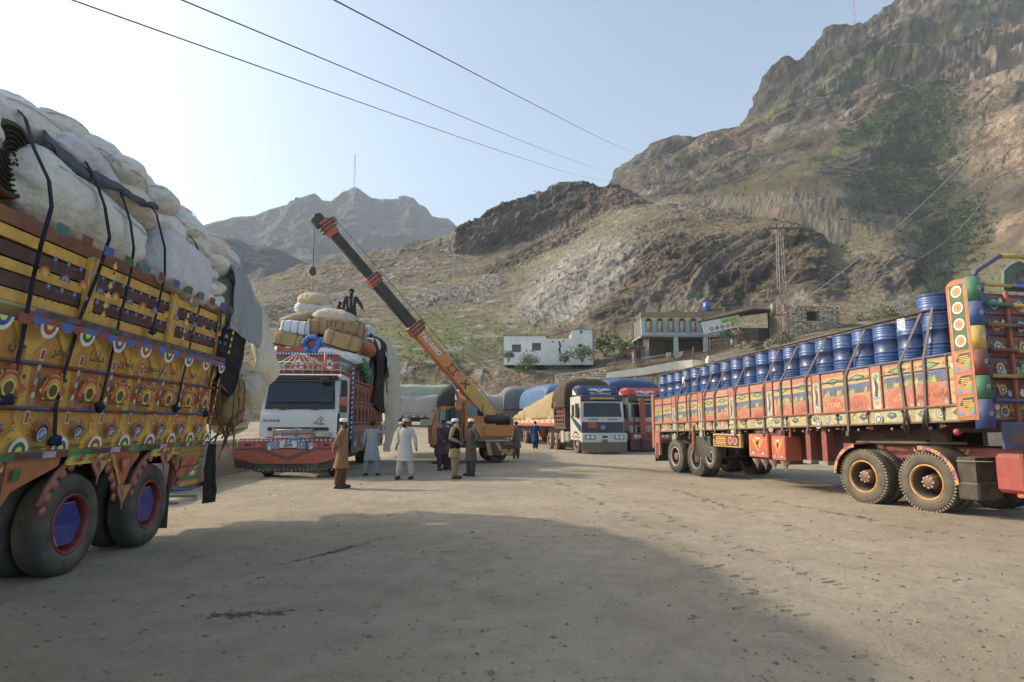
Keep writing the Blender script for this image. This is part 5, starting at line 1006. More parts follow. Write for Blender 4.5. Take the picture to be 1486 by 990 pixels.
    for q in range(15): mb.box((.06, .6+q*.82, 1.58), (2.4, .68+q*.82, 1.69))
    mb.build('chassis', PAINT, t)
    mb = MB('6b1c14'); mb.box((.05, 5.1, .62), (2.3, 6.3, 1.52)); mb.build('equipment_frame', PAINT, t)
    for (y0, y1, z0, z1) in ((4.95, 5.5, .72, 1.32), (5.65, 6.5, .75, 1.36)):   # orange tool boxes
        mb = MB('c24a1c'); mb.bbox((-.06, y0, z0), (.4, y1, z1), .02); F_ = FXN((-.06, (y0+y1)/2, 0)); w = (y1-y0)/2; c = (z0+z1)/2
        rect(mb, F_, -w*.86, z0+.06, w*.86, z1-.06, 'e07a20'); rect(mb, F_, -w*.78, z0+.09, w*.78, z1-.09, 'c8481c', .006); flat(mb, [(-w*.7, z1-.12), (-w*.3, z1-.12), (0, c), (w*.3, z1-.12), (w*.7, z1-.12), (w*.1, z0+.18), (-w*.1, z0+.18)], 'e88a2a', F_, .008); flat(mb, [(-w*.25, c+.1), (w*.2, c+.12), (-w*.02, c), (w*.25, c-.1), (0, c-.06)], '1a1414', F_, .01); rect(mb, F_, -w*.25, z1-.14, w*.25, z1-.09, 'c8c8c0', .01); fan(mb, F_, -w*.5, z0+.08, w*.25, ('3a4a8a', 'd8c8c0', 'c87a7a'), up=True, d=.01); fan(mb, F_, w*.5, z0+.08, w*.25, ('3a4a8a', 'd8c8c0', 'c87a7a'), up=True, d=.01); mb.build('tool_box', PAINT, t)
    for q in range(4):      # glass-beaded pendants under the boxes
        yy = 5.05+.36*q+(.1 if q > 0 else 0); mb = MB('9a8a84'); mb.lathe([(.12, .72), (.1, .66), (.06, .58), (.01, .5)], TR(.0, yy, 0), 10)
        for k in range(5): mb.tube([(.0+.03*k-.06, yy-.1+.05*k, .66), (.0+.03*k-.06, yy-.1+.05*k, .46)], .008, 4, ['b0483c', 'd8c8c0'][k % 2])
        mb.build('pendant', PAINT, t)
    mb = MB('caa23a'); mb.bbox((-.05, 6.9, .96), (.05, 8.35, 1.34), .015); F_ = FXN((-.05, 7.62, 0)); rect(mb, F_, -.66, 1.0, .66, 1.3, '5a1a14'); 
    for q in range(5): rect(mb, F_, -.62, 1.03+q*.05, -.02, 1.06+q*.05, ['d8842a', 'e0b030'][q % 2], .006)
    for q in (.2, .45): disc(mb, F_, q, 1.15, .11, 'd8b0a0', .006); disc(mb, F_, q, 1.15, .085, 'b8283a', .008)
    mb.build('marker_board', PAINT, t)
    mb = MB('26382e'); mb.box((.0, 8.6, .62), (.5, 9.6, 1.25)); mb.build('water_tank_box', PAINT, t)
    for yy in (3.7, 4.25): mb = MB('8a2c20'); mb.box((.12, yy, .78), (.3, yy+.16, 1.66)); mb.box((.06, yy-.06, .7), (.36, yy+.22, .78), '8d8478'); mb.build('landing_leg', PAINT, t)
    for yy in (7.0, 4.8): mb = MB('8a2c20'); mb.box((.0, yy, 1.3), (.05, yy+.06, 1.68)); mb.build('hanger', PAINT, t)
    mb = MB('c06a4e'); mb.T = T0; mb.box((-.02, 12.05, .86), (.06, 12.45, 1.68)); F_ = FXN((-.02, 12.25, 0)); rect(mb, T0 @ F_ if False else F_, -.1, .75, .1, 1.3, '6a2a24')
    mb.build('rear_post', PAINT, t)
    mb = MB('c26e50'); mb.T = T0; mb.bbox((-.06, LEN-.02, 1.1), (.06, LEN+.14, 2.98), .03); mb.blob((0, LEN+.06, 2.98), (.07, .09, .08), n=10, m=6); mb.build('rear_corner_post', PAINT, t)
    mb = MB('c0603c')
    for q in range(10): z = .85+q*.075; mb.lathe([(.001, 0), (.05, 0), (.05, .03), (.001, .03)], frame((-.04, 9.55+.03*math.sin(q*2.1), z), (0, 1, 0), (0, 0, 1), (-1, 0, 0)), 7)
    mb.box((-.03, 9.5, .8), (.02, 9.62, 1.6)); mb.build('scalloped_bracket', PAINT, t)
    mb = MB('141311'); mb.box((.02, 12.5, .28), (.55, 12.53, .93)); mb.build('mudflap', RUBBER, t)
    for y in (10.95, 9.55): wheel(t, .0, y, .545, .28, -1, ('b9b2a6', '8e3a30', '4c4540'), hub='9a4436', dual=True, tyre='46423c', lugs=36, deep=.3); mb = MB('2b1513'); mb.cyl((.1, y, .54), (2.3, y, .54), .08); mb.build('axle', METAL, t)
    for y in (10.95, 9.55): wheel(t, 2.45, y, .545, .28, 1, ('b9b2a6', '8e3a30'), dual=True, tyre='46423c')
    wheel(t, -.0, 8.7, .36, .22, -1, ('c8c0b2', '8e3a30', '4c4540'), hub='a04a3a', z=.62, tyre='4c4842')
    # side crest board at the front corner, with rosettes above and painted scenes below
    mb = MB('b8632f'); mb.T = T0; pts = [(-.2, 1.7), (.2, 1.7), (.2, 4.02)] + [(.2*math.cos(R(a)), 4.02+.13*math.sin(R(a))) for a in range(20, 161, 20)] + [(-.2, 4.02)]
    mb.poly(pts, .07, None, FXN((-.07, -.02, 0))); F_ = fx(-.02, 0, .07); rect(mb, F_, -.155, 2.98, .155, 4.02, 'c9862e', .003)
    rect(mb, F_, -.135, 2.9, .135, 4.05, '2f5a30', .004)
    for q in range(4): rosette(mb, F_, 0, 3.93-q*.29, .1, ['e4dccb', 'd87048', 'e8a040', 'c8563a'], .006)
    for q in range(3):
        z = 1.76+q*.38; rect(mb, F_, -.15, z, .15, z+.34, 'd8742c', .006); flat(mb, [(-.13, z+.2), (-.05, z+.32), (.14, z+.32), (.14, z+.24), (0, z+.14)], '1d3a24', F_, .008); flat(mb, [(-.14, z+.02), (-.02, z+.02), (-.12, z+.14)], '4f86c0', F_, .009); flat(mb, [(.02, z+.12), (.14, z+.2), (.14, z+.05)], '5aa83c', F_, .009); flat(mb, [(.04, z+.02), (.14, z+.02), (.12, z+.1)], '4f86c0', F_, .01)
        for w in range(4): rect(mb, F_, -.06, z+.17+w*.03, .12, z+.185+w*.03, 'e8b040', .011)
    mb.build('crest_board', PAINT, t)
    # rounded tin pillar, painted in blocks, and the front board with pipes
    mb = MB(); mb.T = T0; cz = [(1.55, 2.05, '1d3f86'), (2.05, 2.45, '1b7a54'), (2.45, 2.9, '742822'), (2.9, 3.3, 'cfa42a'), (3.3, 3.72, '20509a'), (3.72, 4.15, '1b8058')]
    for z0, z1, c in cz:
        mb.lathe([(.0, z0), (.13, z0), (.13, z1-.01), (.0, z1-.01)], TR(.06, -.2, 0), 16, col=c)
        F_ = FY((.06, -.331, 0)); disc(mb, F_, 0, (z0+z1)/2, .035, 'd8e0d0', .003, n=10); disc(mb, F_, 0, (z0+z1)/2, .022, c, .005, n=8)
        flat(mb, [(.13+.0, z0), (.2, z0+.07), (.15, z0+.14), (.21, z0+.24), (.16, z0+.33), (.2, z1), (.13, z1)], c, FY((.06, -.2, 0)), .0)
        mb.tube([(.06+.19, -.2, z0), (.06+.22, -.2, (z0+z1)/2), (.06+.19, -.2, z1)], .008, 4, 'b8b8a8'); mb.blob((.24, -.24, (z0+z1)/2), (.035, .035, .035), n=8, m=6, col='2a6a4a' if z0 > 2 else 'b02a24')
    mb.build('tin_pillar', PAINT, t)
    mb = MB('6a2018'); mb.T = T0; mb.box((.2, -.12, 1.62), (2.46, -.02, 3.9)); mb.build('front_board', PAINT, t)
    pal = ['1c3f7c', '7a2a1e', '2f6a3c', '2a6ab0', 'a8481c', '20262e', '8a6a24', '5a1d20']
    for i in range(6):
        for j in range(4):
            z0 = 1.68+i*.37; x0 = .28+j*.54; mb = MB(['7c3a20', '23303c', '1f4a7c', '6a3018', '2c2c34', '8a4a1c'][(i+2*j) % 6] if i > 1 else ['182a58', '5a1c18'][i % 2]); mb.T = T0; mb.box((x0, -.16, z0), (x0+.5, -.12, z0+.33)); F_ = T0 @ FY((x0+.25, -.16, 0))
            mb.T = None; rect(mb, F_, -.22, z0+.03, .22, z0+.3, rnd.choice(pal)); scene_bits(mb, F_, -.2, z0+.04, .2, z0+.29, rnd, 8); rosette(mb, F_, 0, z0+.165, .085, rnd.choice([['8fb8d8', '1b1b1b', 'c8563a'], ['d8a040', '5a1d20', 'd8d0b0'], ['c8b8a0', '2f6a3c', 'd8d0b0']]), .018)
            mb.build('painted_tile', PAINT, t)
    for j in range(5): mb = MB(['1c4a98', 'a84a1c'][j % 2] if j else '1c4a98'); mb.T = T0; mb.bbox((.72+j*.54-.54+.04, -.22, 1.62), (.72+j*.54-.54+.1, -.15, 3.95), .01); mb.build('upright_bar', PAINT, t)
    for i, (z, c1, c2) in enumerate(((2.02, '1d3a86', 'c8a024'), (2.44, 'b8922a', '7a6a2a'), (2.88, '5a1d18', 'b8922a'), (3.32, '6a6424', '7c2018'), (3.68, '1c7a54', 'c8a832'), (4.02, 'b8a23a', '1f5ab0'))):
        mb = MB(c1); mb.T = T0; mb.tube([(.22, -.28, z), (.8, -.28, z-.01)], .035, 10, c1); mb.tube([(.8, -.28, z-.01), (2.4, -.28, z-.02)], .035, 10, c2); mb.build('pipe_rail', PAINT, t)
    mb = MB('27406e'); mb.T = T0; mb.tube([(.12, -.2, 4.14), (.16, -.22, 4.26), (.6, -.26, 4.52), (.66, -.26, 4.55)], .045, 10); mb.tube([(.66, -.26, 4.55), (1.1, -.28, 4.56), (1.9, -.28, 4.45), (2.3, -.25, 4.15)], .045, 10, 'b8a23a'); mb.build('crown_pipe', PAINT, t)
    mb = MB('2c5a40'); mb.T = T0; F_ = FY((0, -.2, 0)); mb.poly([(.75, 3.95), (.8, 4.3), (.95, 4.42), (1.15, 4.5), (1.4, 4.42), (1.7, 4.46), (2.1, 4.2), (2.3, 3.95)], .05, None, F_)
    for k in range(16): disc(mb, F_, .9+rnd.random()*1.2, 4.02+rnd.random()*.32, .06, rnd.choice(['2a5ab8', '5a2018', 'c8a890', '1b1b20', 'b84a2a']), .003+.001*k, n=9)
    mb.build('crown_board', PAINT, t)
    mb = MB('2a4f78'); mb.T = T0; mb.bbox((.3, -.3, 1.2), (1.12, -.26, 1.66), .01); F_ = FY((.71, -.3, 0)); flat(mb, [(-.3, 1.3), (-.25, 1.5), (-.1, 1.44), (0, 1.52), (.1, 1.44), (.25, 1.5), (.3, 1.3)], '6f5048', F_, .004); mb.build('hanging_flap', PAINT, t)
    mb = MB('b02a30'); mb.T = T0; mb.blob((-.03, .25, 1.5), (.06, .06, .06), n=12, m=8); mb.cyl((-.03, .25, 1.5), (.05, .25, 1.5), .03, 8, 'b8b0a0'); mb.build('side_lamp', CLEAN, t)
    q = [(.05, 11.9, 1.52), (.0, 9.0, 1.62)]
    return t
drum_trailer()
NTH = ORDN_ = ['first', 'second', 'third', 'fourth', 'fifth', 'sixth', 'seventh', 'eighth', 'ninth', 'tenth', 'eleventh', 'twelfth', 'thirteenth', 'fourteenth', 'fifteenth', 'sixteenth', 'seventeenth', 'eighteenth', 'nineteenth', 'twentieth']
def blue_drums():
    def make():
        d = empty('steel_drum', (0, 0, 0), 0, cat='drum'); pr = [(.0, .02), (.27, .02), (.285, .0), (.292, .012), (.285, .03)]
        for zz in [.07, .115, .16, .205]: pr += [(.283, zz-.02), (.283, zz-.008), (.293, zz)]
        pr += [(.284, .26), (.284, .29), (.298, .305), (.284, .32), (.284, .56), (.298, .575), (.284, .59), (.284, .62)]
        for zz in [.67, .715, .76, .805]: pr += [(.293, zz), (.283, zz+.008), (.283, zz+.02)]
        pr += [(.285, .85), (.292, .868), (.285, .88), (.272, .88), (.268, .862)]
        mb = MB('10386e'); mb.lathe(pr, None, 26, ['2a5a9a' if max(pr[i][0], pr[i+1][0]) > .2905 and .04 < pr[i][1] < .86 else '10386e' for i in range(len(pr)-1)]); mb.build('shell', DRUM, d)  # lighter blue on the ribs paints their highlights into the colour
        mb = MB('133b72'); mb.lathe([(.268, .862), (.001, .866)], None, 26); mb.build('lid', DRUM, d)
        mb = MB('3a3a3e'); mb.cyl((.16, .05, .862), (.16, .05, .882), .03, 10); mb.build('bung', METAL, d); return d
    T0 = tilt(); proto = make(); pale = MB('cfd2cc')
    ns = 20; Y0, Y1 = .75, 12.1; rnd = random.Random(3); tints = [1, .8, 1.15]
    for k in range(ns):
        y = Y0+(Y1-Y0)*k/(ns-1); p = RM @ T0 @ Vector((.36+rnd.uniform(-.02, .02), y, 2.83))
        lb = f'blue steel drum standing {["nearest the painted front board", "second from the front board", "third from the front board"][k] if k < 3 else ("at the very tail of the outer row" if k == ns-1 else f"in the outer row, {NTH[k]} back from the front board")}'
        d = copy_tree(proto, None, p, rnd.uniform(0, 6.28), label=lb, cat='drum', group='blue drums on the trailer') if k else proto
        if k == 0: proto.location = p; tag(proto, lb, 'drum', 'blue drums on the trailer')
        p2 = RM @ T0 @ Vector((1.0, y+.28, 2.83)); copy_tree(proto, None, p2, rnd.uniform(0, 6.28), label='blue steel drum in the inner row, seen only through the gaps of the outer row', cat='drum', group='inner row of blue drums')
    for k, (y, x) in enumerate(((.55, .5), (1.12, .36))):       # two drums stacked higher next to the front board
        copy_tree(proto, None, RM @ T0 @ Vector((x+.3, y, 3.28)), 1.3*k, label=['raised blue drum half hidden behind the rosette board', 'raised blue drum standing above the others near the rosette board'][k], cat='drum', group='blue drums on the trailer')
    for px, py, yy in ((1000, 0, 0),): pass
    for k, (y, z, w) in enumerate(((10.06, 3.26, .3), (8.3, 3.3, .22), (1.35, 3.5, .32))):
        mb = MB('d4d6d2'); A = [(.295*math.cos(math.pi+a), .295*math.sin(math.pi+a), h_) for h_ in (0, .22) for a in (-w, 0, w)]; mb.add(A, [(0, 1, 4, 3), (1, 2, 5, 4)], None, False)
        o = mb.build('paper_label', CLOTH, label=['small white paper label on a blue drum near the tail', 'narrow white paper label on a blue drum in the middle of the row', 'white paper label on the drum beside the two front straps'][k], cat='label'); o.matrix_world = RM @ T0 @ Matrix.Translation((.36, Y0+(Y1-Y0)*round((y-Y0)/(Y1-Y0)*(ns-1))/(ns-1), z)) @ Matrix.Rotation(0, 4, 'Z')
    # long rust-brown rail over the drums and the slanting straps
    mb = MB('4a2a22'); mb.tube([RM @ T0 @ Vector((.1, .8, 3.75)), RM @ T0 @ Vector((.1, 6, 3.74)), RM @ T0 @ Vector((.1, 12.3, 3.73))], .028, 7); mb.build('top_rail', METAL, label='long rust-brown pipe running along the tops of the blue drums', cat='pipe')
    st = [(1340, 446, 1302, 608), (1353, 442, 1345, 600), (1252, 478, 1228, 545), (1195, 492, 1170, 550), (1155, 502, 1133, 556), (1128, 508, 1108, 562), (1083, 521, 1067, 568), (1054, 527, 1037, 574), (1034, 532, 1022, 577), (1015, 537, 1001, 579), (995, 542, 983, 582)]
    for k, (x0, y0, x1, y1) in enumerate(st):
        if k == 0: pts = [(1333, 455), (1306, 530), (1318, 612)]
        elif k == 1: pts = [(1350, 445), (1342, 520), (1346, 610)]
        else: pts = [(x0, y0), (x1, y1)]
        I = RM @ T0; pp = []
        for (a, b) in pts: p = on_side(RM, a, b, -.0); pp.append(Vector((-.03 if b > 500+0*k and k < 2 else -.0, p.y, p.z)))
        pp = [Vector((.04 if i == 0 else -.04, p.y, p.z)) for i, p in enumerate(pp)]
        if k > 1: p2 = pp[-1]; pp.append(Vector((-.05, p2.y, p2.z-1.25)))
        w = .028; vs = []; q0 = pp[0].copy()
        for p in pp: vs += [p-q0+Vector((0, -w, 0)), p-q0+Vector((0, w, 0)), p-q0+Vector((.012, w, 0)), p-q0+Vector((.012, -w, 0))]
        o = empty('ratchet_strap', RM @ q0, RZ_, label=f'grey-brown strap slanting over the drums, {["nearest the rosette board, frayed", "second from the rosette board", "third from the rosette board", "fourth from the rosette board", "fifth from the rosette board", "sixth from the rosette board", "fifth from the tail", "fourth from the tail", "third from the tail", "second from the tail", "rearmost at the tail"][k]}', cat='strap', group='straps over the drums')
        mb = MB('6f6460'); mb.add(vs, [(4*i+a, 4*i+4+a, 4*i+4+(a+1) % 4, 4*i+(a+1) % 4) for i in range(len(pp)-1) for a in range(4)], None, False); mb.build('webbing', CLOTH, o)
        mb = MB('4a423c'); e = pp[-1]-q0
        if k < 2:
            for q in range(14): mb.tube([e+Vector((-.01, 0, .2)), e+Vector((rnd.uniform(-.06, .0), rnd.uniform(-.08, .08), rnd.uniform(-.25, .1)))], .008, 4)
        mb.box(tuple(e+Vector((-.03, -.04, -.05))), tuple(e+Vector((.01, .04, .05)))); mb.build('buckle', METAL, o)
blue_drums()
def drum_tractor():
    # the tractor's rear: its frame, drive wheels, mudguards and red tank (the cab is beyond the right edge)
    a, b = Vector((7.36, 13.02, 0)), Vector((7.8, 11.84, 0)); d = (a-b).normalized(); rz = math.atan2(-d.x, d.y)
    t = empty('red_tractor_unit', (7.78, 11.9, 0), rz, label='red tractor unit with orange and yellow checked rims under the drum trailer front', cat='truck')
    for y in (0, 1.36): wheel(t, .0, y, .56, .3, -1, ('c9922a', '33201c', '5c5048'), hub='7a4a40', dual=True, tyre='4a4640', checks=['d8882c', 'd8b83c', 'c8603a', 'd8882c'], lugs=54, deep=.42); wheel(t, 2.4, y, .56, .3, 1, ('c9922a', '33201c'), dual=True, tyre='4a4640')
    for y in (0, 1.36): mb = MB('2c1413'); mb.cyl((.1, y, .55), (2.3, y, .55), .09); mb.blob((1.2, y, .55), (.25, .25, .24), n=12, m=8); mb.build('axle', METAL, t)
    mb = MB('8c1f1a'); mb.bbox((.55, -5.2, .92), (.68, 2.3, 1.2), .02); mb.bbox((1.7, -5.2, .92), (1.83, 2.3, 1.2), .02); mb.box((.6, 2.1, .95), (1.8, 2.25, 1.15)); F_ = FXN((.55, 0, 0))
    for k in range(3): fan(mb, F_, .35-k*.42+.0, 1.17, .13, ('d8b040', '7a1c18', 'd89a2a'))
    mb.build('chassis', PAINT, t)
    mb = MB('5c544a'); mb.tube([(.3, -.6, 1.28), (.3, 1.7, 1.24)], .03, 7); mb.box((.5, .3, 1.2), (1.9, 1.3, 1.32), '2a1c18'); mb.build('fifth_wheel', METAL, t)
    for (y, a0, a1, lbl) in ((0, 88, 200, 0), (1.36, -20, 80, 1)):
        mb = MB('1c1b1a'); r = .66; pts = [(y-r*math.cos(R(a))*(-1 if False else 1), .56+r*math.sin(R(a))) for a in range(a0-88 if lbl == 0 else 100, (a1-98) if lbl == 0 else 181, 8)]
        fs = []; vs = []
        for (yy, zz) in pts: vs += [(-.06, yy, zz), (.62, yy, zz), (.62, yy, zz-.015), (-.06, yy, zz-.015)]
        for i in range(len(pts)-1):
            for q in range(4): fs.append((4*i+q, 4*i+4+q, 4*i+4+(q+1) % 4, 4*i+(q+1) % 4))
        mb.add(vs, fs, None, False); mb.build('mudguard', RUBBER, t)
        mb = MB()
        for i in range(len(pts)-1):
            c = ['d87a24', '6a4a8a', 'b8352a', 'e0b040'][i % 4]; (y0, z0), (y1, z1) = pts[i], pts[i+1]
            for h in range(2):
                mb.add([(-.07, y0, z0), (-.07, y1, z1), (-.07, y1+(y-y1)*.1, z1+(.56-z1)*.1), (-.07, y0+(y-y0)*.1, z0+(.56-z0)*.1)], [(0, 1, 2, 3)], c if h == 0 else None) if h == 0 else mb.add([(-.072, (y0+y1)/2+(y-(y0+y1)/2)*.02, (z0+z1)/2+(.56-(z0+z1)/2)*.02), (-.072, y1+(y-y1)*.05, z1+(.56-z1)*.05), (-.072, (y0+y1)/2*.92+y*.08, (z0+z1)/2*.92+.56*.08), (-.072, y0+(y-y0)*.05, z0+(.56-z0)*.05)], [(0, 1, 2, 3)], ['e0b040', 'd87a24', '3a5aa0', 'b8352a'][i % 4])
        mb.build('chequered_edge', PAINT, t)
    mb = MB('23211f'); mb.bbox((-.06, -.98, .3), (.6, -.62, .62), .03, ); mb.box((-.04, -.95, .62), (.6, -.64, 1.05), '1a1918'); mb.build('splash_guard', RUBBER, t)
    mb = MB('a5231d'); mb.bbox((-.12, -2.6, .5), (.5, -1.3, 1.14), .06); mb.bbox((-.14, -1.78, .49), (.5, -1.72, 1.15), .01, '7c1a16'); mb.bbox((-.1, -2.6, .44), (.4, -1.6, .5), .01, 'c05a30'); mb.tube([(-.13, -1.3, 1.0), (-.08, -.65, .98)], .008, 5, '8a8478'); mb.build('fuel_tank', PAINT, t)
    mb = MB('a5231d'); mb.bbox((.0, -6.0, .8), (2.4, -3.6, 3.0), .12); mb.build('cab', CLEAN, t)
    wheel(t, .0, -4.6, .56, .3, -1, ('c9922a', '33201c')); wheel(t, 2.4, -4.6, .56, .3, 1, ('c9922a', '33201c'))
drum_tractor()
# ================================================================ white-cabbed truck in the middle, piled with bales
CZ = .07; CMX = Matrix.Translation((-5.42, 19.6, 0)) @ Matrix.Rotation(CZ, 4, 'Z')
def white_truck():
    t = empty('bale_truck', (-5.42, 19.6, 0), CZ, label='white-cabbed truck with red painted body piled high with bales, beside the parapet', cat='truck'); rnd = random.Random(21)
    W0, W1 = -2.42, -.06
    def hood(mb, pts, x0, x1, col): mb.add([(x, y, z) for x in (x0, x1) for y, z in pts], [tuple(range(len(pts))), tuple(range(2*len(pts)-1, len(pts)-1, -1))]+[((i+1) % len(pts), i, len(pts)+i, len(pts)+(i+1) % len(pts)) for i in range(len(pts))], col, False)
    mb = MB('c9cbc8'); hood(mb, [(-.02, 1.12), (1.9, 1.12), (1.9, 3.18), (.5, 3.22), (.28, 3.12), (.1, 2.05), (.0, 1.9)], W0, W1, None); mb.build('cab', CLEAN, t)
    mb = MB('0c1418'); mb.add([(W0+.1, .085, 2.08), (W1-.1, .085, 2.08), (W1-.16, .255, 2.98), (W0+.16, .255, 2.98)], [(0, 1, 2, 3)]); mb.build('windscreen_surround', CLEAN, t)
    mb = MB('0f262d'); mb.add([(W0+.16, .085, 2.3), (W1-.16, .085, 2.3), (W1-.2, .225, 2.92), (W0+.2, .225, 2.92)], [(0, 1, 2, 3)]); mb.T = TR(0, -.025, 0); mb.build('windscreen', GLASS, t).location = (0, -.03, 0)
    mb = MB('15171b'); mb.bbox((W0+.05, .12, 3.0), (W1-.05, .3, 3.16), .03); mb.build('sun_visor', CLEAN, t)
    for x in (-1.75, -.75): mb = MB('101010'); mb.tube([(x-.25, -.0, 2.1), (x, -.02, 2.06), (x+.3, -.0, 2.12)], .015, 5); mb.build('wiper', METAL, t)
    mb = MB('22262a'); F_ = FY((-1.24, -.03, 0)); mb.text('H I N O N', F_ @ TR(-.82, 0, 1.72) if False else F_ @ TR(-.82, 0, 1.72), .11, '22262a', .004, .004)
    pts = [(.45, 1.66), (.55, 1.68), (.62, 1.78), (.7, 1.85), (.74, 1.78), (.68, 1.7), (.66, 1.64), (.8, 1.62)]; mb.tube([(-1.24+x, -.035, z) for x, z in pts], .012, 4); mb.tube([(-1.24+.5, -.035, 1.64), (-1.24+.72, -.035, 1.6)], .01, 4); mb.build('cab_lettering', CLEAN, t)
    mb = MB('14161a'); mb.bbox((W0+.25, -.06, 1.42), (W1-.25, .02, 1.52), .02); mb.bbox((-1.34, -.09, 1.43), (-1.14, -.05, 1.49), .01, 'b8b8b8'); mb.build('grille', CLEAN, t)
    for x in (W0+.28, W1-.62):
        mb = MB('b9bcc0'); mb.bbox((x-.08, -.08, 1.2), (x+.46, .02, 1.38), .03); mb.build('headlight', STEEL, t)
    mb = MB('b8b4a8')
    for z, c in ((1.44, 'b8b4a8'), (1.33, 'a83020'), (1.22, 'b8b4a8')): mb.tube([(W0+.5, -.22, z), (W1-.7, -.22, z)], .028, 8, c)
    for x in (W0+.5, -1.24, W1-.7): mb.tube([(x, -.22, 1.12), (x, -.22, 1.5)], .03, 8, '9a4a2a')
    for k in range(22): mb.blob((-2.95+k*.138, -.24, 1.13), (.036, .03, .036), n=8, m=5, col='d8d4d0')
    mb.tube([(-2.9, -.23, 1.17), (-.05, -.23, 1.17)], .03, 8, '8a2440'); mb.tube([(-1.42, -.26, 1.18), (-1.1, -.26, 1.18)], .04, 8, '2a8ac0'); mb.build('bull_bar', PAINT, t)
    # painted steel bumper with its pointed chin and stone guard
    mb = MB('9c2c22'); mb.bbox((-3.0, -.2, .82), (-.0, .1, 1.12), .03); F_ = FY((-1.5, -.2, 0))
    for s_ in (-1, 1):
        rect(mb, F_, s_*1.2-.2, .86, s_*1.2+.2, 1.08, 'c23a48'); rect(mb, F_, s_*1.18-.1, .94, s_*1.18+.1, 1.03, '1c1414', .006); rosette(mb, F_, s_*.62+.1, .97, .11, ['3f64b0', 'd8d0e0', '6a3a8a', 'e8d8d8']); disc(mb, F_, s_*.62+.1, .88, .06, 'e0e0e0', .012); flat(mb, [(s_*.85-.1, .86), (s_*.85+.1, .97), (s_*.85-.1, 1.08)], 'c8621c', F_, .006)
    mb.build('bumper', PAINT, t)
    mb = MB('d0d2cc'); mb.bbox((-1.72, -.25, .9), (-1.2, -.21, 1.12), .01); F_ = FY((-1.46, -.25, 0)); mb.text('GLTB', F_ @ TR(0, 0, 1.07), .085, '1a1a1a', .004, .004); mb.text('3599', F_ @ TR(0, 0, .965), .13, '141414', .006, .004); mb.build('number_plate', CLEAN, t)
    mb = MB('3a98b8'); F_ = FY((-1.46, -.23, 0)); 
    for s_ in (-1, 1): rect(mb, F_, s_*.4-.12, .86, s_*.4+.12, 1.12, '4aa0b8'); disc(mb, F_, s_*.4, 1.0, .07, 'b83a34', .006, n=8); disc(mb, F_, s_*.4, 1.0, .03, 'e0d8d0', .008, n=8)
    rect(mb, F_, -.25, .78, .25, .86, '1d5a4a'); mb.build('plate_ornament', PAINT, t)
    mb = MB('b04420'); mb.poly([(-1.6, .84), (1.55, .84), (1.58, .6), (.9, .42), (-.95, .42), (-1.62, .6)], .05, None, FY((-1.46, -.28, 0))); F_ = FY((-1.46, -.28, 0)); flat(mb, [(-1.6, .84), (-.9, .84), (0, .53), (.9, .84), (1.55, .84), (1.5, .88), (.8, .9), (0, .62), (-.8, .9), (-1.6, .88)], '6e2a20', F_, .02)
    for k in range(60): x = rnd.uniform(-1.4, 1.4); z = rnd.uniform(.47, .78); disc(mb, F_, x, z, .018, rnd.choice(['d87a2a', '8a2a18', 'c8501c']), .004+.00005*k, n=5)
    mb.build('bumper_chin', PAINT, t)
    mb = MB('2a1d1b'); mb.poly([(-1.6, .62), (-.95, .43), (.9, .43), (1.56, .62), (1.5, .3), (1.15, .26), (.8, .16), (-.85, .16), (-1.15, .26), (-1.55, .3)], .04, None, FY((-1.46, -.24, 0))); F_ = FY((-1.46, -.24, 0))
    for x in (-.55, .75): flat(mb, [(x-.22, .4), (x+.22, .4), (x+.05, .18), (x-.1, .18)], '27502a', F_)
    for k in range(26): mb.blob((-3.0+k*.12, -.25, .21+.05*abs(math.sin(k*.9))), (.022, .016, .022), n=6, m=4, col=['d8d4cc', 'c87a8a'][k % 2])
    mb.build('stone_guard', PAINT, t)
    # mirrors, door, window on the right flank
    mb = MB('1a2024'); mb.bbox((-.03, .35, 2.0), (-.045+.02, 1.35, 2.85), .01); mb.build('side_window', GLASS, t)
    mb = MB('b9bcba'); mb.bbox((-.06, .3, 1.15), (-.035, 1.45, 1.98), .01); mb.build('door', CLEAN, t)
    mb = MB('141416'); mb.bbox((.0, .05, 2.5), (.2, .14, 3.0), .03); mb.tube([(-.1, .3, 3.02), (.1, .1, 2.98)], .02, 6); mb.build('mirror', CLEAN, t); mb = MB('141416'); mb.bbox((W0-.25, .05, 2.3), (W0-.02, .14, 2.9), .03); mb.build('mirror', CLEAN, t); mb = MB('141416'); mb.bbox((-.62, -.05, 2.9), (-.36, .1, 3.08), .03); mb.build('kerb_mirror', CLEAN, t)
    mb = MB('b8402e'); mb.bbox((.02, .0, 2.2), (.22, .1, 2.46), .02); mb.build('indicator', PAINT, t)
    mb = MB('1a1a1c'); mb.bbox((-.06, .02, 1.15), (-.03, .28, 1.95), .01); mb.build('corner_vent', CLEAN, t)
    # roof rack with bent rods
    mb = MB('b8b0a4')
    for z, c in ((3.34, 'b8b0a4'), (3.48, 'a85040'), (3.58, 'b8b0a4')): mb.tube([(W0-.05, .25, z), (W1+.02, .25, z)], .022, 7, c); mb.tube([(W0-.05, .25, z), (W0-.05, 1.8, z)], .02, 7, c); mb.tube([(W1, .25, z), (W1, 1.8, z)], .02, 7, c)
    for k in range(9): x = W0+.0+k*.295; mb.tube([(x, .25, 3.22), (x, .25, 3.58)], .015, 6)
    for k in range(7): s_ = -1+k/3; mb.tube([(-1.35+s_*.12, .18, 3.86), (-1.35+s_*.5, .2, 3.62), (-1.35+s_*.95, .22, 3.34)], .014, 5, 'd8d6cc')
    for x in (-1.4, -.85): mb.blob((x, .2, 3.44), (.06, .04, .05), n=8, m=6, col='c02a20')
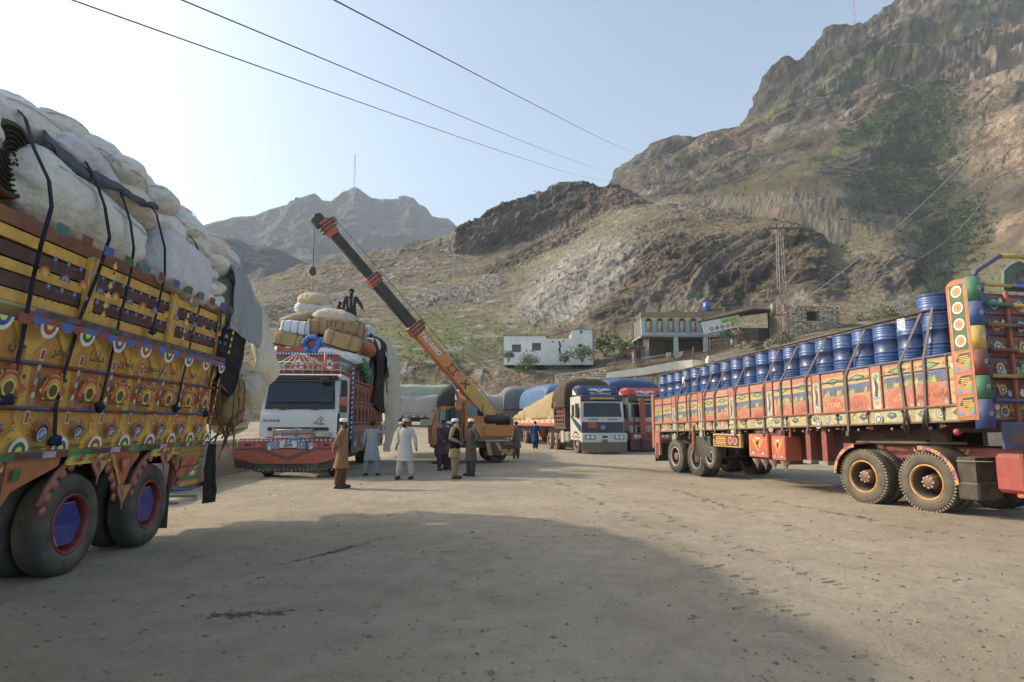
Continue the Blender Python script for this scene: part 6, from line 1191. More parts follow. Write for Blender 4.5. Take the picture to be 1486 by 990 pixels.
    mb.tube([(-.55, .24, 3.3), (-.55, .24, 3.9)], .045, 8, 'c0705a'); mb.build('roof_rack', PAINT, t)
    # painted headboard
    mb = MB('9c2f20'); mb.box((-2.62, 2.0, 1.0), (-.0, 2.08, 3.45)); mb.build('front_bulkhead', PAINT, t)
    mb = MB('8e2a1c'); mb.bbox((-2.62, 1.86, 3.42), (.0, 2.0, 4.05), .02); F_ = FY((-1.31, 1.86, 0))
    for k, x in enumerate((-1.05, -.52, 0, .52, 1.05)):
        pts = [(x-.22, 3.46), (x+.22, 3.46), (x+.22, 3.72), (x+.12, 3.86), (x, 3.92), (x-.12, 3.86), (x-.22, 3.72)]; flat(mb, pts, ['1f6a3c', 'c02818', 'c8881c', 'c02818', '1f6a6a'][k], F_); 
        if k in (1, 3): flat(mb, [(x-.1, 3.5), (x+.12, 3.52), (x+.16, 3.7), (x+.02, 3.84), (x-.12, 3.76)], 'd8d8d0', F_, .008); disc(mb, F_, x+.02, 3.66, .06, '2a6a4a', .01, n=9)
        if k == 2: flat(mb, [(x-.15, 3.5), (x+.15, 3.5), (x, 3.84)], '1f5a34', F_, .008); disc(mb, F_, x, 3.62, .05, 'd8c040', .01, n=8)
        if k in (0, 4): flat(mb, [(x-.12, 3.6), (x+.1, 3.74), (x+.1, 3.48)], '2aa0a0', F_, .008)
    mb.build('crown_panel', PAINT, t)
    mb = MB('1d3a86'); mb.T = TR(0, 0, 0); mb.bbox((-2.62, 1.82, 3.98), (.02, 1.9, 4.08), .01); F_ = FY((-1.31, 1.82, 0))
    for k in range(26): x = -1.28+k*.1; flat(mb, [(x, 3.995), (x+.045, 3.995), (x+.075, 4.06), (x+.03, 4.06)], 'd8d8d0', F_)
    for k in range(5): rect(mb, F_, -1.3+k*.55, 4.065, -1.1+k*.55, 4.078, 'd8b030')
    mb.build('striped_band', PAINT, t)
    mb = MB('a83a20'); mb.poly([(-1.3, 4.08), (1.3, 4.08), (1.25, 4.3), (.9, 4.22), (.55, 4.3), (.2, 4.42), (0, 4.46), (-.2, 4.42), (-.55, 4.3), (-.9, 4.22), (-1.25, 4.34)], .05, None, FY((-1.31, 1.88, 0))); F_ = FY((-1.31, 1.88, 0))
    for x in (-.9, -.3, .3, .9): flat(mb, [(x-.2, 4.1), (x+.2, 4.1), (x, 4.24)], 'c85a20', F_); flat(mb, [(x-.08, 4.11), (x+.08, 4.11), (x, 4.19)], '1f6a5a', F_, .007)
    mb.build('crest_board', PAINT, t)
    # right flank of the body
    YB = 9.6; mb = MB('471310'); mb.box((-.04, 2.05, 1.0), (.0, YB, 3.9)); mb.build('side_wall', PAINT, t)
    mb = MB('471310'); mb.box((-2.62, 2.05, 1.0), (-2.58, YB, 3.9)); mb.box((-2.62, YB-.04, 1.0), (0, YB, 3.4)); mb.build('far_side_wall', PAINT, t)
    mb = MB('2a1613'); mb.box((-2.6, 2.0, .98), (0, YB, 1.1)); mb.build('floor', WOOD, t)
    mb = MB('1c2f7c'); mb.bbox((-.02, 1.94, 1.0), (.07, 2.12, 4.0), .02); F_ = FY((0, 1.94, 0))
    for k in range(17): flat(mb, [(-.0, 1.1+k*.17), (.06, 1.14+k*.17), (.06, 1.22+k*.17), (0, 1.18+k*.17)], 'd8d0c8', F_, .003)
    mb.build('corner_pillar', PAINT, t)
    n = 9; w = (YB-2.15)/n
    for k in range(n):
        y0 = 2.15+k*w
        mb = MB('a84028'); mb.bbox((.0, y0-.05, 1.62), (.05, y0+.05, 3.85), .015); mb.build('rib', PAINT, t)
        for r, (z0, z1) in enumerate(((3.2, 3.8), (2.45, 3.05), (1.72, 2.35))):
            mb = MB('7c2a1c'); F0 = FX((.03, y0+w/2, 0)); 
            mb.poly([(-w*.43, z0), (-w*.43, z1), (w*.43, z1), (w*.43, z0), (w*.3, z0), (w*.3, z0+(z1-z0)*.5), (0, z0+(z1-z0)*.78), (-w*.3, z0+(z1-z0)*.5), (-w*.3, z0)], .03, None, F0)
            disc(mb, F0, 0, z1-.06, .05, ['d8703a', 'c8a060', 'd0584a'][(k+r) % 3], .004, n=8); disc(mb, F0, -w*.33, z1-.1, .035, '2a6a4a', .004, n=7); disc(mb, F0, w*.33, z0+.1, .03, 'd8a090', .004, n=7)
            mb.build('arched_panel', PAINT, t)
    for k in range(7):
        y0 = 2.2+k*1.05
        mb = MB(['a04a24', '8c6a50', '9a3a24'][k % 3]); mb.box((.0, y0, 1.3), (.03, y0+1.0, 1.58)); F_ = FX((.03, y0+.5, 0)); rosette(mb, F_, 0, 1.44, .1, ['c8602a', '3a1a14', 'd89a5a']); rect(mb, F_, -.42, 1.36, -.18, 1.52, 'b08a70'); rect(mb, F_, .18, 1.36, .42, 1.52, 'b08a70'); mb.build('lower_panel', PAINT, t)
        mb = MB('8a7468'); mb.box((-.02, y0, .62), (.02, y0+.98, 1.22)); F_ = FX((.02, y0+.5, 0)); scene_bits(mb, F_, -.45, .66, .45, 1.18, rnd, 12, pal=('d8c8b8', '8a3a2a', '4a4448', 'b8a898', 'a84a34')); mb.build('skirt_panel', PAINT, t)
    for z in (3.12, 2.4, 1.66, 1.26): mb = MB('b07468' if z > 1.3 else 'a09084'); mb.tube([(.08, 2.1, z), (.08, YB, z)], .022, 7); mb.build('side_rail', PAINT, t)
    mb = MB('1b1817'); mb.box((-1.75, 1.0, .6), (-1.6, YB-.3, .95)); mb.box((-1.0, 1.0, .6), (-.85, YB-.3, .95)); mb.box((-2.5, 2.3, .45), (-.15, 4.3, 1.0)); mb.build('chassis', METAL, t)
    for y in (1.2, 7.2, 8.5):
        for x, s_ in ((-.06, 1), (-2.4, -1)): wheel(t, x, y-.6 if y < 2 else y, .5, .28, s_, ('7a2a20', 'a8a098'), dual=y > 2, tyre='3a3733')
    mb = MB('a01c18'); mb.cyl((.0, 9.75, .7), (.0, 9.75, 1.6), .06, 8); mb.blob((.02, 9.75, .65), (.05, .05, .05), n=8, m=6, col='e8e0d8'); mb.build('tail_reflector', PAINT, t)
white_truck()
def cload():
    G = 'bales piled on the white truck'; CI = CMX.inverted()
    def put(name, px, py, Y, size, rot, kind, col, seed, label, **kw):
        cords = kw.pop('cords', 0); col2 = kw.pop('col2', None); cc = kw.pop('cordcol', '2f2c2c'); mt = kw.pop('material', None); cat = kw.pop('cat', 'bale')
        return sack(name, at(px, py, Y), size, rot, kind, col, seed, label, cat=cat, group=G, cords=cords, col2=col2, cordcol=cc, material=mt)
    s = 21.6/900
    put('long_sack', 458, 436, 23.2, (1.31, 0.77, 0.63), (0, -10+18, 0), 'pillow', 'c0ac8c', 301, 'beige sack at the very top of the bale pile, under the crane hook', cat='sack')
    put('lobed_bale', 458, 449, 23.3, (1.54, 0.88, 0.67), (0, 3, 0), 'lobed', 'c0c2c8', 302, 'grey-white lobed bale just under the topmost beige sack', cat='bale')
    put('long_sack', 434, 463, 22.2, (1.42, 0.66, 0.44), (0, -9, 0), 'pillow', 'a08c6c', 303, 'thin beige sack sagging at the upper left of the bale pile', cat='sack')
    put('long_sack', 489, 461, 22.0, (1.71, 0.88, 0.61), (0, 9, 0), 'pillow', 'b8ac94', 304, 'long beige-grey sack in front of the standing man on the pile', cat='sack')
    put('corded_bale', 432, 478, 21.9, (1.14, 0.77, 0.56), (0, 6, 0), 'bale', 'd4d6da', 305, 'white corded bale at the upper left, above the striped brown bale', cords=4)
    put('carton_bale', 467, 476, 22.0, (0.98, 0.77, 0.59), (0, 0, 0), 'bale', 'a48458', 306, 'brown corded bale left of centre, below the long sacks', cords=3)
    put('carton_bale', 506, 481, 22.0, (1.20, 0.77, 0.76), (0, 10, 0), 'bale', 'a07c50', 307, 'brown corded bale right of centre, below the long sacks', cords=4)
    put('striped_bale', 424, 496, 21.75, (1.14, 0.77, 0.61), (0, 13, 0), 'bale', 'a58a5a', 308, 'tilted brown bale with dark stripes at the left of the pile', cords=2, col2='3c342e')
    put('striped_bale', 499, 497, 21.6, (1.42, 0.77, 0.71), (0, 17, 0), 'bale', 'a88a58', 309, 'tilted brown bale with dark stripes at the right of the pile', cords=2, col2='3c342e')
    put('white_roll', 420, 508, 21.6, (1.03, 0.55, 0.33), (0, 5, 0), 'lobed', 'd6d6da', 310, 'white padded roll at the lower left, on the painted crown', cat='roll')
    put('white_roll', 478, 509, 21.55, (1.14, 0.55, 0.37), (0, 5, 0), 'lobed', 'dad9dc', 311, 'white padded roll in the lower middle, right of the blue bundle', cat='roll')
    put('white_roll', 508, 517, 21.5, (0.91, 0.55, 0.41), (0, 22, 0), 'pillow', 'd0cfd2', 312, 'white padded roll drooping over the right end of the crown', cat='roll')
    # ring-shaped bundle of blue plastic
    o = empty('blue_bundle', at(456, 499, 21.35), label='shiny blue plastic bundle twisted in a ring on the bales', cat='bundle'); rnd = random.Random(7)
    for k in range(16):
        a = k*.4; mb = MB(rnd.choice(['1d5fb8', '2a78d0', '174a94'])); rr = .22
        mb.tube([((rr+.05*rnd.random())*math.cos(a+j*.25)-.08, -.05*rnd.random(), (rr+.05*rnd.random())*math.sin(a+j*.25)) for j in range(5)], [.05, .09, .1, .08, .04], 7); mb.build('fold', CLEAN, o)
    for k in range(4): mb = MB('2468c0'); mb.blob((.22+.1*k, .02, .1-.05*k), (.17, .12, .13), n=12, m=8, noise=.08, seed=k); mb.build('fold', CLEAN, o)
    put('orange_sack', 531, 505, 21.9, (0.80, 0.66, 0.49), (0, 28, 40), 'pillow', 'a8623c', 313, 'rusty orange sack at the right shoulder of the bale pile', cat='sack')
    def side(name, px, py, size, rot, kind, col, seed, label, off=-.15, **kw):
        p = on_side(CMX, px, py, off); q = CMX @ p
        cords = kw.pop('cords', 0); cc = kw.pop('cordcol', '2f2c2c'); cat = kw.pop('cat', 'sack'); mt = kw.pop('material', None)
        return sack(name, q, size, (rot[0], rot[1], rot[2]+90+4), kind, col, seed, label, cat=cat, group=G, cords=cords, cordcol=cc, material=mt)
    side('white_sack', 532, 484, (1.5, .8, .75), (0, -6, 0), 'pillow', 'ccc8be', 320, 'netted off-white sack at the top of the right flank', cords=0, off=-.5)
    side('white_sack', 540, 503, (1.3, .7, .7), (0, 0, 0), 'pillow', 'd0ccc4', 321, 'off-white sack below the netted one on the right flank')
    side('white_sack', 524, 515, (1.1, .6, .65), (0, 14, 0), 'lobed', 'd2d0cc', 322, 'white bound sack just above the green bales')
    side('green_bale', 523, 531, (1.5, .6, .5), (0, 8, 0), 'lobed', '14703a', 323, 'upper green wrapped bale on the right flank', cat='bale', off=.05, material=CLEAN)
    side('green_bale', 529, 543, (1.9, .6, .52), (0, 8, 0), 'lobed', '116836', 324, 'lower green wrapped bale on the right flank', cat='bale', off=.08, material=CLEAN)
    p = CMX @ on_side(CMX, 540, 527, .42); mb = MB('1d4fb0'); mb.tube([(0, 0, 0), (.0, .1, -.3), (-.05, .1, -.75)], .06, 6, flat=.4); o = mb.build('strap', CLOTH, label='blue strap across the two green bales', cat='strap'); o.location = p
    # hidden inner bales added for the pile's shadow and solidity; visible ones lean on them
    for k, (x, y, z, sz) in enumerate([(-1.3, 3.4, 4.2, (2.3, 2.4, 1.1)), (-1.35, 3.5, 5.0, (1.9, 2.0, .9)), (-1.3, 5.9, 4.2, (2.5, 2.5, 1.2)), (-1.2, 8.4, 4.1, (2.5, 2.5, 1.4)), (-1.3, 3.3, 3.2, (2.4, 2.4, 1.2)), (-1.3, 7, 3.3, (2.4, 4.4, 1.2)), (-1.0, 7.6, 4.9, (2.0, 2.8, .7))]):
        sack('fill_bale', CMX @ Vector((x, y, z)), sz, (0, 0, 4), 'bale', '8a7c66', 340+k, f'large tan hidden bale added inside the stack on the white truck, {ORDN[k]} counted from the cab', cat='bale', group=G)
    def C3(x, y, z): return CMX @ Vector((x, y, z))
    pl = lambda px, py, o: CMX @ on_side(CMX, px, py, o)
    sheet('black_tarpaulin', [[pl(534, 476, -.5), pl(543, 487, -.55), pl(548, 489, -.6)], [pl(545, 500, .15), pl(555, 500, .12), pl(560, 502, .1)], [pl(548, 540, .2), pl(558, 545, .18), pl(562, 545, .16)], [pl(541, 585, .12), pl(552, 598, .12), pl(562, 600, .12)]], '191a1e', CLOTH, 40, 46, .04, 3, 31, label='black tarpaulin hanging down the right flank of the bale truck', cat='tarpaulin')
    sheet('canvas_sheet', [[pl(548, 490, -.6), pl(556, 492, -.8), pl(566, 505, -.9)], [pl(556, 510, .1), pl(566, 515, .05), pl(578, 520, -.2)], [pl(558, 560, .18), pl(567, 570, .16), pl(580, 572, -.1)], [pl(560, 610, .15), pl(567, 620, .12), pl(578, 610, .0)], [pl(558, 652, .1), pl(562, 655, .12), pl(572, 640, .05)]], 'b8ae9c', CLOTH, 50, 70, .17, 1.7, 33, label='dusty beige canvas sheet hanging over the tail of the bale truck', cat='canvas')
    for k, (px, py) in enumerate(((576, 520), (578, 548), (575, 580))): side('tail_sack', px, py, (.9, .7, .6), (0, 0, 0), 'pillow', 'a79c88', 360+k, f'grey-beige sack bulging behind the canvas at the tail of the bale truck, {["upper", "middle", "lower"][k]}', off=-.5)
cload()
# ================================================================ crane truck
def crane():
    B = at(690, 668, 27.3); B.z = 0; rz = .22; MX = Matrix.Translation(B) @ Matrix.Rotation(rz, 4, 'Z'); I = MX.inverted(); OR, OR2 = 'e08822', 'd87c1c'
    t = empty('crane_truck', B, rz, label='orange truck crane with its long black boom raised over the bale truck', cat='crane')
    L_ = lambda px, py, Y: I @ at(px, py, Y)
    mb = MB(OR); mb.add([(x, y, z) for y in (-1.0, 1.1) for x, z in ((-1.95, .75), (-1.98, 1.5), (-1.8, 2.2), (-1.6, 2.34), (-.75, 2.34), (-.7, .75))], [(0, 1, 2, 3, 4, 5)[::-1], (6, 7, 8, 9, 10, 11)]+[(i, (i+1) % 6, 6+(i+1) % 6, 6+i)[::-1] for i in range(6)], None, False); mb.build('cab', PAINT, t)
    F_ = FY((0, -1.0, 0))
    mb = MB('2c3a34'); mb.poly([(-1.8, 1.5), (-1.72, 2.12), (-1.55, 2.2), (-1.45, 2.2), (-1.45, 1.5)], .02, '8a9a88', FY((0, -1.02, 0))); mb.build('quarter_window', GLASS, t)
    mb = MB('3a4a40'); mb.box((-1.36, -1.02, 1.5), (-.82, -.99, 2.2)); mb.build('side_window', GLASS, t)
    mb = MB('1a1614'); mb.box((-1.42, -1.03, .8), (-1.38, -1.0, 2.24)); mb.box((-.8, -1.03, .8), (-.76, -1.0, 2.24)); mb.box((-1.4, -1.05, 1.2), (-1.28, -1.02, 1.25)); mb.build('door_trim', METAL, t)
    mb = MB('cf9a80'); mb.add([(-2.0, -.95, 1.55), (-2.0, 1.0, 1.55), (-1.83, 1.0, 2.15), (-1.83, -.95, 2.15)], [(0, 1, 2, 3)]); mb.build('windscreen', GLASS, t)
    mb = MB('1c1a19'); mb.bbox((-1.3, -1.3, 1.75), (-1.05, -1.2, 2.3), .02); mb.tube([(-1.8, -1.0, 2.2), (-1.7, -1.35, 2.35), (-1.75, -1.4, 1.7)], .02, 6); mb.build('mirror', METAL, t)
    mb = MB('2b2623'); mb.box((-1.9, -.9, .62), (1.55, .9, .95)); mb.build('chassis', METAL, t)
    mb = MB('4a453f'); mb.bbox((-.75, -1.05, .88), (1.3, 1.05, 1.0), .02, '7a766e'); mb.build('deck', METAL, t)
    for x, y, s_ in ((-1.25, -.95, -1), (.75, -.95, -1), (-1.25, .95, 1), (.75, .95, 1)):
        w = wheel(t, 0, 0, .46, .26, -1, ('a8481c', '5a5048'), tyre='2c2a27'); w.location = (x, y, .445); w.rotation_euler = (0, 0, R(90) if s_ < 0 else R(-90))
    mb = MB('23272a'); mb.bbox((.25, -1.25, .3), (1.45, -1.05, .86), .02); F_ = FY((.85, -1.25, 0))
    for k in range(3): x = -.5+k*.38; flat(mb, [(x, .32), (x+.16, .32), (x-.02+.05, .84 if k == 0 else .58), (x-.13, .84 if k == 0 else .58)] if k != 1 else [(x-.1, .84), (x+.06, .84), (x+.22, .5), (x+.06, .5)], 'c8962c', F_)
    flat(mb, [(.0, .32), (.14, .32), (.26, .56), (.12, .56)], 'c8962c', F_); flat(mb, [(.36, .34), (.5, .34), (.56, .56), (.42, .56)], 'c8962c', F_); mb.build('outrigger_box', PAINT, t)
    mb = MB('9a2a20'); mb.bbox((1.0, -1.3, .72), (1.36, -1.24, .84), .01); mb.build('tail_light', CLEAN, t)
    mb = MB('1f1d1c'); mb.bbox((-1.78, -1.3, .12), (-1.66, -1.16, 1.4), .02); mb.bbox((-1.98, -1.42, .0), (-1.5, -1.0, .1), .02); mb.build('outrigger_leg', METAL, t)
    mb = MB('b8b0a4'); mb.bbox((.2, -1.2, .88), (1.3, -1.04, .94), .01); mb.build('deck_step', METAL, t)
    # turning upper part
    mb = MB(OR); mb.bbox((-.62, -.9, 1.0), (.75, .9, 1.65), .05); mb.bbox((.1, -.95, 1.02), (1.5, .95, 1.58), .1, OR2); mb.build('turntable_house', PAINT, t)
    mb = MB(OR2); mb.bbox((-.62, -.85, 1.6), (.25, .2, 2.62), .06); mb.build('operator_cab', PAINT, t)
    mb = MB('5f7a80'); mb.box((-.52, -.87, 1.95), (-.08, -.84, 2.45)); mb.build('operator_window', GLASS, t)
    mb = MB('171412'); mb.box((-.06, -.87, 1.95), (.18, -.84, 2.45)); mb.blob((.05, -.7, 2.2), (.12, .1, .22), n=10, m=8); mb.build('operator_seat', CLOTH, t)
    mb = MB('c07a5a'); mb.poly([(-.9, 2.5), (-.3, 2.5), (-.35, 2.62), (-.85, 2.66)], .4, None, FY((0, -.8, 0))); mb.build('roof_hatch', PAINT, t)
    mb = MB('2f1b16'); mb.cyl((.35, -.75, 1.78), (1.3, -.75, 1.78), .2, 16); 
    for x in (.33, .8, 1.28): mb.cyl((x, -.75, 1.78), (x+.04, -.75, 1.78), .25, 16, '3a221a')
    for k in range(9): mb.cyl((.4+k*.1, -.75, 1.78), (.44+k*.1, -.75, 1.78), .215, 14, '221512')
    mb.build('winch_drum', METAL, t)
    # boom: four sections from the pivot to the head
    A0, A1 = L_(719, 612, 27.0), L_(476, 330, 23.6); D = (A1-A0); Ln = D.length; d = D.normalized(); up = Vector((0, 0, 1)); sidev = d.cross(up).normalized(); nn = sidev.cross(d).normalized(); BM = frame(A0, d, sidev*-1, nn) if False else Matrix(((d.x, -sidev.x, nn.x, A0.x), (d.y, -sidev.y, nn.y, A0.y), (d.z, -sidev.z, nn.z, A0.z), (0, 0, 0, 1)))
    def seg(name, f0, f1, w, h, col, m=PAINT, b=.02):
        mb = MB(col); mb.T = BM; mb.bbox((f0*Ln, -w/2, -h/2), (f1*Ln, w/2, h/2), b); mb.T = None; return mb
    mb = seg('b', -.03, .2, .42, .54, 'd0a01c'); mb.build('boom_base', PAINT, t)
    mb = seg('b', .2, .5, .4, .5, 'e07c22'); FB = BM @ frame((.345*Ln, .23, 0), (-1, 0, 0), (0, -1, 0), (0, 0, 1)) if False else BM @ frame((.4*Ln, -.235, 0), (1, 0, 0), (0, 1, 0), (0, 0, 1))
    mb.text('TADANO', BM @ frame((.42*Ln, .205, 0), (-1, 0, 0), (0, -1, 0)), .29, 'e4e0d8', .008, .005)
    GB = BM @ frame((.27*Ln, .205, 0), (-1, 0, 0), (0, -1, 0))
    for q, x in enumerate((-.3, .0, .75)): rect(mb, GB, x-.06, -.17, x-.01, .17, '1a1412', .006) if q < 2 else None
    rect(mb, GB, -.42, -.17, .1, -.12, '1a1412', .006); rect(mb, GB, -.42, .12, .1, .17, '1a1412', .006); flat(mb, [(.45, -.15), (.5, -.17), (.85, .12), (.8, .17)], '1a1412', GB, .006); flat(mb, [(.8, -.17), (.86, -.14), (.6, .15), (.52, .12)], '1a1412', GB, .007); mb.build('boom_outer_section', PAINT, t)
    def collar(f, w, h):
        mb = seg('b', f-.022, f+.022, w, h, 'b8502a'); 
        for s_ in (-1, 0, 1): rect(mb, BM @ frame((f*Ln+s_*.16, w/2, 0), (-1, 0, 0), (0, -1, 0)), -.03, -h/2, .03, h/2, '2a1612')
        mb.T = BM; mb.bbox((f*Ln-.1, -w/2-.03, h/2), (f*Ln+.2, w/2+.03, h/2+.08), .01, '7a3018'); mb.T = None; mb.build('boom_collar', PAINT, t)
    collar(.5, .48, .6); seg('b', .52, .74, .34, .42, '1b191a').build('boom_middle_section', METAL, t)
    collar(.745, .4, .5); seg('b', .765, .98, .28, .34, '1b191a').build('boom_inner_section', METAL, t)
    mb = seg('b', .965, 1.03, .36, .44, 'b8502a'); mb.T = BM
    for s_ in (-.1, .06, .2): mb.bbox((1.0*Ln+s_-.03, -.22, -.3), (1.0*Ln+s_+.02, .22, .32), .005, '2a1612')
    mb.bbox((1.0*Ln+.2, -.16, -.35), (1.0*Ln+.62, .16, .12), .03, '3a2018'); mb.cyl((1.0*Ln+.5, -.2, -.1), (1.0*Ln+.5, .2, -.1), .16, 14, '221815'); mb.cyl((1.0*Ln+.1, -.12, .36), (1.0*Ln+.1, .12, .36), .12, 12, 'b8502a'); mb.T = None; mb.build('boom_head', PAINT, t)
    # luffing cylinder
    p0, p1, p2 = L_(674, 622, 26.6), L_(666, 582, 26.5), L_(655, 548, 26.3)
    mb = MB(OR); mb.tube([p0, p1], .12, 12); mb.blob(p1, (.15, .15, .1), n=10, m=6); mb.build('cylinder_barrel', PAINT, t)
    mb = MB('c8c8c4'); mb.tube([p1, p2], .06, 10); mb.build('cylinder_rod', STEEL, t)
    # ropes, block and hook
    tip = BM @ Vector((Ln+.62, 0, -.1)); hk = L_(458, 388, 23.45); hk = Vector((tip.x, tip.y, hk.z))
    mb = MB('2a2826'); mb.tube([tip, hk], .014, 5); mb.tube([BM @ Vector((Ln+.1, 0, .45)), BM @ Vector((.5*Ln, 0, .5)), BM @ Vector((.05*Ln, 0, .42)), Vector((.8, -.75, 1.98))], .013, 5); mb.build('hoist_rope', METAL, t)
    mb = MB('2a2220'); mb.bbox(tuple(hk+Vector((-.09, -.05, -.34))), tuple(hk+Vector((.09, .05, .0))), .03); mb.cyl(hk+Vector((0, -.08, -.2)), hk+Vector((0, .08, -.2)), .13, 12, '3f2c22'); mb.build('hook_block', METAL, t)
    mb = MB('b8902c'); mb.tube([hk+Vector((0, 0, -.34)), hk+Vector((0, 0, -.5)), hk+Vector((.06, 0, -.56)), hk+Vector((.07, 0, -.66)), hk+Vector((0, 0, -.72)), hk+Vector((-.08, 0, -.66))], [.03, .03, .035, .035, .03, .012], 7); mb.tube([hk+Vector((0, 0, -.6)), hk+Vector((.01, 0, -.95))], .022, 5); mb.build('hook', PAINT, t)
crane()
# ================================================================ road tractors with trailers
def tractor(name, x, y, rz, label, base, stripe, board, btxt, style, width=2.42):
    t = empty(name, (x, y, 0), rz, label=label, cat='truck'); W = width
    mb = MB(base); mb.add([(xx, yy, zz) for xx in (0, W) for yy, zz in ((.0, .72), (2.0, .72), (2.0, 3.1), (.3, 3.12), (.12, 3.0), (.0, 2.0))], [(0, 1, 2, 3, 4, 5), (11, 10, 9, 8, 7, 6)]+[((i+1) % 6, i, 6+i, 6+(i+1) % 6) for i in range(6)], None, False)
    F_ = FXN((0, 1.0, 0)); flat(mb, [(.98, 1.1), (.98, 1.5), (.2, 1.75), (-.9, 2.1), (-.9, 1.95), (.1, 1.45)] if style == 0 else [(-.98, 1.05), (.98, 1.05), (.98, 1.2), (-.98, 1.2)], stripe, F_, .004)
    mb.build('cab', CLEAN, t)
    mb = MB('14181c'); mb.add([(.12, -.018, 1.98), (W-.12, -.018, 1.98), (W-.18, .1, 2.82), (.18, .1, 2.82)], [(0, 1, 2, 3)]); mb.build('windscreen', GLASS, t)
    mb = MB(stripe if style == 0 else '2a2c2e'); mb.bbox((.02, -.02, 2.82), (W-.02, .3, 3.18), .06); mb.bbox((.5, -.04, 2.93), (W-.5, .0, 3.04), .01, 'b8902c'); mb.build('sun_visor', CLEAN, t)
    mb = MB('11151a'); mb.box((-.012, .38, 1.95), (.0, 1.05, 2.72)); mb.box((-.012, 1.25, 2.0), (.0, 1.7, 2.65)); mb.build('side_window', GLASS, t)
    mb = MB('1c1714'); mb.bbox((-.2, .1, 1.9), (-.04, .18, 2.5), .02); mb.tube([(-.02, .4, 2.7), (-.15, .14, 2.6), (-.15, .14, 1.9), (-.02, .3, 1.85)], .02, 5); mb.build('mirror', METAL, t)
    F_ = FY((W/2, -.002, 0)); mb = MB(base); rect(mb, F_, -1.15, 1.98-.24, 1.15, 1.96, base); 
    if style == 0:
        rect(mb, F_, -1.19, 1.1, 1.19, 1.7, '1c2440', .005); rect(mb, F_, -.82, 1.76, -.2, 1.92, 'a8bcd0', .006); rect(mb, F_, .22, 1.76, .92, 1.92, 'a8bcd0', .006); mb.text('MUBAREZ', F_ @ TR(-.51, 0, 1.84), .13, '1c2a50', .004, .008); mb.text('SUBTAIN', F_ @ TR(.57, 0, 1.84), .13, '1c2a50', .004, .008); mb.text('*', F_ @ TR(.02, 0, 1.82), .22, '1c2a50', .004, .008)
        mb.lathe([(.1, 0), (.12, .0), (.12, .03), (.1, .03)], frame((W/2, -.01, 1.42), (1, 0, 0), (0, 0, 1), (0, -1, 0)), 18, col='c8c8c8'); 
        for a in (90, 210, 330): flat(mb, [(.11*math.cos(R(a)), 1.42+.11*math.sin(R(a))), (.015*math.cos(R(a+90)), 1.42+.015*math.sin(R(a+90))), (.015*math.cos(R(a-90)), 1.42+.015*math.sin(R(a-90)))], 'c8c8c8', F_, .02)
        mb.bbox((.38, -.05, 1.38), (.84, -.005, 1.66), .01, 'c8501c'); 
        for q in (-.11, .11): mb.bbox((.61+q-.08, -.055, 1.42), (.61+q+.08, -.05, 1.62), .002, '9a3a1a')
    else:
        rect(mb, F_, -1.19, 1.5, 1.19, 1.72, 'b8281c', .005); rect(mb, F_, -1.15, 1.0, -.4, 1.48, 'c8c4bc', .006); rect(mb, F_, -.75, 1.05, -.35, 1.45, '1a1c1e', .008); rect(mb, F_, -.3, .95, 1.1, 1.45, '9a2a20', .006); rosette(mb, F_, -.05, 1.3, .16, ['c8a090', '6a2a20', 'd8c8b8'], .01)
    mb.build('front_panel', CLEAN, t)
    mb = MB('c4c0b4' if style == 0 else '8e1f18'); mb.bbox((-.06, -.3, .62), (W+.06, .05, 1.12), .04); F_ = FY((W/2, -.3, 0))
    for s_ in (-1, 1):
        rect(mb, F_, s_*.82-.3, .76, s_*.82+.3, 1.02, '7f7f78'); 
        for q in (-.13, .13): mb.lathe([(.001, .02), (.08, .02), (.1, 0)], frame((W/2+s_*.82+q, -.3, .9), (1, 0, 0), (0, 0, 1), (0, -1, 0)), 12, col='dcdcd4')
    rect(mb, F_, -.14, .86, .16, .98, '20221e', .004); rect(mb, F_, -.16, .64, .18, .78, '1c1c1a', .004); mb.text('Z-1173', F_ @ TR(.01, 0, .71), .09, 'b8a040', .003, .008); mb.build('bumper', CLEAN, t)
    mb = MB('6a5a48' if style == 0 else '5a1612'); mb.poly([(-1.28, .64), (1.28, .64), (1.26, .15), (.5, .1), (-.5, .1), (-1.26, .15)], .05, None, FY((W/2, -.26, 0))); mb.build('skirt', PAINT, t)
    if style: 
        mb = MB('b03a1c'); mb.bbox((.5, -.38, .95), (.85, -.3, 3.05), .02); mb.bbox((.1, -.36, 1.05), (.22, -.3, 2.0), .02, '1a1a1a'); mb.tube([(.62, -.42, .0+.25), (.62, -.4, .95)], .05, 8, '1a1614'); mb.blob((.62, -.42, .3), (.08, .08, .08), n=8, m=6, col='7a2a24'); mb.build('front_post', PAINT, t)
    # painted board over the cab
    mb = MB(board); mb.bbox((-.02, .45, 3.12), (W-.1, 1.6, 3.72), .16); F_ = FY((W/2, .45, 0)); w = 'dcdce0'
    flat(mb, [(-.22, 3.56), (-.05, 3.46), (.0, 3.42), (.05, 3.46), (.22, 3.56), (.6, 3.52), (.3, 3.42), (.05, 3.36), (-.05, 3.36), (-.3, 3.42), (-.6, 3.52)], w, F_); disc(mb, F_, 0, 3.48, .09, w, .006, n=10); disc(mb, F_, 0, 3.48, .05, board, .008, n=9)
    for s_ in (-1, 1): flat(mb, [(s_*.35, 3.4), (s_*.7, 3.6), (s_*.55, 3.46), (s_*.75, 3.46)], w, F_, .006)
    mb.text(btxt, F_ @ TR(.05, 0, 3.27), .17, w, .004, .006); G = FXN((-.02, 1.0, 0)); flat(mb, [(-.5, 3.2), (-.45, 3.55), (.3, 3.18)], 'd8d8dc', G); mb.build('roof_board', CLEAN, t)
